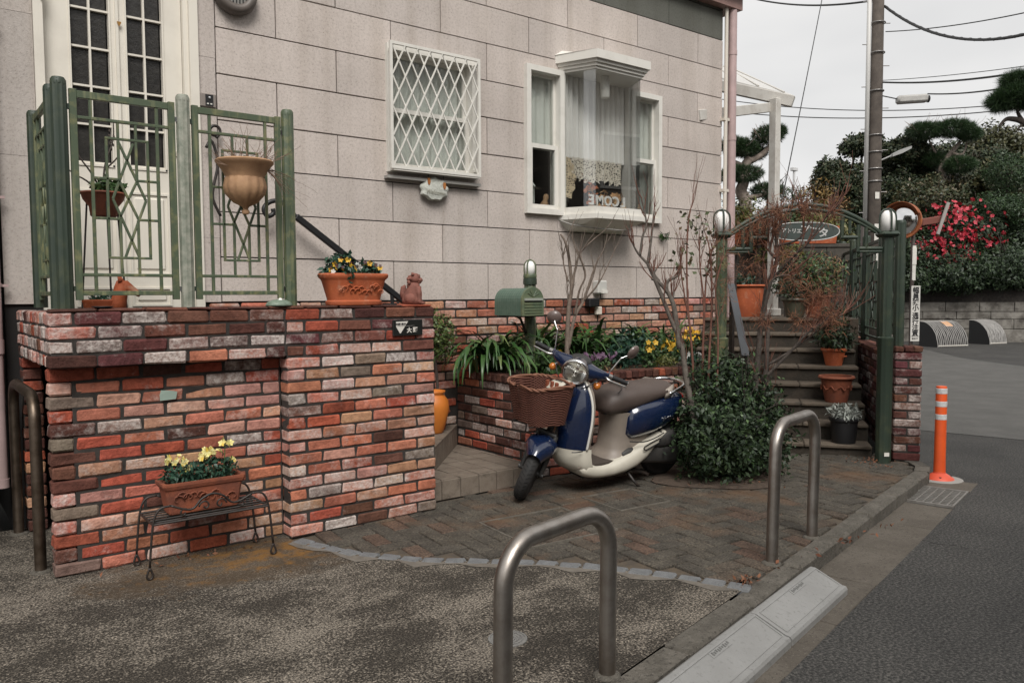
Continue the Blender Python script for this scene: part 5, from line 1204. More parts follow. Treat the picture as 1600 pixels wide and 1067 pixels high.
tree_from(fs_, [([(888,600,D),(886,545,D),(889,480,D),(893,452,D),(890,410,D),(884,380,D-.05),(876,366,D-.05)], .017, .006),
 ([(888,545,D),(898,495,D),(912,470,D+.05),(925,430,D+.05),(935,404,D+.05)], .012, .005), ([(893,452,D),(899,420,D),(907,395,D),(930,372,D)], .009, .003),
 ([(898,495,D),(905,455,D-.05),(915,430,D-.08),(908,405,D-.1)], .008, .003), ([(912,470,D+.05),(930,450,D),(945,425,D),(963,385,D)], .007, .002), ([(888,440,D),(880,400,D+.05),(897,345,D)], .006, .002)], O_, M('shrub bark', (.12,.09,.07), .9, (.19,.15,.12), 40), twigs=5, tl=.22, tr=.0045, lev=1)
# ------------------------------------------------------------------ scooter (x forward, y left, z up)
WB = 1.24
FC, RC = Vector((1.13,-1.33,0)), Vector((2.36,-1.40,0)); fwd = (FC-RC).normalized(); mid = (FC+RC)/2
sco = thing('scooter', 'parked blue and cream retro motor scooter with brown seat leaning on its stand', 'scooter', mid.to_tuple())
sco.rotation_euler = (Matrix.Rotation(math.atan2(fwd.y, fwd.x), 3, 'Z') @ Matrix.Rotation(-math.radians(7), 3, 'X')).to_euler()
BLUE = M('deep blue paint', (.0035,.0100,.036), .22, (.005,.013,.043), 4, coat=1.0); CREAMP = M('cream paint', (.55,.52,.44), .3, (.47,.44,.37), 4, coat=.6); TAUPE = M('taupe plastic', (.24,.205,.17), .5, (.19,.16,.135), 5)
SEATM = M('brown seat vinyl', (.066,.049,.042), .5, (.085,.064,.055), 6, bump=.2, bscale=180); SEATS = M('taupe seat side', (.30,.26,.22), .5)
RUB = M('tyre rubber', (.016,.016,.016), .8, (.03,.028,.026), 12, bump=.25, bscale=60); ENG = M('engine black', (.02,.02,.02), .55, (.05,.047,.043), 10); ALU = M('cast alloy', (.30,.29,.28), .4, metal=.9); AMBER = M('amber lens', (.45,.14,.02), .2, coat=.5); MATB = M('floor mat', (.055,.042,.034), .8)
def se(x, zc, hw, hh, e=2.6, n=28, yc=0, tz=0):
    r_ = []
    for i in range(n):
        a = 2*math.pi*i/n; c_, s_ = math.cos(a), math.sin(a); r_.append((x + tz*s_*hh, yc + hw*math.copysign(abs(c_)**(2/e), c_), zc + hh*math.copysign(abs(s_)**(2/e), s_)))
    return r_
def shield_ring(z, w_, xf, c_, th, lean=0, n=16, p=2):
    outer = [(xf - c_*abs(t)**p, w_*t, z) for t in [-1+2*i/n for i in range(n+1)]]; inner = [(x-th, y*.97, zz) for x, y, zz in outer[::-1]]; return outer + inner
def wheel(parent, R_, w_, name):
    t = MB(); prof = []
    for i in range(17):
        a = -math.pi*.62 + 2*math.pi*.62*i/16; prof.append((R_-.042 + .042*math.cos(a)*1.0, w_/2*math.sin(a)))
    m = Matrix.Rotation(math.pi/2, 4, 'X'); n = 44
    t.lathe(prof, n, (0,0,0), m); o = t.build('tyre', RUB, parent, smooth=True)
    mb = MB()
    for i in range(44):
        a = 2*math.pi*i/44
        for s_ in (-1, 1):
            q0 = a + (.035 if s_ > 0 else -.035); mb.tube([((R_+.0006)*math.cos(q0), s_*.006, (R_+.0006)*math.sin(q0)), ((R_-.003)*math.cos(q0+.05), s_*w_*.22, (R_-.003)*math.sin(q0+.05)), ((R_-.013)*math.cos(q0+.08), s_*w_*.36, (R_-.013)*math.sin(q0+.08))], .0022, 4)
    mb.build('tread', M('tread dark', (.006,.006,.006), .9), o)
    mb = MB(); mb.lathe([(R_-.075,-.035),(R_-.062,-.038),(R_-.06,-.03),(R_-.075,-.012),(R_-.075,.012),(R_-.06,.03),(R_-.062,.038),(R_-.075,.035)], 36, (0,0,0), m); mb.lathe([(.03,-.05),(.034,-.03),(.034,.03),(.03,.05)], 16, (0,0,0), m)
    for i in range(5):
        a = 2*math.pi*i/5; mb.tube([(.03*math.cos(a),0,.03*math.sin(a)),((R_-.07)*math.cos(a+.15),0,(R_-.07)*math.sin(a+.15))], [.016,.011], 6)
    mb.build('rim', ENG, o); return o
AX = .205
# ---- steered assembly
ang = math.radians(26.5); ax_d = Vector((-math.sin(ang),0,math.cos(ang))); ax_p = Vector((.575,0,AX))
steer = Matrix.Translation(ax_p) @ Matrix.Rotation(math.radians(45), 4, ax_d) @ Matrix.Translation(-ax_p)
def steered(o): o.matrix_basis = steer @ o.matrix_basis; return o
fwz = wheel(sco, AX, .088, 'front'); fwz.name = 'front_wheel'; fwz.location = (WB/2,0,AX); steered(fwz)
mb = MB()
for s_ in (-1, 1):
    mb.tube([Vector((WB/2,s_*.068,AX)), Vector((WB/2-.02,s_*.068,AX+.10)), Vector((WB/2-.09,s_*.062,AX+.26))], [.017,.020,.016], 10); mb.tube([Vector((WB/2,s_*.05,AX)), Vector((WB/2,s_*.09,AX))], .016, 10)
mb.tube([(WB/2-.09,-.062,AX+.26),(WB/2-.09,.062,AX+.26)], .018, 8); mb.tube([ax_p+ax_d*.26, ax_p+ax_d*.55], .022, 10); steered(mb.build('fork', ENG, sco, smooth=True, angle=50))
mb = MB(); rings = []
for i in range(15):
    a = math.radians(50 + 108*i/14); r_ = .236 + .014*math.sin(math.pi*i/14); hw = .078*(math.sin(math.pi*min(1,max(.0,(i+1.2)/9)))**.5 if i < 4 else 1) ; hw = .050 + .050*min(1, i/4.0) if i < 5 else .100 - .020*max(0,(i-10))/4
    c_ = Vector((WB/2 + math.cos(a)*r_, 0, AX + math.sin(a)*r_)); nrm = Vector((math.cos(a),0,math.sin(a))); ring = []
    for j in range(13):
        q = math.radians(-105 + 210*j/12); ring.append(c_ + Vector((0, math.sin(q)*hw, 0)) + nrm*(.070*math.cos(q) - .050))
    for j in range(12,-1,-1):
        q = math.radians(-105 + 210*j/12); ring.append(c_ + Vector((0, math.sin(q)*(hw-.004), 0)) + nrm*(.066*math.cos(q) - .052))
    rings.append(ring)
mb.loft(rings); steered(mb.build('front_mudguard', BLUE, sco, smooth=True, angle=60))
# handlebar cowl, headlight, bars
hc = ax_p + ax_d*.745
mb = MB(); rings = []
for y, hx, hz, zo, xo in ((-.21,.020,.022,.016,-.03),(-.17,.040,.034,.010,-.016),(-.12,.055,.048,.004,0),(-.06,.075,.066,0,.012),(0,.085,.075,0,.018),(.06,.075,.066,0,.012),(.12,.055,.048,.004,0),(.17,.040,.034,.010,-.016),(.21,.020,.022,.016,-.03)):
    rings.append([hc + Vector((xo + hx*math.cos(a), y, zo + hz*math.sin(a))) for a in [2*math.pi*i/22 for i in range(22)]])
mb.loft(rings); cowl = steered(mb.build('handlebar_cowl', BLUE, sco, smooth=True, angle=70))
hd = Vector((.97,0,-.12)).normalized(); hl = hc + Vector((.112,0,.002)); hm = frame_m(hl, (0,1,0), hd.cross(Vector((0,1,0))), hd)
mb = MB(); mb.lathe([(.066,-.10),(.083,-.06),(.088,-.005),(.090,.002)], 36, (0,0,0), hm); hlb = steered(mb.build('headlight', BLUE, sco, smooth=True))
mb = MB(); mb.lathe([(.089,-.012),(.0935,-.002),(.0935,.010),(.086,.020),(.078,.018),(.078,.010)], 40, (0,0,0), hm); mb.build('headlight_ring', CHROME, hlb, smooth=True)
def facets(m, b, N, L, geo, noise, ramp, mix, cur):
    v = N.new('ShaderNodeTexVoronoi'); v.inputs['Scale'].default_value = 28; L(geo.outputs['Position'], v.inputs['Vector']); bp = N.new('ShaderNodeBump'); bp.inputs['Strength'].default_value = .9; bp.inputs['Distance'].default_value = .02; L(v.outputs['Distance'], bp.inputs['Height']); L(bp.outputs[0], b.inputs['Normal'])
mb = MB(); mb.lathe([(.078,.011),(.05,-.015),(.02,-.035),(0,-.04)], 32, (0,0,0), hm); mb.build('reflector', M('reflector', (.80,.80,.78), .25, metal=.25, extra=facets), hlb, smooth=True)
mb = MB(); mb.lathe([(.079,.014),(.06,.024),(.03,.030),(0,.032)], 32, (0,0,0), hm); mb.build('headlight_lens', glass_mat('lamp lens', (.95,.95,.93), 1.2), hlb, smooth=True)
mb = MB(); mb.lathe([(.016,-.02),(.014,.012),(0,.016)], 12, (0,0,0), hm); mb.build('bulb_cap', CHROME, hlb, smooth=True)
# speedometer hood
mb = MB(); mb.ball(hc+Vector((-.005,0,.055)), .07, 18, 10, (1,1.1,.5)); steered(mb.build('instrument_hood', ENG, sco, smooth=True))
for s_ in (-1, 1):
    g0, g1 = hc + Vector((-.035, s_*.20, .018)), hc + Vector((-.085, s_*.345, .008)); d = (g1-g0).normalized()
    steered(MB().tube([g0-d*.02, g1], .011, 10).build('handlebar_tube', CHROME, sco, smooth=True, angle=50))
    gp = [g0 + d*.03 + d*(.118*i/12) for i in range(13)]; steered(MB().tube(gp, [.0165 if i % 2 else .0182 for i in range(13)], 12).build('grip', BLACK, sco, smooth=True, angle=40))
    steered(MB().tube(smooth_path([g0+Vector((.035,0,-.004)), g0+d*.03+Vector((.055,0,-.008)), g0+d*.10+Vector((.052,0,-.010)), g1+Vector((.045,0,-.012))], 3), [.008]*4+[.0062]*6, 8).build('brake_lever', M('bright alloy', (.62,.61,.60), .3, metal=.9), sco, smooth=True))
    steered(MB().tube([g0-d*.03, g0+d*.032], .020, 12).build('switch_box', ALU, sco, smooth=True, angle=50))
    # indicators below the bars
    ip = hc + Vector((.02, s_*.165, -.062)); steered(MB().ball(ip, .026, 14, 9, (1.0,1.0,1.0)).build('indicator', AMBER, sco, smooth=True)); steered(MB().tube([ip, hc+Vector((.005,s_*.14,-.02))], .012, 8).build('indicator_stalk', CHROME, sco, smooth=True))
    # mirrors
    mp0 = g0 + Vector((0,0,.015)); mp1 = mp0 + Vector((-.03, s_*.035, .125)); mp2 = mp1 + Vector((-.03, s_*.055, .055)); mi = steered(MB().tube(smooth_path([mp0, mp1, mp1+Vector((-.002,s_*.008,.008)), mp2], 3), .0048, 8).build('mirror_stem', CHROME, sco, smooth=True))
    ma = Matrix.Rotation(math.radians(62 if s_ > 0 else 8), 3, 'Z'); mm = frame_m(mp2 + Vector((-.012,s_*.005,.008)), ma @ Vector((0,1,0)), ma @ Vector((.12,0,.99)), ma @ Vector((.99,0,-.12))); mb = MB(); mb.lathe([(0,.022),(.025,.020),(.044,.010),(.052,-.004),(.050,-.010)], 28, (0,0,0), mm)
    mir = steered(mb.build('mirror', M('mirror back', (.13,.095,.085), .35, coat=.5), sco, smooth=True, angle=60)); mb = MB(); mb.lathe([(.050,-.0085),(0,-.009)], 28, (0,0,0), mm); mb.build('mirror_glass', CHROME, mir)
for s_, y1 in ((1,.05),(-1,-.05),(1,.10)):
    steered(MB().tube(smooth_path([hc+Vector((.02,s_*.16,-.01)), hc+Vector((.10,s_*.12,-.05)), hc+Vector((.10,y1,-.13)), hc+Vector((.04,y1*.6,-.22))], 4), .0038, 6).build('control_cable', BLACK, sco, smooth=True))
# ---- leg shield
lv = [(.335,.168,.392,.120),(.43,.178,.395,.130),(.53,.180,.385,.130),(.63,.170,.365,.115),(.71,.146,.345,.090),(.770,.110,.322,.058),(.800,.070,.300,.03)]
MB().loft([shield_ring(z, w_, x, c_, .030) for z, w_, x, c_ in lv]).build('leg_shield', BLUE, sco, smooth=True, angle=60)
MB().loft([shield_ring(z, w_*.96, x-.031, c_*.92, .03) for z, w_, x, c_ in lv]).build('inner_shield', TAUPE, sco, smooth=True, angle=60)
mb = MB()
P_ = [(x-c_-.014, w_+.002, z) for z, w_, x, c_ in lv]; Q_ = [(x, -y, z) for x, y, z in P_[::-1]]; mb.tube(smooth_path(P_ + [(.285,0,.835)] + Q_, 4), .0085, 8); mb.build('white_trim', M('trim white', (.62,.60,.55), .4), sco, smooth=True)
lw = [(.333,.169,.393,.121,.062),(.29,.176,.390,.115,.062),(.24,.182,.376,.106,.064),(.20,.178,.346,.094,.066),(.170,.166,.300,.075,.06),(.155,.145,.255,.05,.05)]
MB().loft([shield_ring(z, w_, x, c_, t_) for z, w_, x, c_, t_ in lw]).build('lower_front', CREAMP, sco, smooth=True, angle=60)
# central front cover that carries the head tube, and the cream badge panel
MB().loft([se(x, z, w_, h_, 2.4, 24) for x, z, w_, h_ in ((.24,.66,.05,.05),(.30,.71,.085,.07),(.36,.735,.08,.05),(.41,.735,.055,.03),(.425,.73,.03,.015))]).build('neck_cover', BLUE, sco, smooth=True)
mb = MB(); rings = []
for x, z, w_, t in ((.32,.790,.048,.006),(.36,.790,.066,.010),(.41,.777,.072,.010),(.45,.757,.066,.010),(.475,.740,.045,.006)): rings.append([(x, w_*math.cos(a), z + t*math.sin(a)) for a in [2*math.pi*i/16 for i in range(16)]])
mb.loft(rings); mb.build('badge_panel', CREAMP, sco, smooth=True)
text('HONDA', .020, M('badge print', (.03,.03,.03), .5), sco, frame_m((.405,.0,.7895), (0,1,0), Vector((-.93,0,.36)).normalized(), Vector((.36,0,.93)).normalized()), 'badge_lettering', .0006, offset=.0005)
# ---- cream lower body: a sweep from the shield foot under the floor and up to the tail
pth = [(.262,.215,.170,.040),(.245,.198,.182,.052),(.21,.182,.186,.055),(.16,.170,.188,.055),(.10,.165,.190,.056),(.0,.168,.192,.060),(-.10,.184,.192,.068),(-.20,.215,.190,.078),(-.29,.260,.187,.074),(-.36,.305,.180,.050),(-.43,.350,.172,.030),(-.50,.385,.160,.014)]
rings = []
for i, (x, z, w_, t) in enumerate(pth):
    a = Vector((pth[min(i+1,len(pth)-1)][0]-pth[max(i-1,0)][0], 0, pth[min(i+1,len(pth)-1)][1]-pth[max(i-1,0)][1])).normalized(); n_ = Vector((-a.z,0,a.x)); n_ = n_ if n_.z < 0 else -n_
    ring = []
    for j in range(28):
        q = 2*math.pi*j/28; c_, s_ = math.cos(q), math.sin(q); ring.append(Vector((x,0,z)) + Vector((0, w_*math.copysign(abs(c_)**.45, c_), 0)) - n_*(t*math.copysign(abs(s_)**.8, s_)))
    rings.append(ring)
MB().loft(rings).build('lower_body', CREAMP, sco, smooth=True, angle=70)
for s_ in (-1,1):
    MB().tube(smooth_path([(.375,s_*.155,.333),(.34,s_*.176,.336),(.30,s_*.178,.338)], 3), .004, 6).build('pin_stripe', BLACK, sco)
# floor mat and seat pedestal
mb = MB(); mb.loft([[(x, y, z) for x, y in ((.25,-.13),(.25,.13),(.16,.160),(.04,.160),(-.04,.14),(-.04,-.14),(.04,-.160),(.16,-.160))] for z in (.205,.226)]); mb.build('floor_mat', MATB, sco)
mb = MB(); mb.loft([[(x, y, z) for x, y, z in [(.30,-.155,.212),(.30,.155,.212),(.27,.162,.225),(.27,-.162,.225)]]]*1 + [[(.24,-.16,.30),(.24,.16,.30),(.23,.16,.31),(.23,-.16,.31)]]); mb.build('floor_front', TAUPE, sco)
mb = MB(); rings = []
for z, x0, x1, w_ in ((.205,.040,-.30,.166),(.225,.030,-.31,.160),(.245,.0,-.33,.145),(.29,-.030,-.41,.132),(.40,-.036,-.44,.130),(.50,-.026,-.47,.138),(.55,-.010,-.50,.146)):
    xc, hx = (x0+x1)/2, (x0-x1)/2; rings.append([(xc + hx*math.copysign(abs(math.cos(a))**.7, math.cos(a)), w_*math.copysign(abs(math.sin(a))**.7, math.sin(a)), z) for a in [2*math.pi*i/32 for i in range(32)]])
mb.loft(rings); mb.build('seat_pedestal', TAUPE, sco, smooth=True, angle=60)
MB().bevbox(.0,.030,.02,.07,.535,.56,.006).build('hook_recess', BLACK, sco)
# rear cowl
MB().loft([se(*q, 2.5, 32) for q in ((-.13,.465,.150,.10),(-.16,.475,.176,.140),(-.24,.490,.194,.152),(-.36,.505,.200,.150),(-.48,.525,.192,.138),(-.58,.550,.170,.115),(-.66,.575,.135,.085),(-.71,.595,.090,.050),(-.73,.605,.05,.02))]).build('rear_cowl', BLUE, sco, smooth=True, angle=70)
for s_ in (-1,1): MB().tube(smooth_path([(-.14,s_*.163,.352),(-.24,s_*.192,.346),(-.34,s_*.198,.362),(-.44,s_*.192,.392)], 3), .0042, 6).build('pin_stripe', BLACK, sco)
text('Giorno', .040, CHROME, sco, frame_m((-.46,.198,.50), Vector((-.97,-.10,.12)).normalized(), (.1,0,.99), (0,1,0)), 'side_badge', .0015, shear=.3)
for s_ in (-1,1):
    mb = MB(); mb.loft([[(x, s_*y, z) for x, y, z in q] for q in ([(-.27,.188,.285),(-.27,.188,.318),(-.27,.196,.315),(-.27,.196,.288)], [(-.40,.180,.322),(-.40,.180,.350),(-.40,.190,.347),(-.40,.190,.325)])]); mb.build('footrest_cover', CREAMP, sco); MB().tube(smooth_path([(-.25,s_*.197,.300),(-.27,s_*.199,.318),(-.40,s_*.192,.352),(-.41,s_*.190,.335),(-.40,s_*.192,.322),(-.27,s_*.199,.285),(-.25,s_*.197,.300)], 3), .004, 6).build('footrest_outline', BLACK, sco)
# seat
srings = []
for x, zb, zt, w_ in ((.052,.575,.620,.06),(.044,.552,.655,.100),(.005,.532,.700,.136),(-.08,.530,.728,.152),(-.18,.545,.736,.160),(-.28,.572,.738,.164),(-.38,.600,.732,.162),(-.48,.618,.742,.155),(-.56,.632,.736,.130),(-.61,.645,.716,.085),(-.63,.66,.69,.04)):
    srings.append([(x, w_*math.copysign(abs(math.cos(a))**.75, math.cos(a)), (zb+zt)/2 + (zt-zb)/2*math.copysign(abs(math.sin(a))**.8, math.sin(a)) + .008*math.cos(a)**2*(1 if math.sin(a) > 0 else 0)*-1) for a in [2*math.pi*i/30 for i in range(30)]])
MB().loft(srings).build('seat', SEATM, sco, smooth=True)
for s_ in (-1,1):
    mb = MB(); mb.loft([[(x, s_*y, z) for x, y, z in q] for q in ([(-.46,.152,.628),(-.46,.158,.66),(-.46,.15,.70),(-.46,.135,.66)], [(-.53,.142,.632),(-.53,.150,.67),(-.53,.14,.728),(-.53,.12,.67)], [(-.60,.092,.646),(-.60,.102,.68),(-.60,.092,.722),(-.60,.07,.68)])]); mb.build('seat_side_panel', SEATS, sco, smooth=True)
mb = MB(); mb.tube(smooth_path([(x, .158-.03*abs(t), .70) for x, t in ((-.02,1),)] + [(-.08,.10,.728),(-.09,0,.738),(-.08,-.10,.728)], 3), .003, 5); mb.build('seat_seam', BLACK, sco)
mb = MB(); mb.prism([(-.03,-.006),(0,-.013),(.02,-.008),(.028,.004),(.012,.012),(-.015,.009)], 0, .002, frame_m((-.14,.03,.7415),(1,0,0),(0,1,0),(0,0,1))); mb.build('seat_tear', M('exposed foam', (.45,.24,.04), .9, (.16,.08,.02), 60), sco)
# grab rail, tail light, engine
MB().tube(smooth_path([(-.50,.150,.665),(-.58,.150,.690),(-.68,.115,.715),(-.72,0,.722),(-.68,-.115,.715),(-.58,-.150,.690),(-.50,-.150,.665)], 4), .011, 10).build('grab_rail', CHROME, sco, smooth=True)
MB().ball((-.735,0,.60), .045, 14, 8, (.7,1.6,.8)).build('tail_light', M('red lens', (.40,.015,.02), .2, coat=.6), sco, smooth=True); MB().bevbox(-.79,-.72,-.08,.08,.50,.53,.005).build('tail_panel', WHITE, sco)
rw = wheel(sco, AX, .092, 'rear'); rw.name = 'rear_wheel'; rw.location = (-WB/2,0,AX)
mb = MB(); mb.loft([se(*q, 3.2, 20, .10) for q in ((-.10,.225,.05,.045),(-.16,.235,.06,.062),(-.30,.230,.062,.065),(-.46,.215,.062,.070),(-.62,.205,.062,.088),(-.70,.205,.056,.080),(-.74,.205,.04,.05))]); mb.build('engine_cover', ENG, sco, smooth=True, angle=60)
MB().loft([se(*q, 2.6, 22) for q in ((-.34,.34,.10,.04),(-.46,.38,.12,.06),(-.62,.40,.11,.05),(-.76,.37,.09,.035),(-.82,.33,.07,.02))]).build('rear_mudguard', BLACK, sco, smooth=True, angle=60)
MB().loft([se(*q, 2.6, 18, .11) for q in ((-.40,.305,.05,.04),(-.46,.325,.065,.065),(-.60,.33,.065,.068),(-.68,.32,.05,.045))]).build('air_box', ENG, sco, smooth=True, angle=60)
MB().tube([(-.72,-.12,.24),(-.5,-.14,.22),(-.30,-.13,.17),(-.10,-.08,.14)], [.05,.052,.03,.018], 12).build('exhaust', ENG, sco, smooth=True)
MB().bevbox(-.30,.20,-.08,.08,.10,.17,.01).build('frame_rail', ENG, sco)
mb = MB(); mb.tube([(-.16,.10,.15),(-.20,.175,.06),(-.23,.215,.018)], [.012,.011,.010], 8); mb.tube([(-.23,.215,.018),(-.27,.225,.012),(-.31,.23,.014)], [.010,.013,.009], 8); mb.build('side_stand', IRON, sco, smooth=True)
mb = MB(); mb.tube([(-.20,-.09,.13),(-.38,-.10,.07)], .012, 8); mb.tube([(-.20,.09,.13),(-.38,.10,.07)], .012, 8); mb.tube([(-.38,-.13,.07),(-.38,.13,.07)], .012, 8); mb.build('centre_stand', IRON, sco)
# basket, woven wicker
WICK = M('wicker', (.095,.032,.021), .75, (.155,.060,.038), 60, .4, .7); WICKD = M('dark wicker', (.07,.032,.022), .8)
bk = MB(); n = 100; lev = 30; bx0, bz0, bz1 = .545, .530, .785
def bring(t, grow=0):
    hx, hy = (.125+.038*t)+grow, (.148+.045*t)+grow; xc = bx0 + .01*t
    return [(xc + hx*math.copysign(abs(math.cos(a))**.42, math.cos(a)), hy*math.copysign(abs(math.sin(a))**.42, math.sin(a)), bz0 + (bz1-bz0)*t - .018*t*(1 if math.cos(a) > 0 else 0)*math.cos(a)) for a in [2*math.pi*i/n for i in range(n)]]
for k in range(lev+1):
    base = bring(k/lev); c_ = Vector((bx0,0,0)); P_ = []
    for i, p in enumerate(base):
        v = Vector((p[0]-bx0, p[1], 0)).normalized(); P_.append(Vector(p) + v*(.0038 if (i//2 + k) % 2 else -.0038))
    bk.tube(P_, .0046, 4, closed=True)
bsk = bk.build('basket', WICK, sco, smooth=True)
mb = MB(); rg_ = [bring(k/6) for k in range(7)]
for i in range(0, n, 2): mb.tube([rg_[k][i] for k in range(7)], .0030, 4)
mb.loft([bring(0), [(p[0], p[1], p[2]+.004) for p in bring(0)]]); mb.build('basket_stakes', WICKD, bsk)
mb = MB()
for ph in (0, math.pi): mb.tube([Vector(p) + Vector((0,0,.008)) + Vector((p[0]-bx0,p[1],0)).normalized()*.006*math.sin(i*.5+ph) + Vector((0,0,.006*math.cos(i*.5+ph))) for i, p in enumerate(bring(1.0, .003))], .0075, 6, closed=True)
mb.build('basket_rim', M('wicker rim', (.15,.06,.035), .7, (.22,.10,.06), 50), bsk, smooth=True)
mb = MB()
for s_ in (-1,1): mb.tube(smooth_path([(.47,s_*.09,.54),(.47,s_*.10,.46),(.43,s_*.06,.40)], 3), .006, 6); mb.tube([(.60,s_*.07,.535),(.60,s_*.07,.44)], .005, 6)
mb.tube([(.60,-.07,.44),(.60,.07,.44)], .005, 6); mb.tube([(.40,-.10,.512),(.70,-.10,.522)], .005, 6); mb.tube([(.40,.10,.512),(.70,.10,.522)], .005, 6); mb.build('basket_bracket', IRON, sco)
mb = MB()
for i in range(3): mb.bevbox(.45,.47,-.05+i*.05-.012,-.05+i*.05+.012,.68,.79,.003)
mb.build('basket_straps', M('leather strap', (.22,.06,.03), .6), bsk)
# ------------------------------------------------------------------ garden stairs
UX, VX = Vector((.81,.586,0)).normalized(), Vector((.586,-.81,0)).normalized()     # uphill, to the right
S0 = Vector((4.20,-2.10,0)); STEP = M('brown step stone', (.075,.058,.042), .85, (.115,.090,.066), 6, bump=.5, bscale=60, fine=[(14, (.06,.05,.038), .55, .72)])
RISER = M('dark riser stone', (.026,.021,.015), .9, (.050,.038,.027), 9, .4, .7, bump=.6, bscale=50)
gs = thing('garden_stairs', 'brown stone garden stairs rising behind the green arch gate', 'stairs', (S0-VX*1.35).to_tuple(), math.atan2(UX.y, UX.x))
# local: x uphill, y to the left of uphill; width 1.35 towards -y
TR, RZ = .225, .145; SZ = [.092 + RZ*i for i in range(8)]
for i, z in enumerate(SZ):
    x0 = TR*i; zb = (SZ[i-1] if i else -.02)
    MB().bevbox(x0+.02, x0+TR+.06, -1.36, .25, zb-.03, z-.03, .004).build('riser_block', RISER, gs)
    for j in range(3): MB().bevbox(x0-.005, x0+TR+.02, -1.36+.535*j+.002, -1.36+.535*(j+1)-.002, z-.034, z+R.uniform(-.002,.002), .008, None, .001).build('tread_stone', STEP, gs)
struct(MB().prism([(S0+VX*.12+UX*(TR*8+.03)).to_tuple()[:2], (S0+VX*.12+UX*9).to_tuple()[:2], (S0-VX*4+UX*9).to_tuple()[:2], (5.02,.4), (S0-VX*1.6+UX*(TR*8+.03)).to_tuple()[:2]], 0, 1.09).build('upper_path', STEP))
def sp(i, v_, du=.11, dz=0): return S0 + UX*(TR*i + du) - VX*v_ + Vector((0,0,SZ[i]+dz))

# right side wall with pillar and green fence
gw_ = thing('stair_side_wall', 'low brick wall along the right side of the garden stairs', 'brick wall', (S0+VX*.12).to_tuple()); GO = S0+VX*.12
W_P = dict(maroon=5, dark=4, brown=3)
def left_face(len_, rows): 
    for r_ in range(rows):
        x = .16 + (.10 if r_ % 2 else 0)
        while x < len_:
            q = UX*(x+.1) + Vector((0,0,.034+r_*.0679)) + VX*.05; put_brick(gw_, q, math.atan2(UX.y,UX.x), .2, .10, .06, W_P, (.35,.25)); x += .209
left_face(2.6, 12)
MB().box(.12, 4.8, -.14, .0, 0, .805, Matrix.Rotation(math.atan2(UX.y,UX.x), 4, 'Z') @ Matrix.Translation((0,-.012,0))).build('mortar', MORTAR, gw_)
for i in range(21): put_brick(gw_, UX*(.22+i*.215) + VX*.075 + Vector((0,0,.835)), math.atan2(UX.y,UX.x), .2, .16, .05, dict(brown=3, dark=2, tan=1), (.05,.05), 'coping_brick')
pil = thing('brick_pillar', 'dark maroon brick pillar at the foot of the garden stairs by the road', 'pillar', (S0+VX*.25).to_tuple()); PO = S0+VX*.25
for r_ in range(13):
    z = .034 + r_*.0679; rz = math.atan2(VX.y, VX.x)
    for k in range(2):
        if r_ % 2 == 0: put_brick(pil, UX*(-.05+.10*k) + Vector((0,0,z)), rz, .20, .094, .06, W_P, (.35,.28))
        else: put_brick(pil, VX*(-.052+.104*k) + Vector((0,0,z)), rz, .097, .19, .06, W_P, (.35,.28))
MB().box(-.09,.09,-.09,.09,0,.87, Matrix.Rotation(math.atan2(VX.y,VX.x), 4, 'Z')).build('mortar', MORTAR, pil)
for k in range(3): put_brick(pil, VX*(-.07+.07*k) + Vector((0,0,.905)), math.atan2(UX.y,UX.x), .21, .064, .045, dict(brown=3, dark=2), (.05,.05), 'coping_brick')
gf = thing('stair_fence', 'row of dark green lattice fence panels on the stair side wall', 'fence', (S0+VX*.22+Vector((0,0,.86))).to_tuple()); FO = S0+VX*.22+Vector((0,0,.86))
fluted_post(Vector((0,0,.068))-VX*.035, .928, 1.945, .040, GREEND, gf)
def stair_panel(a, b2, zoff):
    p0 = UX*a; v = UX; l_ = b2-a; o = p0 + v*.055 + Vector((0,0,zoff-.86-1.36+.86+.04)); m = frame_m(o - Vector((0,0,0)), v, Vector((0,0,1)).cross(v), (0,0,1))
    lattice_panel(m, l_-.11, gf, GREEND)
for i in range(5):
    a, b2 = 1.06*i, 1.06*(i+1); fluted_post(UX*b2, .86, 1.93+.035*i, .040, GREEND, gf); stair_panel(a, b2, .0+.035*i*0)

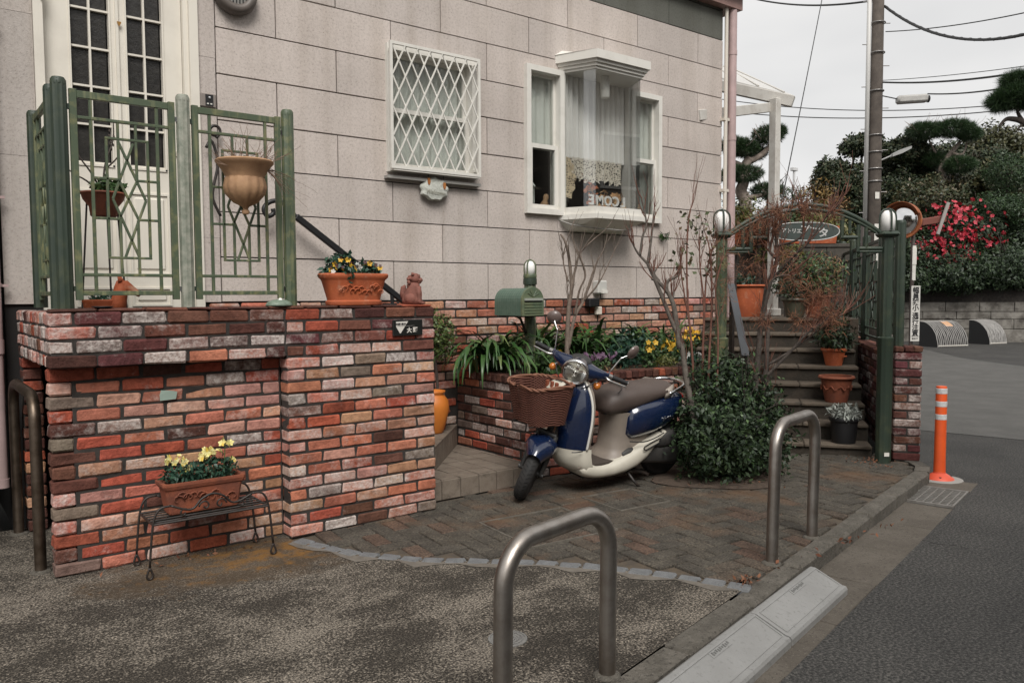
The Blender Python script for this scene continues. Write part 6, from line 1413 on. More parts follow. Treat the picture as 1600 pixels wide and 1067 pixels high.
# ------------------------------------------------------------------ arch gate
GL, GR = Vector((3.05,-1.445,0)), Vector((4.075,-2.262,0)); gdir = (GR-GL).normalized(); gwid = (GR-GL).length
ag = thing('arch_gate', 'dark green arch gate with two dome lamps over the garden stairs', 'gate', GL.to_tuple()); gm = frame_m((0,0,0), gdir, Vector((0,0,1)).cross(gdir), (0,0,1))
for x in (0, gwid):
    q = gm @ Vector((x,0,0)); MB().lathe([(.058,0),(.058,.985),(.060,.99),(.060,1.005),(.046,1.012)], 40, q, None, .035, 10).build('lower_post', GREEN if x == 0 else GREEND, ag, smooth=True, angle=35)
    MB().lathe([(.044,1.0),(.044,1.80)], 40, q, None, .045, 10).build('post', GREEN if x == 0 else GREEND, ag, smooth=True, angle=35)
    lmp = MB().bevbox(-.075,.075,-.075,.075,1.80,1.845,.02, gm @ Matrix.Translation((x,0,0))).build('lamp', GREEND, ag)
    z, r_, h = 1.848, .060, .165
    MB().lathe([(r_*.9,z),(r_*.9,z+h*.62),(r_*.78,z+h*.82),(r_*.45,z+h*.96),(0,z+h)], 24, q).build('lamp_glass', OPAL, lmp, smooth=True)
    for i in range(4):
        a = i*math.pi/2 + .9; c_, s_ = math.cos(a), math.sin(a); rr = r_*1.08
        MB().tube(smooth_path([q+Vector((rr*c_, rr*s_, z)), q+Vector((rr*c_, rr*s_, z+h*.62)), q+Vector((rr*.86*c_, rr*.86*s_, z+h*.87)), q+Vector((rr*.45*c_, rr*.45*s_, z+h*1.02)), q+Vector((0,0,z+h*1.06))], 3), .007, 6).build('cage_rib', GREEND, lmp)
MB().box(-.02,.02,-.048,-.044,.06,.09, Matrix.Translation(gm @ Vector((gwid,0,0))) @ Matrix.Rotation(math.atan2(FW.y,FW.x)-math.pi/2, 4, 'Z') @ Matrix.Translation((0,-.02,0))).build('sticker', WHITE, ag)
def gbar(P_, r_=.012, name='arch_bar'): MB().tube([gm @ Vector((x,0,z)) for x, z in P_], r_, 8, squash=(1,1.3)).build(name, GREEND, ag, smooth=True, angle=50)
def arcp(x0, x1, z0, zt, n=18): return [(x0+(x1-x0)*i/n, z0 + (zt-z0)*(1-((i/n-.5)*2)**2)) for i in range(n+1)]
gbar(arcp(.06, gwid-.06, 1.838, 2.060), .013); gbar(arcp(.09, gwid-.09, 1.836, 2.022), .010)
for s_ in (0, 1):
    X = lambda x: x if s_ == 0 else gwid-x
    gbar([(X(.0),1.712),(X(.235),1.712)], .012, 'stepped_bar'); gbar([(X(.0),1.688),(X(.245),1.688)], .008, 'stepped_bar'); gbar([(X(.232),1.69),(X(.232),1.90)], .012, 'stepped_bar'); gbar([(X(.17),1.715),(X(.17),1.875)], .012, 'stepped_bar')
    gbar([(X(.232),1.80),(X(.37),1.80)], .012, 'stepped_bar'); gbar([(X(.36),1.80),(X(.36),1.965)], .012, 'stepped_bar'); gbar([(X(.30),1.83),(X(.30),1.935)], .010, 'stepped_bar')
# hanging oval sign
sg = thing('oval_sign', 'dark green oval shop sign with white characters hanging from the arch', 'sign', pt(1257,362,6.30).to_tuple()); sgm = frame_m((0,0,0), RT.cross(Vector((0,0,1))).cross(Vector((0,0,1)))*-1, (0,0,1), RT.cross(Vector((0,0,1))))
ex = Vector((RT.x, RT.y, 0)).normalized(); ez = Vector((0,0,1)); en = ex.cross(ez); sgm = frame_m((0,0,0), ex, ez, en)
def ell(a, b2, n=48): return [(a*math.copysign(abs(math.cos(t))**.85, math.cos(t)), b2*math.copysign(abs(math.sin(t))**.9, math.sin(t))) for t in [2*math.pi*i/n for i in range(n)]]
MB().prism(ell(.272,.069), -.008, .006, sgm).build('board', M('sign slate green', (.045,.062,.056), .5, (.06,.075,.068), 20), sg)
MB().tube([sgm @ Vector((x,y,.006)) for x, y in ell(.274,.071)], .0045, 6, closed=True).build('white_border', M('sign white', (.52,.52,.50), .6), sg)
SW = MATS['sign white']
text('アトリエ', .040, SW, sg, sgm @ Matrix.Translation((-.105,.004,.007)) @ Matrix.Rotation(-.03,4,'Z'), 'lettering', .001, offset=.001); text('ププタ', .082, SW, sg, sgm @ Matrix.Translation((.072,-.004,.007)) @ Matrix.Rotation(-.16,4,'Z'), 'lettering', .001, .85, offset=.0016)
for x in (-.145,.145):
    MB().tube([sgm @ Vector((x,.05,.0)), sgm @ Vector((x,.085,0))], .004, 5).build('hook', IRON, sg); MB().tube([sgm @ Vector((x,.085,0)), sgm @ Vector((x,.165 if x < 0 else .165,0))], .0025, 4).build('chain', IRON, sg)

# stair handrail on the left
hr2 = thing('garden_handrail', 'dark grey flat handrail beside the left post of the arch gate', 'handrail', pt(1150,610,6.7).to_tuple()); o_ = pt(1150,610,6.7)
p0, p1 = pt(1142,444,7.5)-o_, pt(1165,556,6.6)-o_; v = (p1-p0).normalized(); m = frame_m(p0, v, v.cross(Vector((0,0,1))).normalized()*-1, v.cross(v.cross(Vector((0,0,1))).normalized()*-1)); MB().bevbox(0,(p1-p0).length,-.032,.032,-.008,.008,.003,m).build('rail_bar', M('dark grey steel', (.06,.065,.072), .45), hr2)
for q, zz in ((p1*.97+p0*.03, 0),(p0*.9+p1*.1, 0)): MB().box(-.018,.018,-.018,.018,-1.0,0, Matrix.Translation(q)).build('post', IRON, hr2)

# pots on the stairs
bp1 = pot(sp(0,.20,.12).to_tuple(), .095, .115, .215, BLACK, 'black plastic pot with silvery foliage on the lowest step', .010)
cloud_obj('silver_foliage', [(0,0,.26,.12,.12,.055,420)], .05, SILV, bp1, aspect=.28, sd=61)
bp2 = pot(sp(2,.22,.10,.002).to_tuple(), .095, .140, .235, TERRAD, 'large empty looking terracotta pot with relief leaves on the third step', .018)
mb = MB()
for i in range(10): a = i*.63; mb.tube([(.128*math.cos(a+t*.12), .128*math.sin(a+t*.12), .13+.02*math.sin(t*1.5)) for t in range(5)], .006, 5)
mb.build('relief_band', TERRAD, bp2, smooth=True)
bp3 = pot(sp(4,.20,.10,.002).to_tuple(), .075, .108, .165, TERRA, 'small terracotta pot with a face ring under a dark fern on the fifth step', .012)
cloud_obj('fern', [(0,0,.27,.17,.17,.13,700),(.0,0,.45,.12,.12,.14,300)], .06, LEAFD, bp3, aspect=.3, sd=62); MB().tube([(.11*math.cos(a), .11*math.sin(a), .09+0*a) for a in (-2.4,-2.2,-2.0,-1.8)], .008, 6).build('face_relief', TERRA, bp3)
bp4 = pot(sp(7,.52,.06,.002).to_tuple(), .085, .125, .20, M('olive glazed pot', (.05,.052,.035), .5, (.08,.075,.05), 6), 'olive green glazed pot at the top of the stairs', .02)
cloud_obj('foliage', [(0,0,.36,.22,.22,.20,1000)], .05, LEAFD, bp4, aspect=.4, sd=63)
bp5 = pot(sp(7,.30,.08,.002).to_tuple(), .10, .14, .23, TERRAD, 'terracotta pot with rounded bush at the top right of the stairs', .018)
cloud_obj('bush', [(0,0,.42,.26,.26,.24,1500)], .04, LEAFM, bp5, aspect=.45, sd=64)
struct(cloud_obj('dry_tops', [(.02,-.05,.50,.22,.2,.14,420)], .07, STRAWM, bp5, aspect=.12, sd=65), 'stuff')
bp6 = pot((S0-VX*1.02+UX*2.25+Vector((0,0,1.10))).to_tuple(), .17, .215, .36, TERRA, 'big orange terracotta pot left of the stair top', .018)
cloud_obj('leafy_top', [(0,0,.40,.10,.10,.07,260)], .05, LEAFB, bp6, aspect=.5, sd=66)
bp7 = pot((S0-VX*1.28+UX*.85+Vector((0,0,.52))).to_tuple(), .07, .09, .20, TERRAD, 'narrow terracotta pot behind the left gate post', .01); cloud_obj('leaves', [(0,0,.26,.09,.09,.09,160)], .06, LEAFM, bp7, aspect=.3, sd=67)
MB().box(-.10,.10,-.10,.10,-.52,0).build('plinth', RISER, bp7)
bt = thing('bird_table', 'small white round dish on a dark stand left of the big orange pot', 'bird table', pt(1150,393,8.3).to_tuple()); MB().lathe([(.02,-.03),(.10,-.02),(.125,0),(.115,.004),(0,-.008)], 24).build('dish', WHITE, bt, smooth=True); MB().tube([(0,0,-.03),(0,0,-.62)], .012, 8).build('stem', IRON, bt)

# round shrub and the bare twisted trees in front of the gate
shr = thing('round_shrub', 'dense dark green rounded shrub beside the scooter tail', 'shrub', (2.69,-1.76,0))
cloud_obj('foliage', [(-.02,0,.40,.42,.37,.38,7600),(.16,-.10,.26,.36,.32,.26,3400),(-.20,-.06,.30,.27,.24,.28,2200),(.26,-.06,.48,.24,.20,.26,1900),(-.08,0,.70,.20,.20,.18,900),(.10,.02,.76,.14,.14,.12,420)], .044, LEAFD, shr, aspect=.42, sd=70, shell=.45, lump=.26)
cloud_obj('new_leaves', [(0,0,.46,.42,.38,.42,620),(.2,-.05,.5,.26,.25,.3,240),(-.05,0,.80,.2,.2,.1,120)], .034, LEAFM, shr, aspect=.45, sd=72, shell=.14, lump=.24)
mb = MB()
for i in range(16): branch(mb, (R.gauss(0,.04), R.gauss(0,.04), 0), (R.gauss(0,.5), R.gauss(0,.5), 1), R.uniform(.4,.6), .010, 1, .6, 3, .1, .3, .002, 5)
for i in range(22):
    a = R.uniform(0, 6.28); e_ = R.uniform(.1, 1.2); d_ = Vector((math.cos(a)*math.cos(e_), math.sin(a)*math.cos(e_), math.sin(e_))); branch(mb, Vector((0,0,.42)) + d_*.30, d_, R.uniform(.12,.22), .004, 1, .5, 2, .2, .25, .0015, 4)
mb.build('stems', BARKD, shr)
struct(MB().add([(2.63+.5*math.cos(a)*(1+.12*math.sin(3*a)), -1.72+.42*math.sin(a)*(1+.15*math.cos(4*a)), .006) for a in [2*math.pi*i/24 for i in range(24)]], [tuple(range(24))]).build('soil', SOIL))
D = 5.95; t1 = thing('twisted_tree', 'bare twisted tree with rusty dry tufts growing behind the round shrub before the arch', 'tree', pt(1165,700,D).to_tuple()); O_ = pt(1165,700,D)
tree_from(t1, [([(1160,715,D),(1166,680,D),(1186,640,D),(1195,595,D),(1198,550,D),(1200,510,D+.05)], .020, .013),
 ([(1176,700,D+.02),(1180,620,D+.02),(1184,560,D+.03),(1190,500,D+.05),(1203,440,D+.1),(1214,405,D+.1),(1213,370,D+.1),(1222,345,D+.1)], .021, .010),
 ([(1166,700,D+.05),(1170,640,D+.1),(1183,600,D+.1),(1180,560,D+.12)], .014, .008),
 ([(1214,405,D+.1),(1202,390,D+.1),(1212,360,D+.12)], .011, .006), ([(1203,440,D+.1),(1240,400,D),(1262,380,D-.05),(1290,340,D-.05),(1312,320,D)], .010, .004), ([(1210,385,D+.1),(1250,372,D),(1256,340,D),(1250,320,D)], .008, .004),
 ([(1195,590,D),(1230,555,D-.05),(1262,520,D-.1),(1290,500,D-.1),(1310,470,D-.1)], .010, .003), ([(1200,570,D),(1240,545,D),(1285,512,D),(1318,490,D)], .008, .003), ([(1190,510,D+.05),(1205,440,D),(1235,430,D-.05)], .012, .006)], O_, BARKD, twigs=16, tl=.26, tr=.0042, lev=1, tmat=BARKR)
tuf = []
for (x, y, d, s_, n) in ((1215,328,D,.12,300),(1262,330,D-.05,.10,240),(1300,330,D,.10,200),(1205,358,D+.1,.10,260),(1190,345,D,.12,200),(1240,440,D-.1,.12,260),(1280,465,D-.1,.16,520),(1298,500,D-.1,.12,360),(1250,500,D-.1,.10,180),(1190,500,D,.09,160),(1175,420,D,.14,240),(1168,365,D,.12,200),(1225,400,D,.08,140)):
    p = pt(x,y,d)-O_; tuf.append((p.x,p.y,p.z,s_,s_,s_*.8,n))
struct(cloud_obj('dry_tufts', tuf, .075, RUSTM, t1, aspect=.05, sd=81, shell=1.0, out=.1), 'stuff')
D = 5.75; t2 = thing('pruned_tree', 'bare pruned dark tree with a long smooth curved limb rising from the bed', 'tree', pt(1085,660,D).to_tuple()); O_ = pt(1085,660,D)
tree_from(t2, [([(1090,680,D),(1082,640,D),(1072,590,D),(1066,545,D),(1058,512,D)], .020, .015), ([(1062,530,D),(1048,498,D),(1033,460,D),(1018,425,D),(1012,412,D)], .014, .010), ([(1012,412,D),(1016,385,D),(1019,360,D),(1022,330,D)], .009, .005), ([(1012,412,D),(997,396,D),(988,380,D-.03)], .009, .004), ([(1000,400,D),(1004,370,D),(1010,350,D),(1003,310,D)], .008, .004),
 ([(1062,545,D),(1055,490,D),(1050,470,D),(1042,455,D),(1028,440,D),(1018,435,D)], .016, .010), ([(1042,458,D),(1043,440,D),(1060,430,D),(1062,420,D)], .012, .006), ([(1050,470,D),(1053,455,D)], .010, .006), ([(1030,440,D),(1022,428,D),(1026,420,D)], .010, .005)], O_, BARK, twigs=6, tl=.16, tr=.004, lev=1, tmat=BARKR, ups=.6)
D = 5.9; t3 = thing('rose_bush', 'tall thin reddish rose stems with few leaves in front of the left gate post', 'rose bush', pt(1095,640,D).to_tuple()); O_ = pt(1095,640,D)
tree_from(t3, [([(1085,650,D),(1082,560,D),(1075,480,D),(1073,400,D),(1076,340,D),(1082,320,D)], .008, .003), ([(1100,640,D),(1098,560,D),(1100,480,D),(1094,420,D),(1093,375,D)], .009, .003), ([(1106,640,D-.05),(1108,560,D-.05),(1112,480,D-.05),(1110,400,D-.05),(1103,368,D-.05)], .008, .003), ([(1120,620,D-.1),(1122,520,D-.1),(1118,450,D-.1),(1130,400,D-.1)], .006, .003), ([(1080,520,D),(1066,440,D),(1063,405,D)], .006, .002), ([(1100,500,D),(1105,420,D),(1120,375,D)], .006, .003)], O_, BARKR, twigs=9, tl=.22, tr=.003, lev=1, ups=.5)
cloud_obj('rose_leaves', [((p.x),(p.y),(p.z),.10,.10,.12,n) for p, n in ((pt(1082,345,D)-O_,40),(pt(1100,370,D)-O_,40),(pt(1070,390,D)-O_,24),(pt(1112,420,D)-O_,34),(pt(1120,395,D)-O_,30),(pt(1060,420,D)-O_,12))], .04, leaf_green('rose leaf', [(.05,.07,.03),(.09,.11,.05),(.14,.09,.05)]), t3, aspect=.6, sd=83, shell=1)
cloud_obj('dry_sprays', [((p.x),(p.y),(p.z),.09,.09,.16,n) for p, n in ((pt(1130,400,D)-O_,120),(pt(1135,440,D)-O_,110),(pt(1125,480,D)-O_,80),(pt(1110,530,D)-O_,60))], .06, RUSTM, t3, aspect=.06, sd=84, shell=1, out=.1)
at = thing('air_plant', 'small tuft of green leaves clinging to the house wall above the bed', 'plant', (3.98,-.02,1.93)); cloud_obj('leaves', [(0,-.02,0,.05,.03,.02,40)], .06, LEAFM, at, aspect=.25, sd=88)

# ------------------------------------------------------------------ white pergola behind the house corner
PW_ = M('weathered white beam', (.55,.53,.49), .6, (.40,.37,.33), 7, .45, .75)
pg = thing('pergola', 'white pergola corner with a slim square post behind the house', 'pergola', (6.22,.22,1.09))
MB().bevbox(-.05,.05,-.05,.05,0,2.58,.008).build('post', PW_, pg); MB().bevbox(-.075,.075,-.075,.075,0,.09,.01).build('post_foot', PW_, pg)
a1 = pt(1240,158,9.45)-Vector((6.22,.22,1.09)); b1 = pt(1100,128,9.9)-Vector((6.22,.22,1.09)); v = (b1-a1).normalized(); s_ = v.cross(Vector((0,0,1))).normalized(); m = frame_m(a1, v, s_, v.cross(s_)*-1)
MB().bevbox(0,(b1-a1).length,-.04,.04,-.075,.055,.006,m).build('front_beam', PW_, pg)
a2 = pt(1200,168,9.5)-Vector((6.22,.22,1.09)); b2_ = pt(1090,180,8.3)-Vector((6.22,.22,1.09)); v = (b2_-a2).normalized(); s_ = v.cross(Vector((0,0,1))).normalized(); m = frame_m(a2, v, s_, v.cross(s_)*-1); MB().bevbox(0,(b2_-a2).length,-.035,.035,-.06,.05,.006,m).build('side_beam', PW_, pg)
q4 = [pt(*p)-Vector((6.22,.22,1.09)) for p in ((1240,152,9.45),(1100,118,9.9),(1100,98,12.5),(1150,112,12.5))]
mb = MB(); mb.add(q4 + [p+Vector((0,0,.02)) for p in q4], [(0,1,2,3),(4,7,6,5),(0,4,5,1),(1,5,6,2),(2,6,7,3),(3,7,4,0)]); mb.build('roof_sheet', M('roof sheet', (.50,.49,.47), .5), pg)
for k in range(4):
    pA = q4[0].lerp(q4[1], .1+.28*k); pB = q4[3].lerp(q4[2], .1+.28*k); MB().tube([pA+Vector((0,0,.03)), pB+Vector((0,0,.03))], .012, 5).build('rafter', PW_, pg)

# dark garden wall behind the stairs with trough planters
dw = thing('garden_wall', 'dark stained concrete garden wall at the top of the stairs', 'wall', pt(1270,470,10.5).to_tuple()); O_ = pt(1270,470,10.5); DW = M('stained concrete', (.045,.040,.034), .9, (.085,.075,.062), 4, bump=.4, bscale=40)
ex2 = Vector((RT.x,RT.y,0)).normalized(); m = frame_m((0,0,0), ex2, Vector((0,0,1)).cross(ex2), (0,0,1)); zt = 1.955-O_.z
for i in range(5):
    for j in range(5): MB().bevbox(-1.45+.4*i+.003, -1.45+.4*(i+1)-.003, -.06, .06, -.9+.2*j+.003 - (zt-.7)*0, -.9+.2*(j+1)-.003, .005, m @ Matrix.Translation((0,0,zt-.1))).build('block', DW, dw)
MB().bevbox(-1.5,.58,-.075,.09,zt,zt+.05,.008,m).build('coping', DW, dw)
for i, (x0, x1, lab) in enumerate(((-1.18,-.62,'orange terracotta trough on the dark wall by the left lamp'),(-.55,-.20,'orange terracotta trough on the dark wall behind the white post'),(-.12,.28,'orange terracotta trough on the dark wall below the oval sign'))):
    t = thing('wall_trough', lab, 'planter', (O_ + m.to_3x3() @ Vector(((x0+x1)/2, -.02, zt+.052))).to_tuple(), math.atan2(ex2.y,ex2.x)); hx = (x1-x0)/2
    MB().loft([rrect(hx*.92,.06,0), rrect(hx,.085,.19), rrect(hx+.012,.095,.192), rrect(hx+.012,.095,.225), rrect(hx-.01,.07,.225)]).build('trough', TERRA, t); cloud_obj('foliage', [(0,0,.28,hx,.12,.10,420)], .06, (LEAFY, LEAFM, LEAFY)[i], t, aspect=.4, sd=90+i)
# ------------------------------------------------------------------ background
def bush(label, blobs, size, mat, name='garden_bush', cat='bush', sd=1, group=None, aspect=.5, trunk=True, **k):
    'blobs in measured points: (px, py, depth, rx, rz, n)'
    x0, y0, d0 = blobs[0][:3]; O_ = pt(x0, y0, d0); zg = 1.3 if d0 > 22 else 0.0
    base = Vector((O_.x, O_.y, zg)); t = thing(name, label, cat, base.to_tuple(), 0, group)
    B = []
    for px, py, d, rx, rz, n in blobs:
        p = pt(px, py, d)-base; B.append((p.x, p.y, p.z, rx, rx*.85, rz, n))
    if d0 > 20: B = [b_[:6] + (int(b_[6]*1.6),) for b_ in B]
    cloud_obj('crown', B, size, mat, t, aspect=aspect, sd=sd, **k)
    mb = MB()
    for b_ in B[:6]: 
        mb.tube(smooth_path([(0,0,0), (b_[0]*.3, b_[1]*.3, b_[2]*.45), (b_[0]*.8, b_[1]*.8, b_[2]*.8), (b_[0], b_[1], b_[2])], 3), [.07-.005*i for i in range(10)], 6)
        for q in range(3): branch(mb, (b_[0], b_[1], b_[2]-b_[5]*.5), (R.gauss(0,1), R.gauss(0,1), .6), b_[3]*.7, .025, 2, .7, 3, .1, .3, .005, 4)
    mb.build('trunk', BARKD, t); return t
BG = leaf_green('evergreen leaf', [(.010,.018,.008),(.016,.029,.011),(.026,.041,.015),(.040,.052,.020),(.066,.056,.030)], .6)
BGM = leaf_green('bronze green leaf', [(.020,.032,.014),(.035,.048,.018),(.060,.062,.026),(.10,.075,.04)])
# big clipped evergreen behind the pole
D = 26
bush('big dark evergreen tree with clipped cloud shapes left of the utility pole', [(1315,290,D,.95,.72,5200),(1300,270,D,.6,.42,2200),(1340,318,D,.9,.6,3200),(1300,335,D,.7,.5,1600),(1350,225,D,.62,.32,1900),(1335,232,D,.5,.26,1100)], .12, BG, 'evergreen_tree', 'tree', 101)
bush('rounded evergreen tree immediately right of the utility pole', [(1415,240,D,.85,.5,3600),(1440,262,D+.5,.7,.5,2400),(1400,300,D,.9,.7,3200),(1390,340,D,.9,.6,2200)], .12, BG, 'evergreen_tree', 'tree', 102)
bush('bronze green evergreen hedge tree in the middle behind the mirror', [(1450,315,24.5,1.1,.7,4200),(1490,335,24.5,.8,.5,2400),(1420,350,24.5,.9,.6,2200),(1480,290,26,.7,.45,1800)], .11, BGM, 'evergreen_tree', 'tree', 103)
bush('loose olive green tree on the right skyline', [(1545,235,29,1.1,.8,3000),(1580,240,29,1.0,.8,2600),(1520,262,28,.9,.6,2200),(1590,280,28,1,.8,2400),(1560,290,27,1.2,.7,2400)], .15, leaf_green('olive leaf', [(.03,.036,.014),(.055,.058,.022),(.09,.082,.032)]), 'broadleaf_tree', 'tree', 104, lump=.3)
bush('dense evergreen tree filling the skyline behind the utility pole', [(1385,285,28,1.5,.95,5200),(1445,290,28,1.5,.9,4800),(1335,300,28,1.2,.8,3600),(1500,290,28,1.4,.8,4200),(1420,330,27,1.6,.8,4200),(1545,310,28,1.4,.8,3600),(1470,250,28,1.1,.55,3200),(1535,255,28,1.1,.55,3000),(1410,235,28,.7,.4,1600)], .13, BG, 'evergreen_tree', 'tree', 108)
# round clipped bushes at the far right
bush('round clipped dark bush at the right edge, upper one', [(1575,270,24.6,.80,.59,3400)], .09, PINEM, 'clipped_bush', 'bush', 105, aspect=.25)
bush('round clipped dark bush at the right edge, lower one', [(1555,325,24.1,.91,.45,3000),(1600,330,24.1,.86,.53,2400)], .09, PINEM, 'clipped_bush', 'bush', 106, aspect=.25)
# camellia
cm = bush('camellia hedge covered with red flowers behind the retaining wall', [(1500,375,24.3,1.12,.80,4800),(1455,395,24.3,.75,.80,2600),(1540,355,24.3,.85,.66,3000),(1440,420,24.1,.55,.5,1600),(1480,420,24.2,.65,.5,2200),(1540,410,24.3,.85,.52,2400),(1580,390,24.6,.96,.74,2600),(1590,350,24.6,.65,.53,1400)], .10, LEAFD, 'camellia_bush', 'bush', 107)
base = cm.location; FL = []
for _ in range(520):
    px, py = R.gauss(1496,42), R.gauss(372,36)
    if not (1418 < px < 1575 and 312 < py < 440) or (px > 1535 and py > 385) or (px < 1445 and py < 345): continue
    FL.append(tuple(pt(px, py, 23.2 + R.uniform(-.12,.2) + abs(px-1500)*.004) - base))
flower_cloud(cm, 'red_flowers', FL, .072, REDP, 6)
# pines
def pine(label, O_px, pads, limbs, nl, wd, sd, mat=PINEM, bark=BARKP):
    O_ = pt(*O_px); base = Vector((O_.x, O_.y, 0)); t = thing('pine_tree', label, 'tree', base.to_tuple())
    B = []
    for px, py, d, rx, rz, n in pads: p = pt(px,py,d)-base; B.append((p.x,p.y,p.z,rx,rx*.8,rz,int(n*1.7)))
    needle_cloud('needle_pads', B, nl, wd, mat, t, sd)
    mb = MB()
    for P_, r0, r1 in limbs:
        q = smooth_path([pt(*p)-base for p in P_], 4); mb.tube(q, [r0+(r1-r0)*i/(len(q)-1) for i in range(len(q))], 8)
    for b_ in B:
        for _ in range(7): branch(mb, (b_[0]+R.gauss(0,b_[3]*.3), b_[1], b_[2]-b_[5]*.7), (R.gauss(0,1.2), R.gauss(0,1), .7), b_[3]*.8, .018, 1, .7, 3, .1, .3, .004, 4)
    mb.build('trunk', bark, t, smooth=True); return t
D = 14
pine('cloud pruned pine with pale trunk between house and white post', (1165,330,D), [(1160,232,D,.34,.14,420),(1178,238,D+.3,.26,.13,300),(1145,228,D,.25,.14,260),(1200,212,D,.30,.13,380),(1212,205,D,.2,.10,200),(1162,272,D-.1,.36,.13,460),(1140,275,D,.2,.10,160),(1200,298,D+.2,.32,.11,320)],
 [([(1168,480,D),(1166,330,D),(1158,300,D),(1162,285,D),(1163,262,D),(1172,248,D)], .12, .075), ([(1163,262,D),(1150,255,D),(1140,250,D)], .06, .03), ([(1172,252,D),(1190,242,D),(1204,226,D),(1204,212,D)], .06, .03), ([(1165,310,D),(1190,305,D+.1),(1200,300,D+.2)], .05, .02)], .080, .0034, 201)
D = 15
pine('dark pine with a twisted branch at the top right corner', (1585,330,D), [(1592,150,D,.45,.20,760),(1565,160,D,.28,.14,360),(1590,128,D,.32,.14,380),(1612,150,D,.4,.25,400)], [([(1660,420,D),(1650,300,D),(1630,220,D),(1600,192,D),(1580,186,D),(1570,188,D),(1561,198,D)], .10, .02), ([(1600,192,D),(1592,200,D),(1590,204,D)], .03, .01), ([(1600,192,D),(1590,175,D),(1592,155,D)], .04, .02)], .15, .0034, 202, bark=BARKD)
pine('flat topped pine showing branches above the clipped evergreens', (1470,330,25), [(1445,205,25,.62,.20,700),(1490,202,25,.72,.22,760),(1515,210,25,.4,.16,300),(1500,258,25,.55,.2,520),(1460,250,25.5,.4,.2,300)], [([(1480,480,25.3),(1482,330,25.3),(1470,265,25.3),(1490,235,25.3),(1500,222,25.3)], .12, .05), ([(1475,260,25.3),(1462,240,25.3),(1450,215,25.3)], .06, .02), ([(1488,240,25.2),(1505,240,25.2),(1512,215,25.2)], .05, .02)], .16, .005, 203)
# loose garden shrubs behind the arch
def lbush(*a, **k): return bush(*a, **k)
lbush('yellowish green bush at the left behind the arch lamp', [(1160,335,11.5,.36,.26,700),(1145,355,11.5,.3,.22,500)], .07, LEAFY, sd=111, lump=.3, shell=.9, aspect=.35)
lbush('golden brown wispy bush above the right half of the arch', [(1285,318,11.6,.34,.24,620),(1275,298,11.6,.22,.17,300),(1305,335,11.4,.22,.2,300)], .07, leaf_green('golden leaf', [(.16,.11,.03),(.22,.13,.04),(.12,.10,.03)]), sd=112, lump=.35, shell=1.0, aspect=.3)
lbush('pale green bush behind the oval sign', [(1265,345,11.2,.42,.18,900),(1300,360,11.2,.34,.20,700),(1240,345,11.2,.30,.15,500)], .07, leaf_green('pale leaf', [(.07,.09,.03),(.12,.13,.05),(.17,.15,.06)]), sd=113, shell=.8)
lbush('reddish orange shrub right of the left gate lamp', [(1185,365,10.2,.34,.22,700),(1205,350,10.2,.28,.2,420)], .07, RUSTM, sd=114, shell=1.0, aspect=.25)
lbush('small yellow green conifer by the white post', [(1238,398,10.0,.17,.15,500),(1195,400,9.9,.12,.12,200)], .05, LEAFY, sd=115, aspect=.25)
lbush('rusty dry shrub at the stair top in front of the white post', [(1232,420,9.2,.22,.16,420)], .08, RUSTM, sd=116, shell=1, aspect=.07)
lbush('dark green clipped pine bush beyond the white post', [(1200,300,15,.42,.16,700),(1240,306,15,.3,.13,300)], .08, PINEM, sd=117, aspect=.2)

# neighbour's roof, distant mast, pale greenhouse roof
nh = thing('distant_house', 'grey tiled roof of a distant house seen under the arch', 'house', pt(1290,345,30).to_tuple()); ex3 = Vector((RT.x,RT.y,0)).normalized(); m3 = frame_m((0,0,0), ex3, Vector((0,0,1)).cross(ex3), (0,0,1))
RTI = M('grey roof tile', (.10,.10,.105), .6, (.15,.15,.15), 20)
MB().loft([[m3 @ Vector(p) for p in ((-4.2,-1.5,.0),(3.0,-1.5,.0),(3.0,-1.5,.10),(-4.2,-1.5,.10))], [m3 @ Vector(p) for p in ((-3.6,1.5,.55),(2.4,1.5,.55),(2.4,1.5,.65),(-3.6,1.5,.65))]]).build('roof', RTI, nh)
MB().box(-3.9,2.7,-1.2,3,-4.1,0,m3).build('wall', M('far plaster', (.30,.28,.25), .8), nh)
gh = thing('far_canopy', 'pale glazed canopy roof far behind the house corner', 'canopy', pt(1150,310,22).to_tuple())
MB().loft([[m3 @ Vector(p) for p in ((-1.2,-1,-.55),(.55,-1,-.55),(.55,-1,-.5),(-1.2,-1,-.5))], [m3 @ Vector(p) for p in ((-1.2,1.2,.25),(.2,1.2,.25),(.2,1.2,.3),(-1.2,1.2,.3))]]).build('glazing', M('pale glazing', (.42,.46,.48), .3), gh)
for i in range(6): MB().tube([m3 @ Vector((-1.1+.3*i,-1,-.48)), m3 @ Vector((-1.1+.25*i,1.2,.32))], .02, 5).build('rib', PW_, gh)
MB().box(-1.2,.4,-.9,1.1,-3.6,-.55,m3).build('wall', MATS['far plaster'], gh)
ms = thing('distant_mast', 'thin pale lamp mast far away on the skyline', 'mast', Vector((pt(1240,320,60).x, pt(1240,320,60).y, 0)).to_tuple()); MB().tube([(0,0,0),(0,0,pt(1240,268,60).z)], .09, 8).build('pole', M('pale steel', (.5,.5,.5), .5), ms); MB().bevbox(-.3,.3,-.15,.15,0,.25,.02, Matrix.Translation((0,0,pt(1240,268,60).z))).build('lamp_head', MATS['pale steel'], ms)

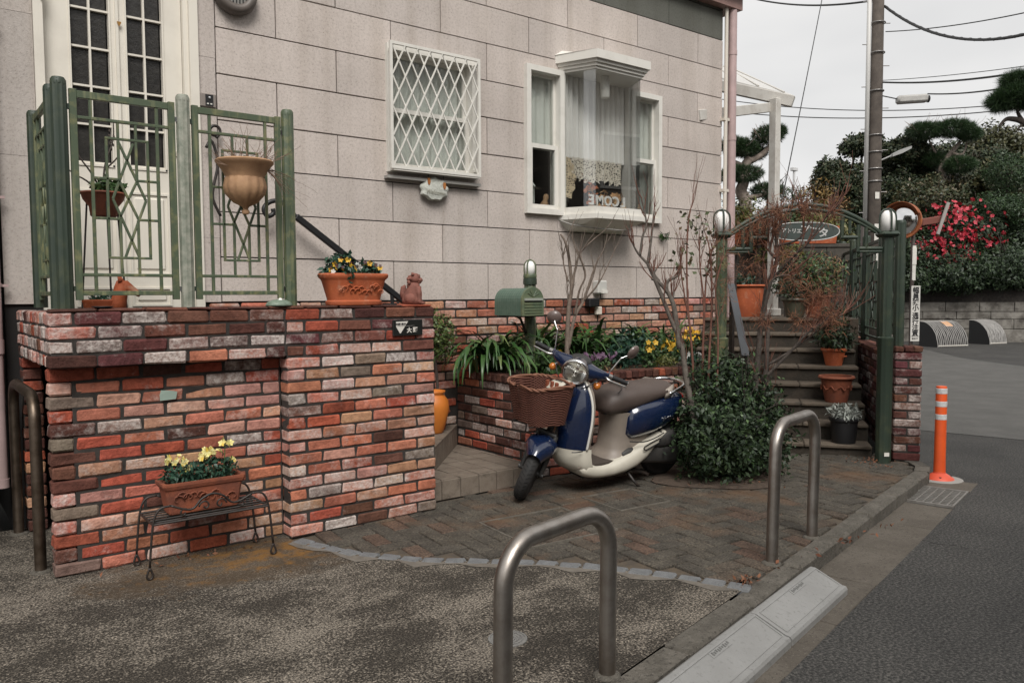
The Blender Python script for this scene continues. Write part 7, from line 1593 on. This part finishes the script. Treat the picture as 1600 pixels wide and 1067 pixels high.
# ------------------------------------------------------------------ utility pole and cables
POLE = M('weathered pole concrete', (.095,.078,.064), .85, (.060,.048,.040), 5, bump=.3, bscale=30)
pb_ = Vector((16.74,4.52,0)); up_ = thing('utility_pole', 'tall brown grey concrete utility pole behind the arch gate', 'utility pole', pb_.to_tuple())
MB().lathe([(.172,-.1),(.150,4),(.125,10.5)], 24).build('pole', POLE, up_, smooth=True)
lft = -Vector((RT.x,RT.y,0)).normalized(); bk_ = Vector((-FW.x,-FW.y,0)).normalized()
q = lft*.21; MB().tube([q+Vector((0,0,3.0)), q+Vector((0,0,10.4))], .052, 12).build('white_conduit', M('white pvc', (.55,.54,.52), .5), up_, smooth=True)
q = lft*.24; MB().tube([q+Vector((0,0,.1)), q+Vector((0,0,3.15))], .065, 12).build('dark_conduit', M('brown pipe', (.045,.035,.03), .6), up_, smooth=True)
for z in (2.85,4.05,4.35,4.75,5.15,6.2,7.1,7.8): MB().tube([Vector((.165*math.cos(a), .165*math.sin(a), z)) for a in [2*math.pi*i/20 for i in range(20)]], .016, 6, closed=True).build('band', ALU, up_)
for i in range(12): z = 3.3+.5*i; MB().tube([Vector((0,0,z)) - lft*(.13 if i % 2 else -.13), Vector((0,0,z)) - lft*(.30 if i % 2 else -.36)], .011, 6).build('climbing_step', ALU, up_)
for z, h in ((1.95,.38),(2.6,.42),(3.62,.16)): MB().box(-.05,.05,-.004,.004,0,h, frame_m(Vector((0,0,z))+bk_*.165, -lft, bk_, (0,0,1))).build('white_tag', WHITE, up_)
mb = MB(); a = Vector((0,0,4.55)); d_ = -lft; mb.tube([a+d_*.12, a+d_*.45+Vector((0,0,.14))], .02, 6); mb.loft([[a + d_*t + Vector((0,0,.10+.42*(t-.35))) + bk_*w_*s1 + Vector((0,0,h*s2)) for s1, s2 in ((-1,-1),(1,-1),(1,1),(-1,1))] for t, w_, h in ((.40,.06,.035),(.62,.09,.05),(.85,.07,.03))]); mb.build('street_light', M('lamp grey', (.32,.32,.31), .5), up_)
cb = thing('cable_closure', 'long pale grey cable closure box hanging beside the utility pole', 'cable box', (pt(1425,155,19.0)).to_tuple()); exr = -lft
MB().bevbox(-.37,.37,-.10,.10,-.10,.09,.045, frame_m((0,0,0), (exr+Vector((0,0,.06))).normalized(), bk_, (0,0,1))).build('closure', M('closure grey', (.42,.41,.39), .5, (.34,.33,.31), 9), cb, smooth=True, angle=40)
MB().lathe([(.085,0),(.085,.03),(.05,.035)], 16, exr*.37, frame_m((0,0,0), bk_, (0,0,1), exr).to_3x3().to_4x4()).build('end_cap', BLACK, cb)
CABM = M('black cable', (.02,.02,.02), .6)
def cable(label, a, b2, sag, r_=.018, name='overhead_cable', n=24, extra=None):
    a, b2 = pt(*a), pt(*b2); P_ = []
    for i in range(n+1):
        t = i/n; p = a.lerp(b2, t); p.z -= sag*4*t*(1-t); P_.append(p - a)
    t_ = thing(name, label, 'cable', a.to_tuple(), 0, 'overhead cables'); MB().tube(P_, r_, 6).build('cable', CABM, t_, smooth=True)
    if extra: extra(t_, P_)
def spiral(t_, P_):
    Q = []
    for i in range(len(P_)-1):
        for j in range(6): t = i*6+j; Q.append(P_[i].lerp(P_[i+1], j/6) + Vector((0, .032*math.cos(t*.9), .032*math.sin(t*.9))))
    MB().tube(Q, .006, 4).build('spiral_hanger', CABM, t_)
cable('thick sagging cable bundle at the top right', (1382,10,19), (1680,28,13), .55, .030, extra=spiral)
cable('straight thin cable rising to the right at the top', (1384,50,19), (1680,2,14), .1, .012)
cable('double cable above the cable box', (1380,129,19), (1680,98,14), .12, .022); cable('thin line above the cable box on the right', (1380,126,19), (1680,92,14), .05, .008)
cable('cable leading right from the cable box', (1450,147,19), (1680,112,14), .12, .018); cable('short lead from pole to cable box', (1378,150,19.1), (1402,155,19), .0, .014)
cable('long low thin cable crossing the sky under the cable box', (1100,151,30), (1700,148,24), .5, .016); cable('lowest long thin cable crossing the sky', (1100,170,30), (1700,156,24), .45, .018)
cable('cable at the top edge left of the pole', (1160,-6,24), (1372,0,19), .2, .025)
cable('steep guy wire crossing in front of the sky', (1290,-30,17), (1200,420,11), .05, .009)
# ------------------------------------------------------------------ convex mirror with sign
mo = Vector((17.37,3.86,-.08)); mr = thing('traffic_mirror', 'round convex traffic mirror with orange back and hood behind the right gate lamp', 'traffic mirror', mo.to_tuple())
ORM = M('faded orange', (.36,.11,.03), .6, (.25,.07,.03), 8)
MB().tube([(0,0,0),(0,0,3.5)], .045, 10).build('pole', M('dark brown pole', (.05,.035,.03), .7), mr, smooth=True)
cpt = pt(1411,345,19.2)-mo; face = (CAM-pt(1411,345,19.2)); face = (Vector((face.x,face.y,0)).normalized()*.9 + Vector((RT.x,RT.y,0))*-.45 + Vector((0,0,-.1))).normalized(); ex4 = face.cross(Vector((0,0,1))).normalized()*-1; fm = frame_m(cpt, ex4, face.cross(ex4), face)
MB().lathe([(.42,-.05),(.435,-.02),(.435,.02),(.42,.03),(.405,.02)], 40, (0,0,0), fm).build('rim', ORM, mr, smooth=True); MB().lathe([(.405,.005),(.3,.06),(.15,.10),(0,.112)], 36, (0,0,0), fm).build('mirror_face', CHROME, mr, smooth=True)
MB().lathe([(.42,-.05),(.3,-.12),(0,-.15)], 30, (0,0,0), fm).build('back', ORM, mr, smooth=True)
mb = MB(); vs = []; fs = []
for i in range(17):
    a = math.radians(20+140*i/16); vs += [fm @ Vector((.43*math.cos(a), .43*math.sin(a), .02)), fm @ Vector((.45*math.cos(a), .46*math.sin(a), .20))]
for i in range(16): fs.append((i*2, i*2+2, i*2+3, i*2+1))
mb.add(vs, fs); hd_ = mb.build('hood', ORM, mr, smooth=True); hd_.modifiers.new('t', 'SOLIDIFY').thickness = .01
MB().tube([Vector((0,0,3.0)), cpt - face*.12], .03, 8).box(-.05,.05,-.05,.05,-.05,.05, Matrix.Translation(cpt-face*.14)).build('arm', M('rusty red bracket', (.16,.05,.035), .7), mr)
a = pt(1440,338,19.4)-mo; MB().bevbox(-.3,.3,-.07,.07,-.09,.09,.02, frame_m(pt(1458,345,19.5)-mo, (exr+Vector((0,0,.15))).normalized(), bk_, (0,0,1))).build('second_bracket', MATS['rusty red bracket'], mr)
MB().box(-.035,.035,-.02,.02,-.42,.38, frame_m(pt(1474,340,19.3)-mo, (exr*.95-Vector((0,0,.3))).normalized(), bk_, (exr*.3+Vector((0,0,.95))).normalized())).build('grey_arm', M('pale grey arm', (.3,.28,.26), .6), mr)
sb = thing('road_sign', 'narrow white vertical warning board with black characters on the mirror pole', 'sign', (pt(1430,490,19.0)).to_tuple()); sm = frame_m((0,0,0), exr, (0,0,1), bk_)
MB().bevbox(-.105,.105,-.66,.66,-.012,.012,.003, sm).build('board', M('sign board white', (.62,.60,.56), .5), sb)
BK = M('sign black', (.012,.012,.014), .5); ys = [.55-.142*i for i in range(4)] + [-.055-.142*i for i in range(4)]
for ch, y in zip('幅員狭小通行注意', ys): text(ch, .158, BK, sb, sm @ Matrix.Translation((0,y,.013)), 'character', .002, offset=.004)
MB().box(-.105,.105,-.548,-.540,.012,.0135,sm).build('divider', BK, sb); text('鎌倉市', .05, BK, sb, sm @ Matrix.Translation((0,-.60,.013)), 'small_lettering', .002)
MB().tube([sm @ Vector((-.08,-.9,-.05)), sm @ Vector((-.08,.8,-.05))], .035, 8).build('mount', MATS['dark brown pole'], sb)
wt = thing('thin_white_plate', 'thin white plate strip fixed above the warning board', 'plate', pt(1428,420,19.1).to_tuple()); MB().bevbox(-.04,.04,-.28,.55,-.01,.01,.002, sm).build('strip', WHITE, wt); MB().bevbox(-.05,.05,.10,.50,.01,.02,.002, sm).build('label_plate', WHITE, wt)

# ------------------------------------------------------------------ retaining wall, mesh fence, waste covers
ra, rb = pt(1290,450,24.2), pt(1760,452,22.2); ra.z = rb.z = 0; v = (rb-ra).normalized(); rw_ = thing('retaining_wall', 'stained grey block retaining wall across the road', 'wall', ra.to_tuple(), math.atan2(v.y,v.x)); RL = (rb-ra).length
RWM = M('stained block', (.10,.09,.078), .9, (.24,.225,.20), 2.2, .42, .62, bump=.5, bscale=25, fine=[(3, (.045,.040,.035), .55, .7)])
zs = [-.1,.30,.58,.80,1.08]
for j in range(4):
    x = -.3*(j % 2)
    while x < RL: MB().bevbox(x+.006, min(x+.9, RL)-.006, -.03*j*.3, .35, zs[j]+.006, zs[j+1]-.006, .012, None, .003).build('block', RWM, rw_); x += .9
x = 0
while x < RL: MB().bevbox(x+.004, x+1.5-.004, .05, .35, 1.09, 1.40, .01).build('upper_slab', M('dark stained slab', (.06,.053,.045), .9, (.10,.085,.07), 3), rw_); x += 1.5
MB().box(0,RL,.0,.40,1.40,1.46).build('coping', M('mossy coping', (.045,.042,.035), .9), rw_); MB().box(0,RL,.03,.34,0,1.39).build('core', MORTAR, rw_)
struct(MB().box(-4,RL+6,.41,14,0,1.35, Matrix.Translation(ra) @ Matrix.Rotation(math.atan2(v.y,v.x),4,'Z')).build('garden_terrace', SOIL))
mf = thing('mesh_fence', 'green wire mesh fence on top of the retaining wall', 'fence', (ra+v*4.4+Vector((0,0,1.46))).to_tuple(), math.atan2(v.y,v.x)); MFM = M('mesh green', (.02,.045,.035), .6)
for i in range(24): MB().tube([(.22*i,.2,0),(.22*i,.2,.78)], .008, 4).build('wire', MFM, mf)
for z in (.04,.40,.78): MB().tube([(0,.2,z),(5.1,.2,z)], .011, 4).build('rail', MFM, mf)
for i in range(4): MB().tube([(1.6*i,.2,0),(1.6*i,.2,.84)], .03, 8).build('post', MFM, mf)
hdg = bush('dense dark hedge filling the slope behind the mesh fence', [(1560,420,23.6,1.5,.62,6500),(1480,425,23.6,1.2,.60,4500),(1600,430,23.6,1.2,.55,4000),(1400,400,24,1.3,.9,4500),(1330,400,25,1.4,.9,3500),(1530,395,25,1.6,.8,5000),(1450,400,25,1.4,.8,4000),(1440,440,23.5,.9,.3,2500),(1500,442,23.5,1.0,.3,2500),(1570,442,23.5,1.0,.3,2500)], .10, LEAFD, 'hedge', 'hedge', 120)
def waste_cover(px, py, wpx, lab, yaw, sheet):
    O_ = pt(px, py, 1); d = (CAM.z+.08)/(CAM.z-O_.z); O_ = pt(px, py, d); O_.z = -.078; t = thing('waste_cover', lab, 'waste cover', O_.to_tuple(), math.atan2(RT.y,RT.x)+yaw, 'mesh waste covers by the retaining wall')
    w_, dp, h = .62*wpx, .62, .66; nn = 14; prof = [(-dp/2 + dp*(1-math.cos(a))*.92, h*math.sin(a)) for a in [math.pi/2*i/nn for i in range(nn+1)]] + [(dp/2,h)]
    SL = M('grey slat', (.30,.29,.275), .6, (.22,.21,.20), 6)
    for i in range(17):
        x = -w_ + 2*w_*i/16; MB().tube([(x+R.uniform(-.012,.012)*math.sin(j*.4+i), y, z) for j, (y, z) in enumerate(prof)], .015, 5).build('slat', SL, t)
    MB().tube([(-w_,-dp/2,.03),(w_,-dp/2,.03)], .022, 6).build('edge_rail', M('pale rail', (.42,.40,.36), .6), t); MB().tube([(-w_,dp/2,h),(w_,dp/2,h)], .02, 6).build('edge_rail', MATS['pale rail'], t)
    for s_ in (-1,1): mb = MB(); mb.prism([(y,z) for y, z in prof] + [(dp/2,0),(-dp/2,0)], -.01, .01, frame_m((s_*(w_+.01),0,0), (0,1,0), (0,0,1), (1,0,0))); mb.build('side_panel', BLACK, t)
    mb = MB(); mb.loft([[(x, y*.96+.02, z*.97-.005) for y, z in prof] for x in (-w_,w_)], closed=False); mb.build('dark_lining', BLACK, t)
    if sheet: mb = MB(); mb.loft([[(x, y, z+.02) for y, z in prof[8:13]] for x in (-.05*w_,.45*w_)], closed=False); mb.build('notice', M('notice paper', (.45,.40,.38), .7, (.5,.22,.04), 3), t)
    return t
waste_cover(1474,541,.80,'grey curved slatted waste cover with an orange notice beside the warning board', .30, True); waste_cover(1543,537,.55,'grey curved slatted waste cover farther right along the retaining wall', .42, False)
# ------------------------------------------------------------------ orange delineator post
op = thing('orange_post', 'orange flexible traffic post with white reflective bands by the drain grating', 'traffic post', kn(3.50,3.50,-.08).to_tuple()); OR = M('orange plastic', (.72,.10,.018), .45, (.62,.085,.02), 10)
MB().lathe([(.10,0),(.105,.006),(.10,.014),(.070,.034),(.045,.05),(.043,.06)], 32).build('base', M('red orange base', (.62,.085,.04), .5), op, smooth=True, angle=40)
MB().lathe([(.043,.055),(.041,.18),(.040,.70),(.036,.722),(0,.727)], 28).build('tube', OR, op, smooth=True, angle=40)
for z in (.665,.565,.465): MB().lathe([(.0405,z),(.0418,z+.002),(.0418,z+.040),(.0405,z+.042)], 28).build('reflective_band', M('reflective white', (.60,.60,.59), .4, (.45,.45,.45), 40), op)
MB().lathe([(.17,-.03),(.165,.004),(.15,.006),(0,.006)], 20).build('mortar_pad', M('pale mortar', (.30,.29,.27), .9, bump=.5), op)
for i in range(4): a = i*1.57+.5; MB().lathe([(.012,.03),(.010,.042),(0,.043)], 10, (.075*math.cos(a), .075*math.sin(a), -.012)).build('bolt', BLACK, op)
# neighbour wall at the left edge and the row of houses across the road behind the camera (seen only in reflections)
nb = tag(MB().box(-6.5,-2.0,-.45,5.5,0,6).build('neighbour_house', M('neighbour wall', (.20,.185,.17), .85, (.17,.155,.145), 4)), 'plain grey wall of the neighbouring house at the left edge', 'house')
ng = tag(MB().box(-2.0,-1.56,2.4,2.5,0,1.9).build('alley_dark_board', M('alley board', (.05,.045,.04), .9)), 'added dark board that keeps the narrow alley left of the house dark', 'gate')  # added board, shuts daylight out of the alley so it stays dark
for i, (k0, k1, h, col) in enumerate(((-9,-1.5,6.2,(.30,.27,.24)),(-1.0,6.5,5.6,(.24,.24,.235)),(7.2,14,6.6,(.34,.30,.26)))):
    t = thing('house_across_road', ('beige','grey','cream')[i] + ' two storey house across the road behind the viewpoint', 'house', kn(k0, 9.5, -.08).to_tuple(), KANG, 'houses across the road'); w_ = k1-k0
    MB().box(0,w_,-6,0,0,h).build('wall', M('plaster '+str(i), col, .9, tuple(c*.85 for c in col), 2), t)
    MB().loft([[(-.4,-6.4,h),(w_+.4,-6.4,h),(w_+.4,.4,h),(-.4,.4,h)], [(.2,-3.2,h+1.6),(w_-.2,-3.2,h+1.6),(w_-.2,-2.8,h+1.6),(.2,-2.8,h+1.6)]]).build('roof', RTI, t)
    for zz in (1.0, 3.7):
        for q in range(3): x = .8 + q*(w_-2.6)/2; f_ = MB(); frame_rect(f_, x, x+1.4, zz, zz+1.2, .06, .0, .06); f_ = f_.build('window', WHITE, t); MB().box(x+.06,x+1.34,.005,.02,zz+.06,zz+1.14).build('pane', DGL, f_)
# fallen leaves and dirt in corners
V, F = leaf_cloud([(2.63,-1.75,.012,.75,.55,.006,90),(1.9,-3.18,.012,.9,.05,.004,26),(.95,-3.2,.012,.10,.07,.01,36),(-1.0,-1.2,.008,.7,.08,.004,24),(4.0,-2.2,.012,.3,.25,.004,60)], .028, .5, 1.0, .1, sd=300)
lf = struct(link('fallen_leaves', fast_mesh('fallen_leaves', V, F), RUSTM), 'stuff'); lf['label'] = 'scattered dry leaves on the paving and along the kerb'; lf['category'] = 'leaves'
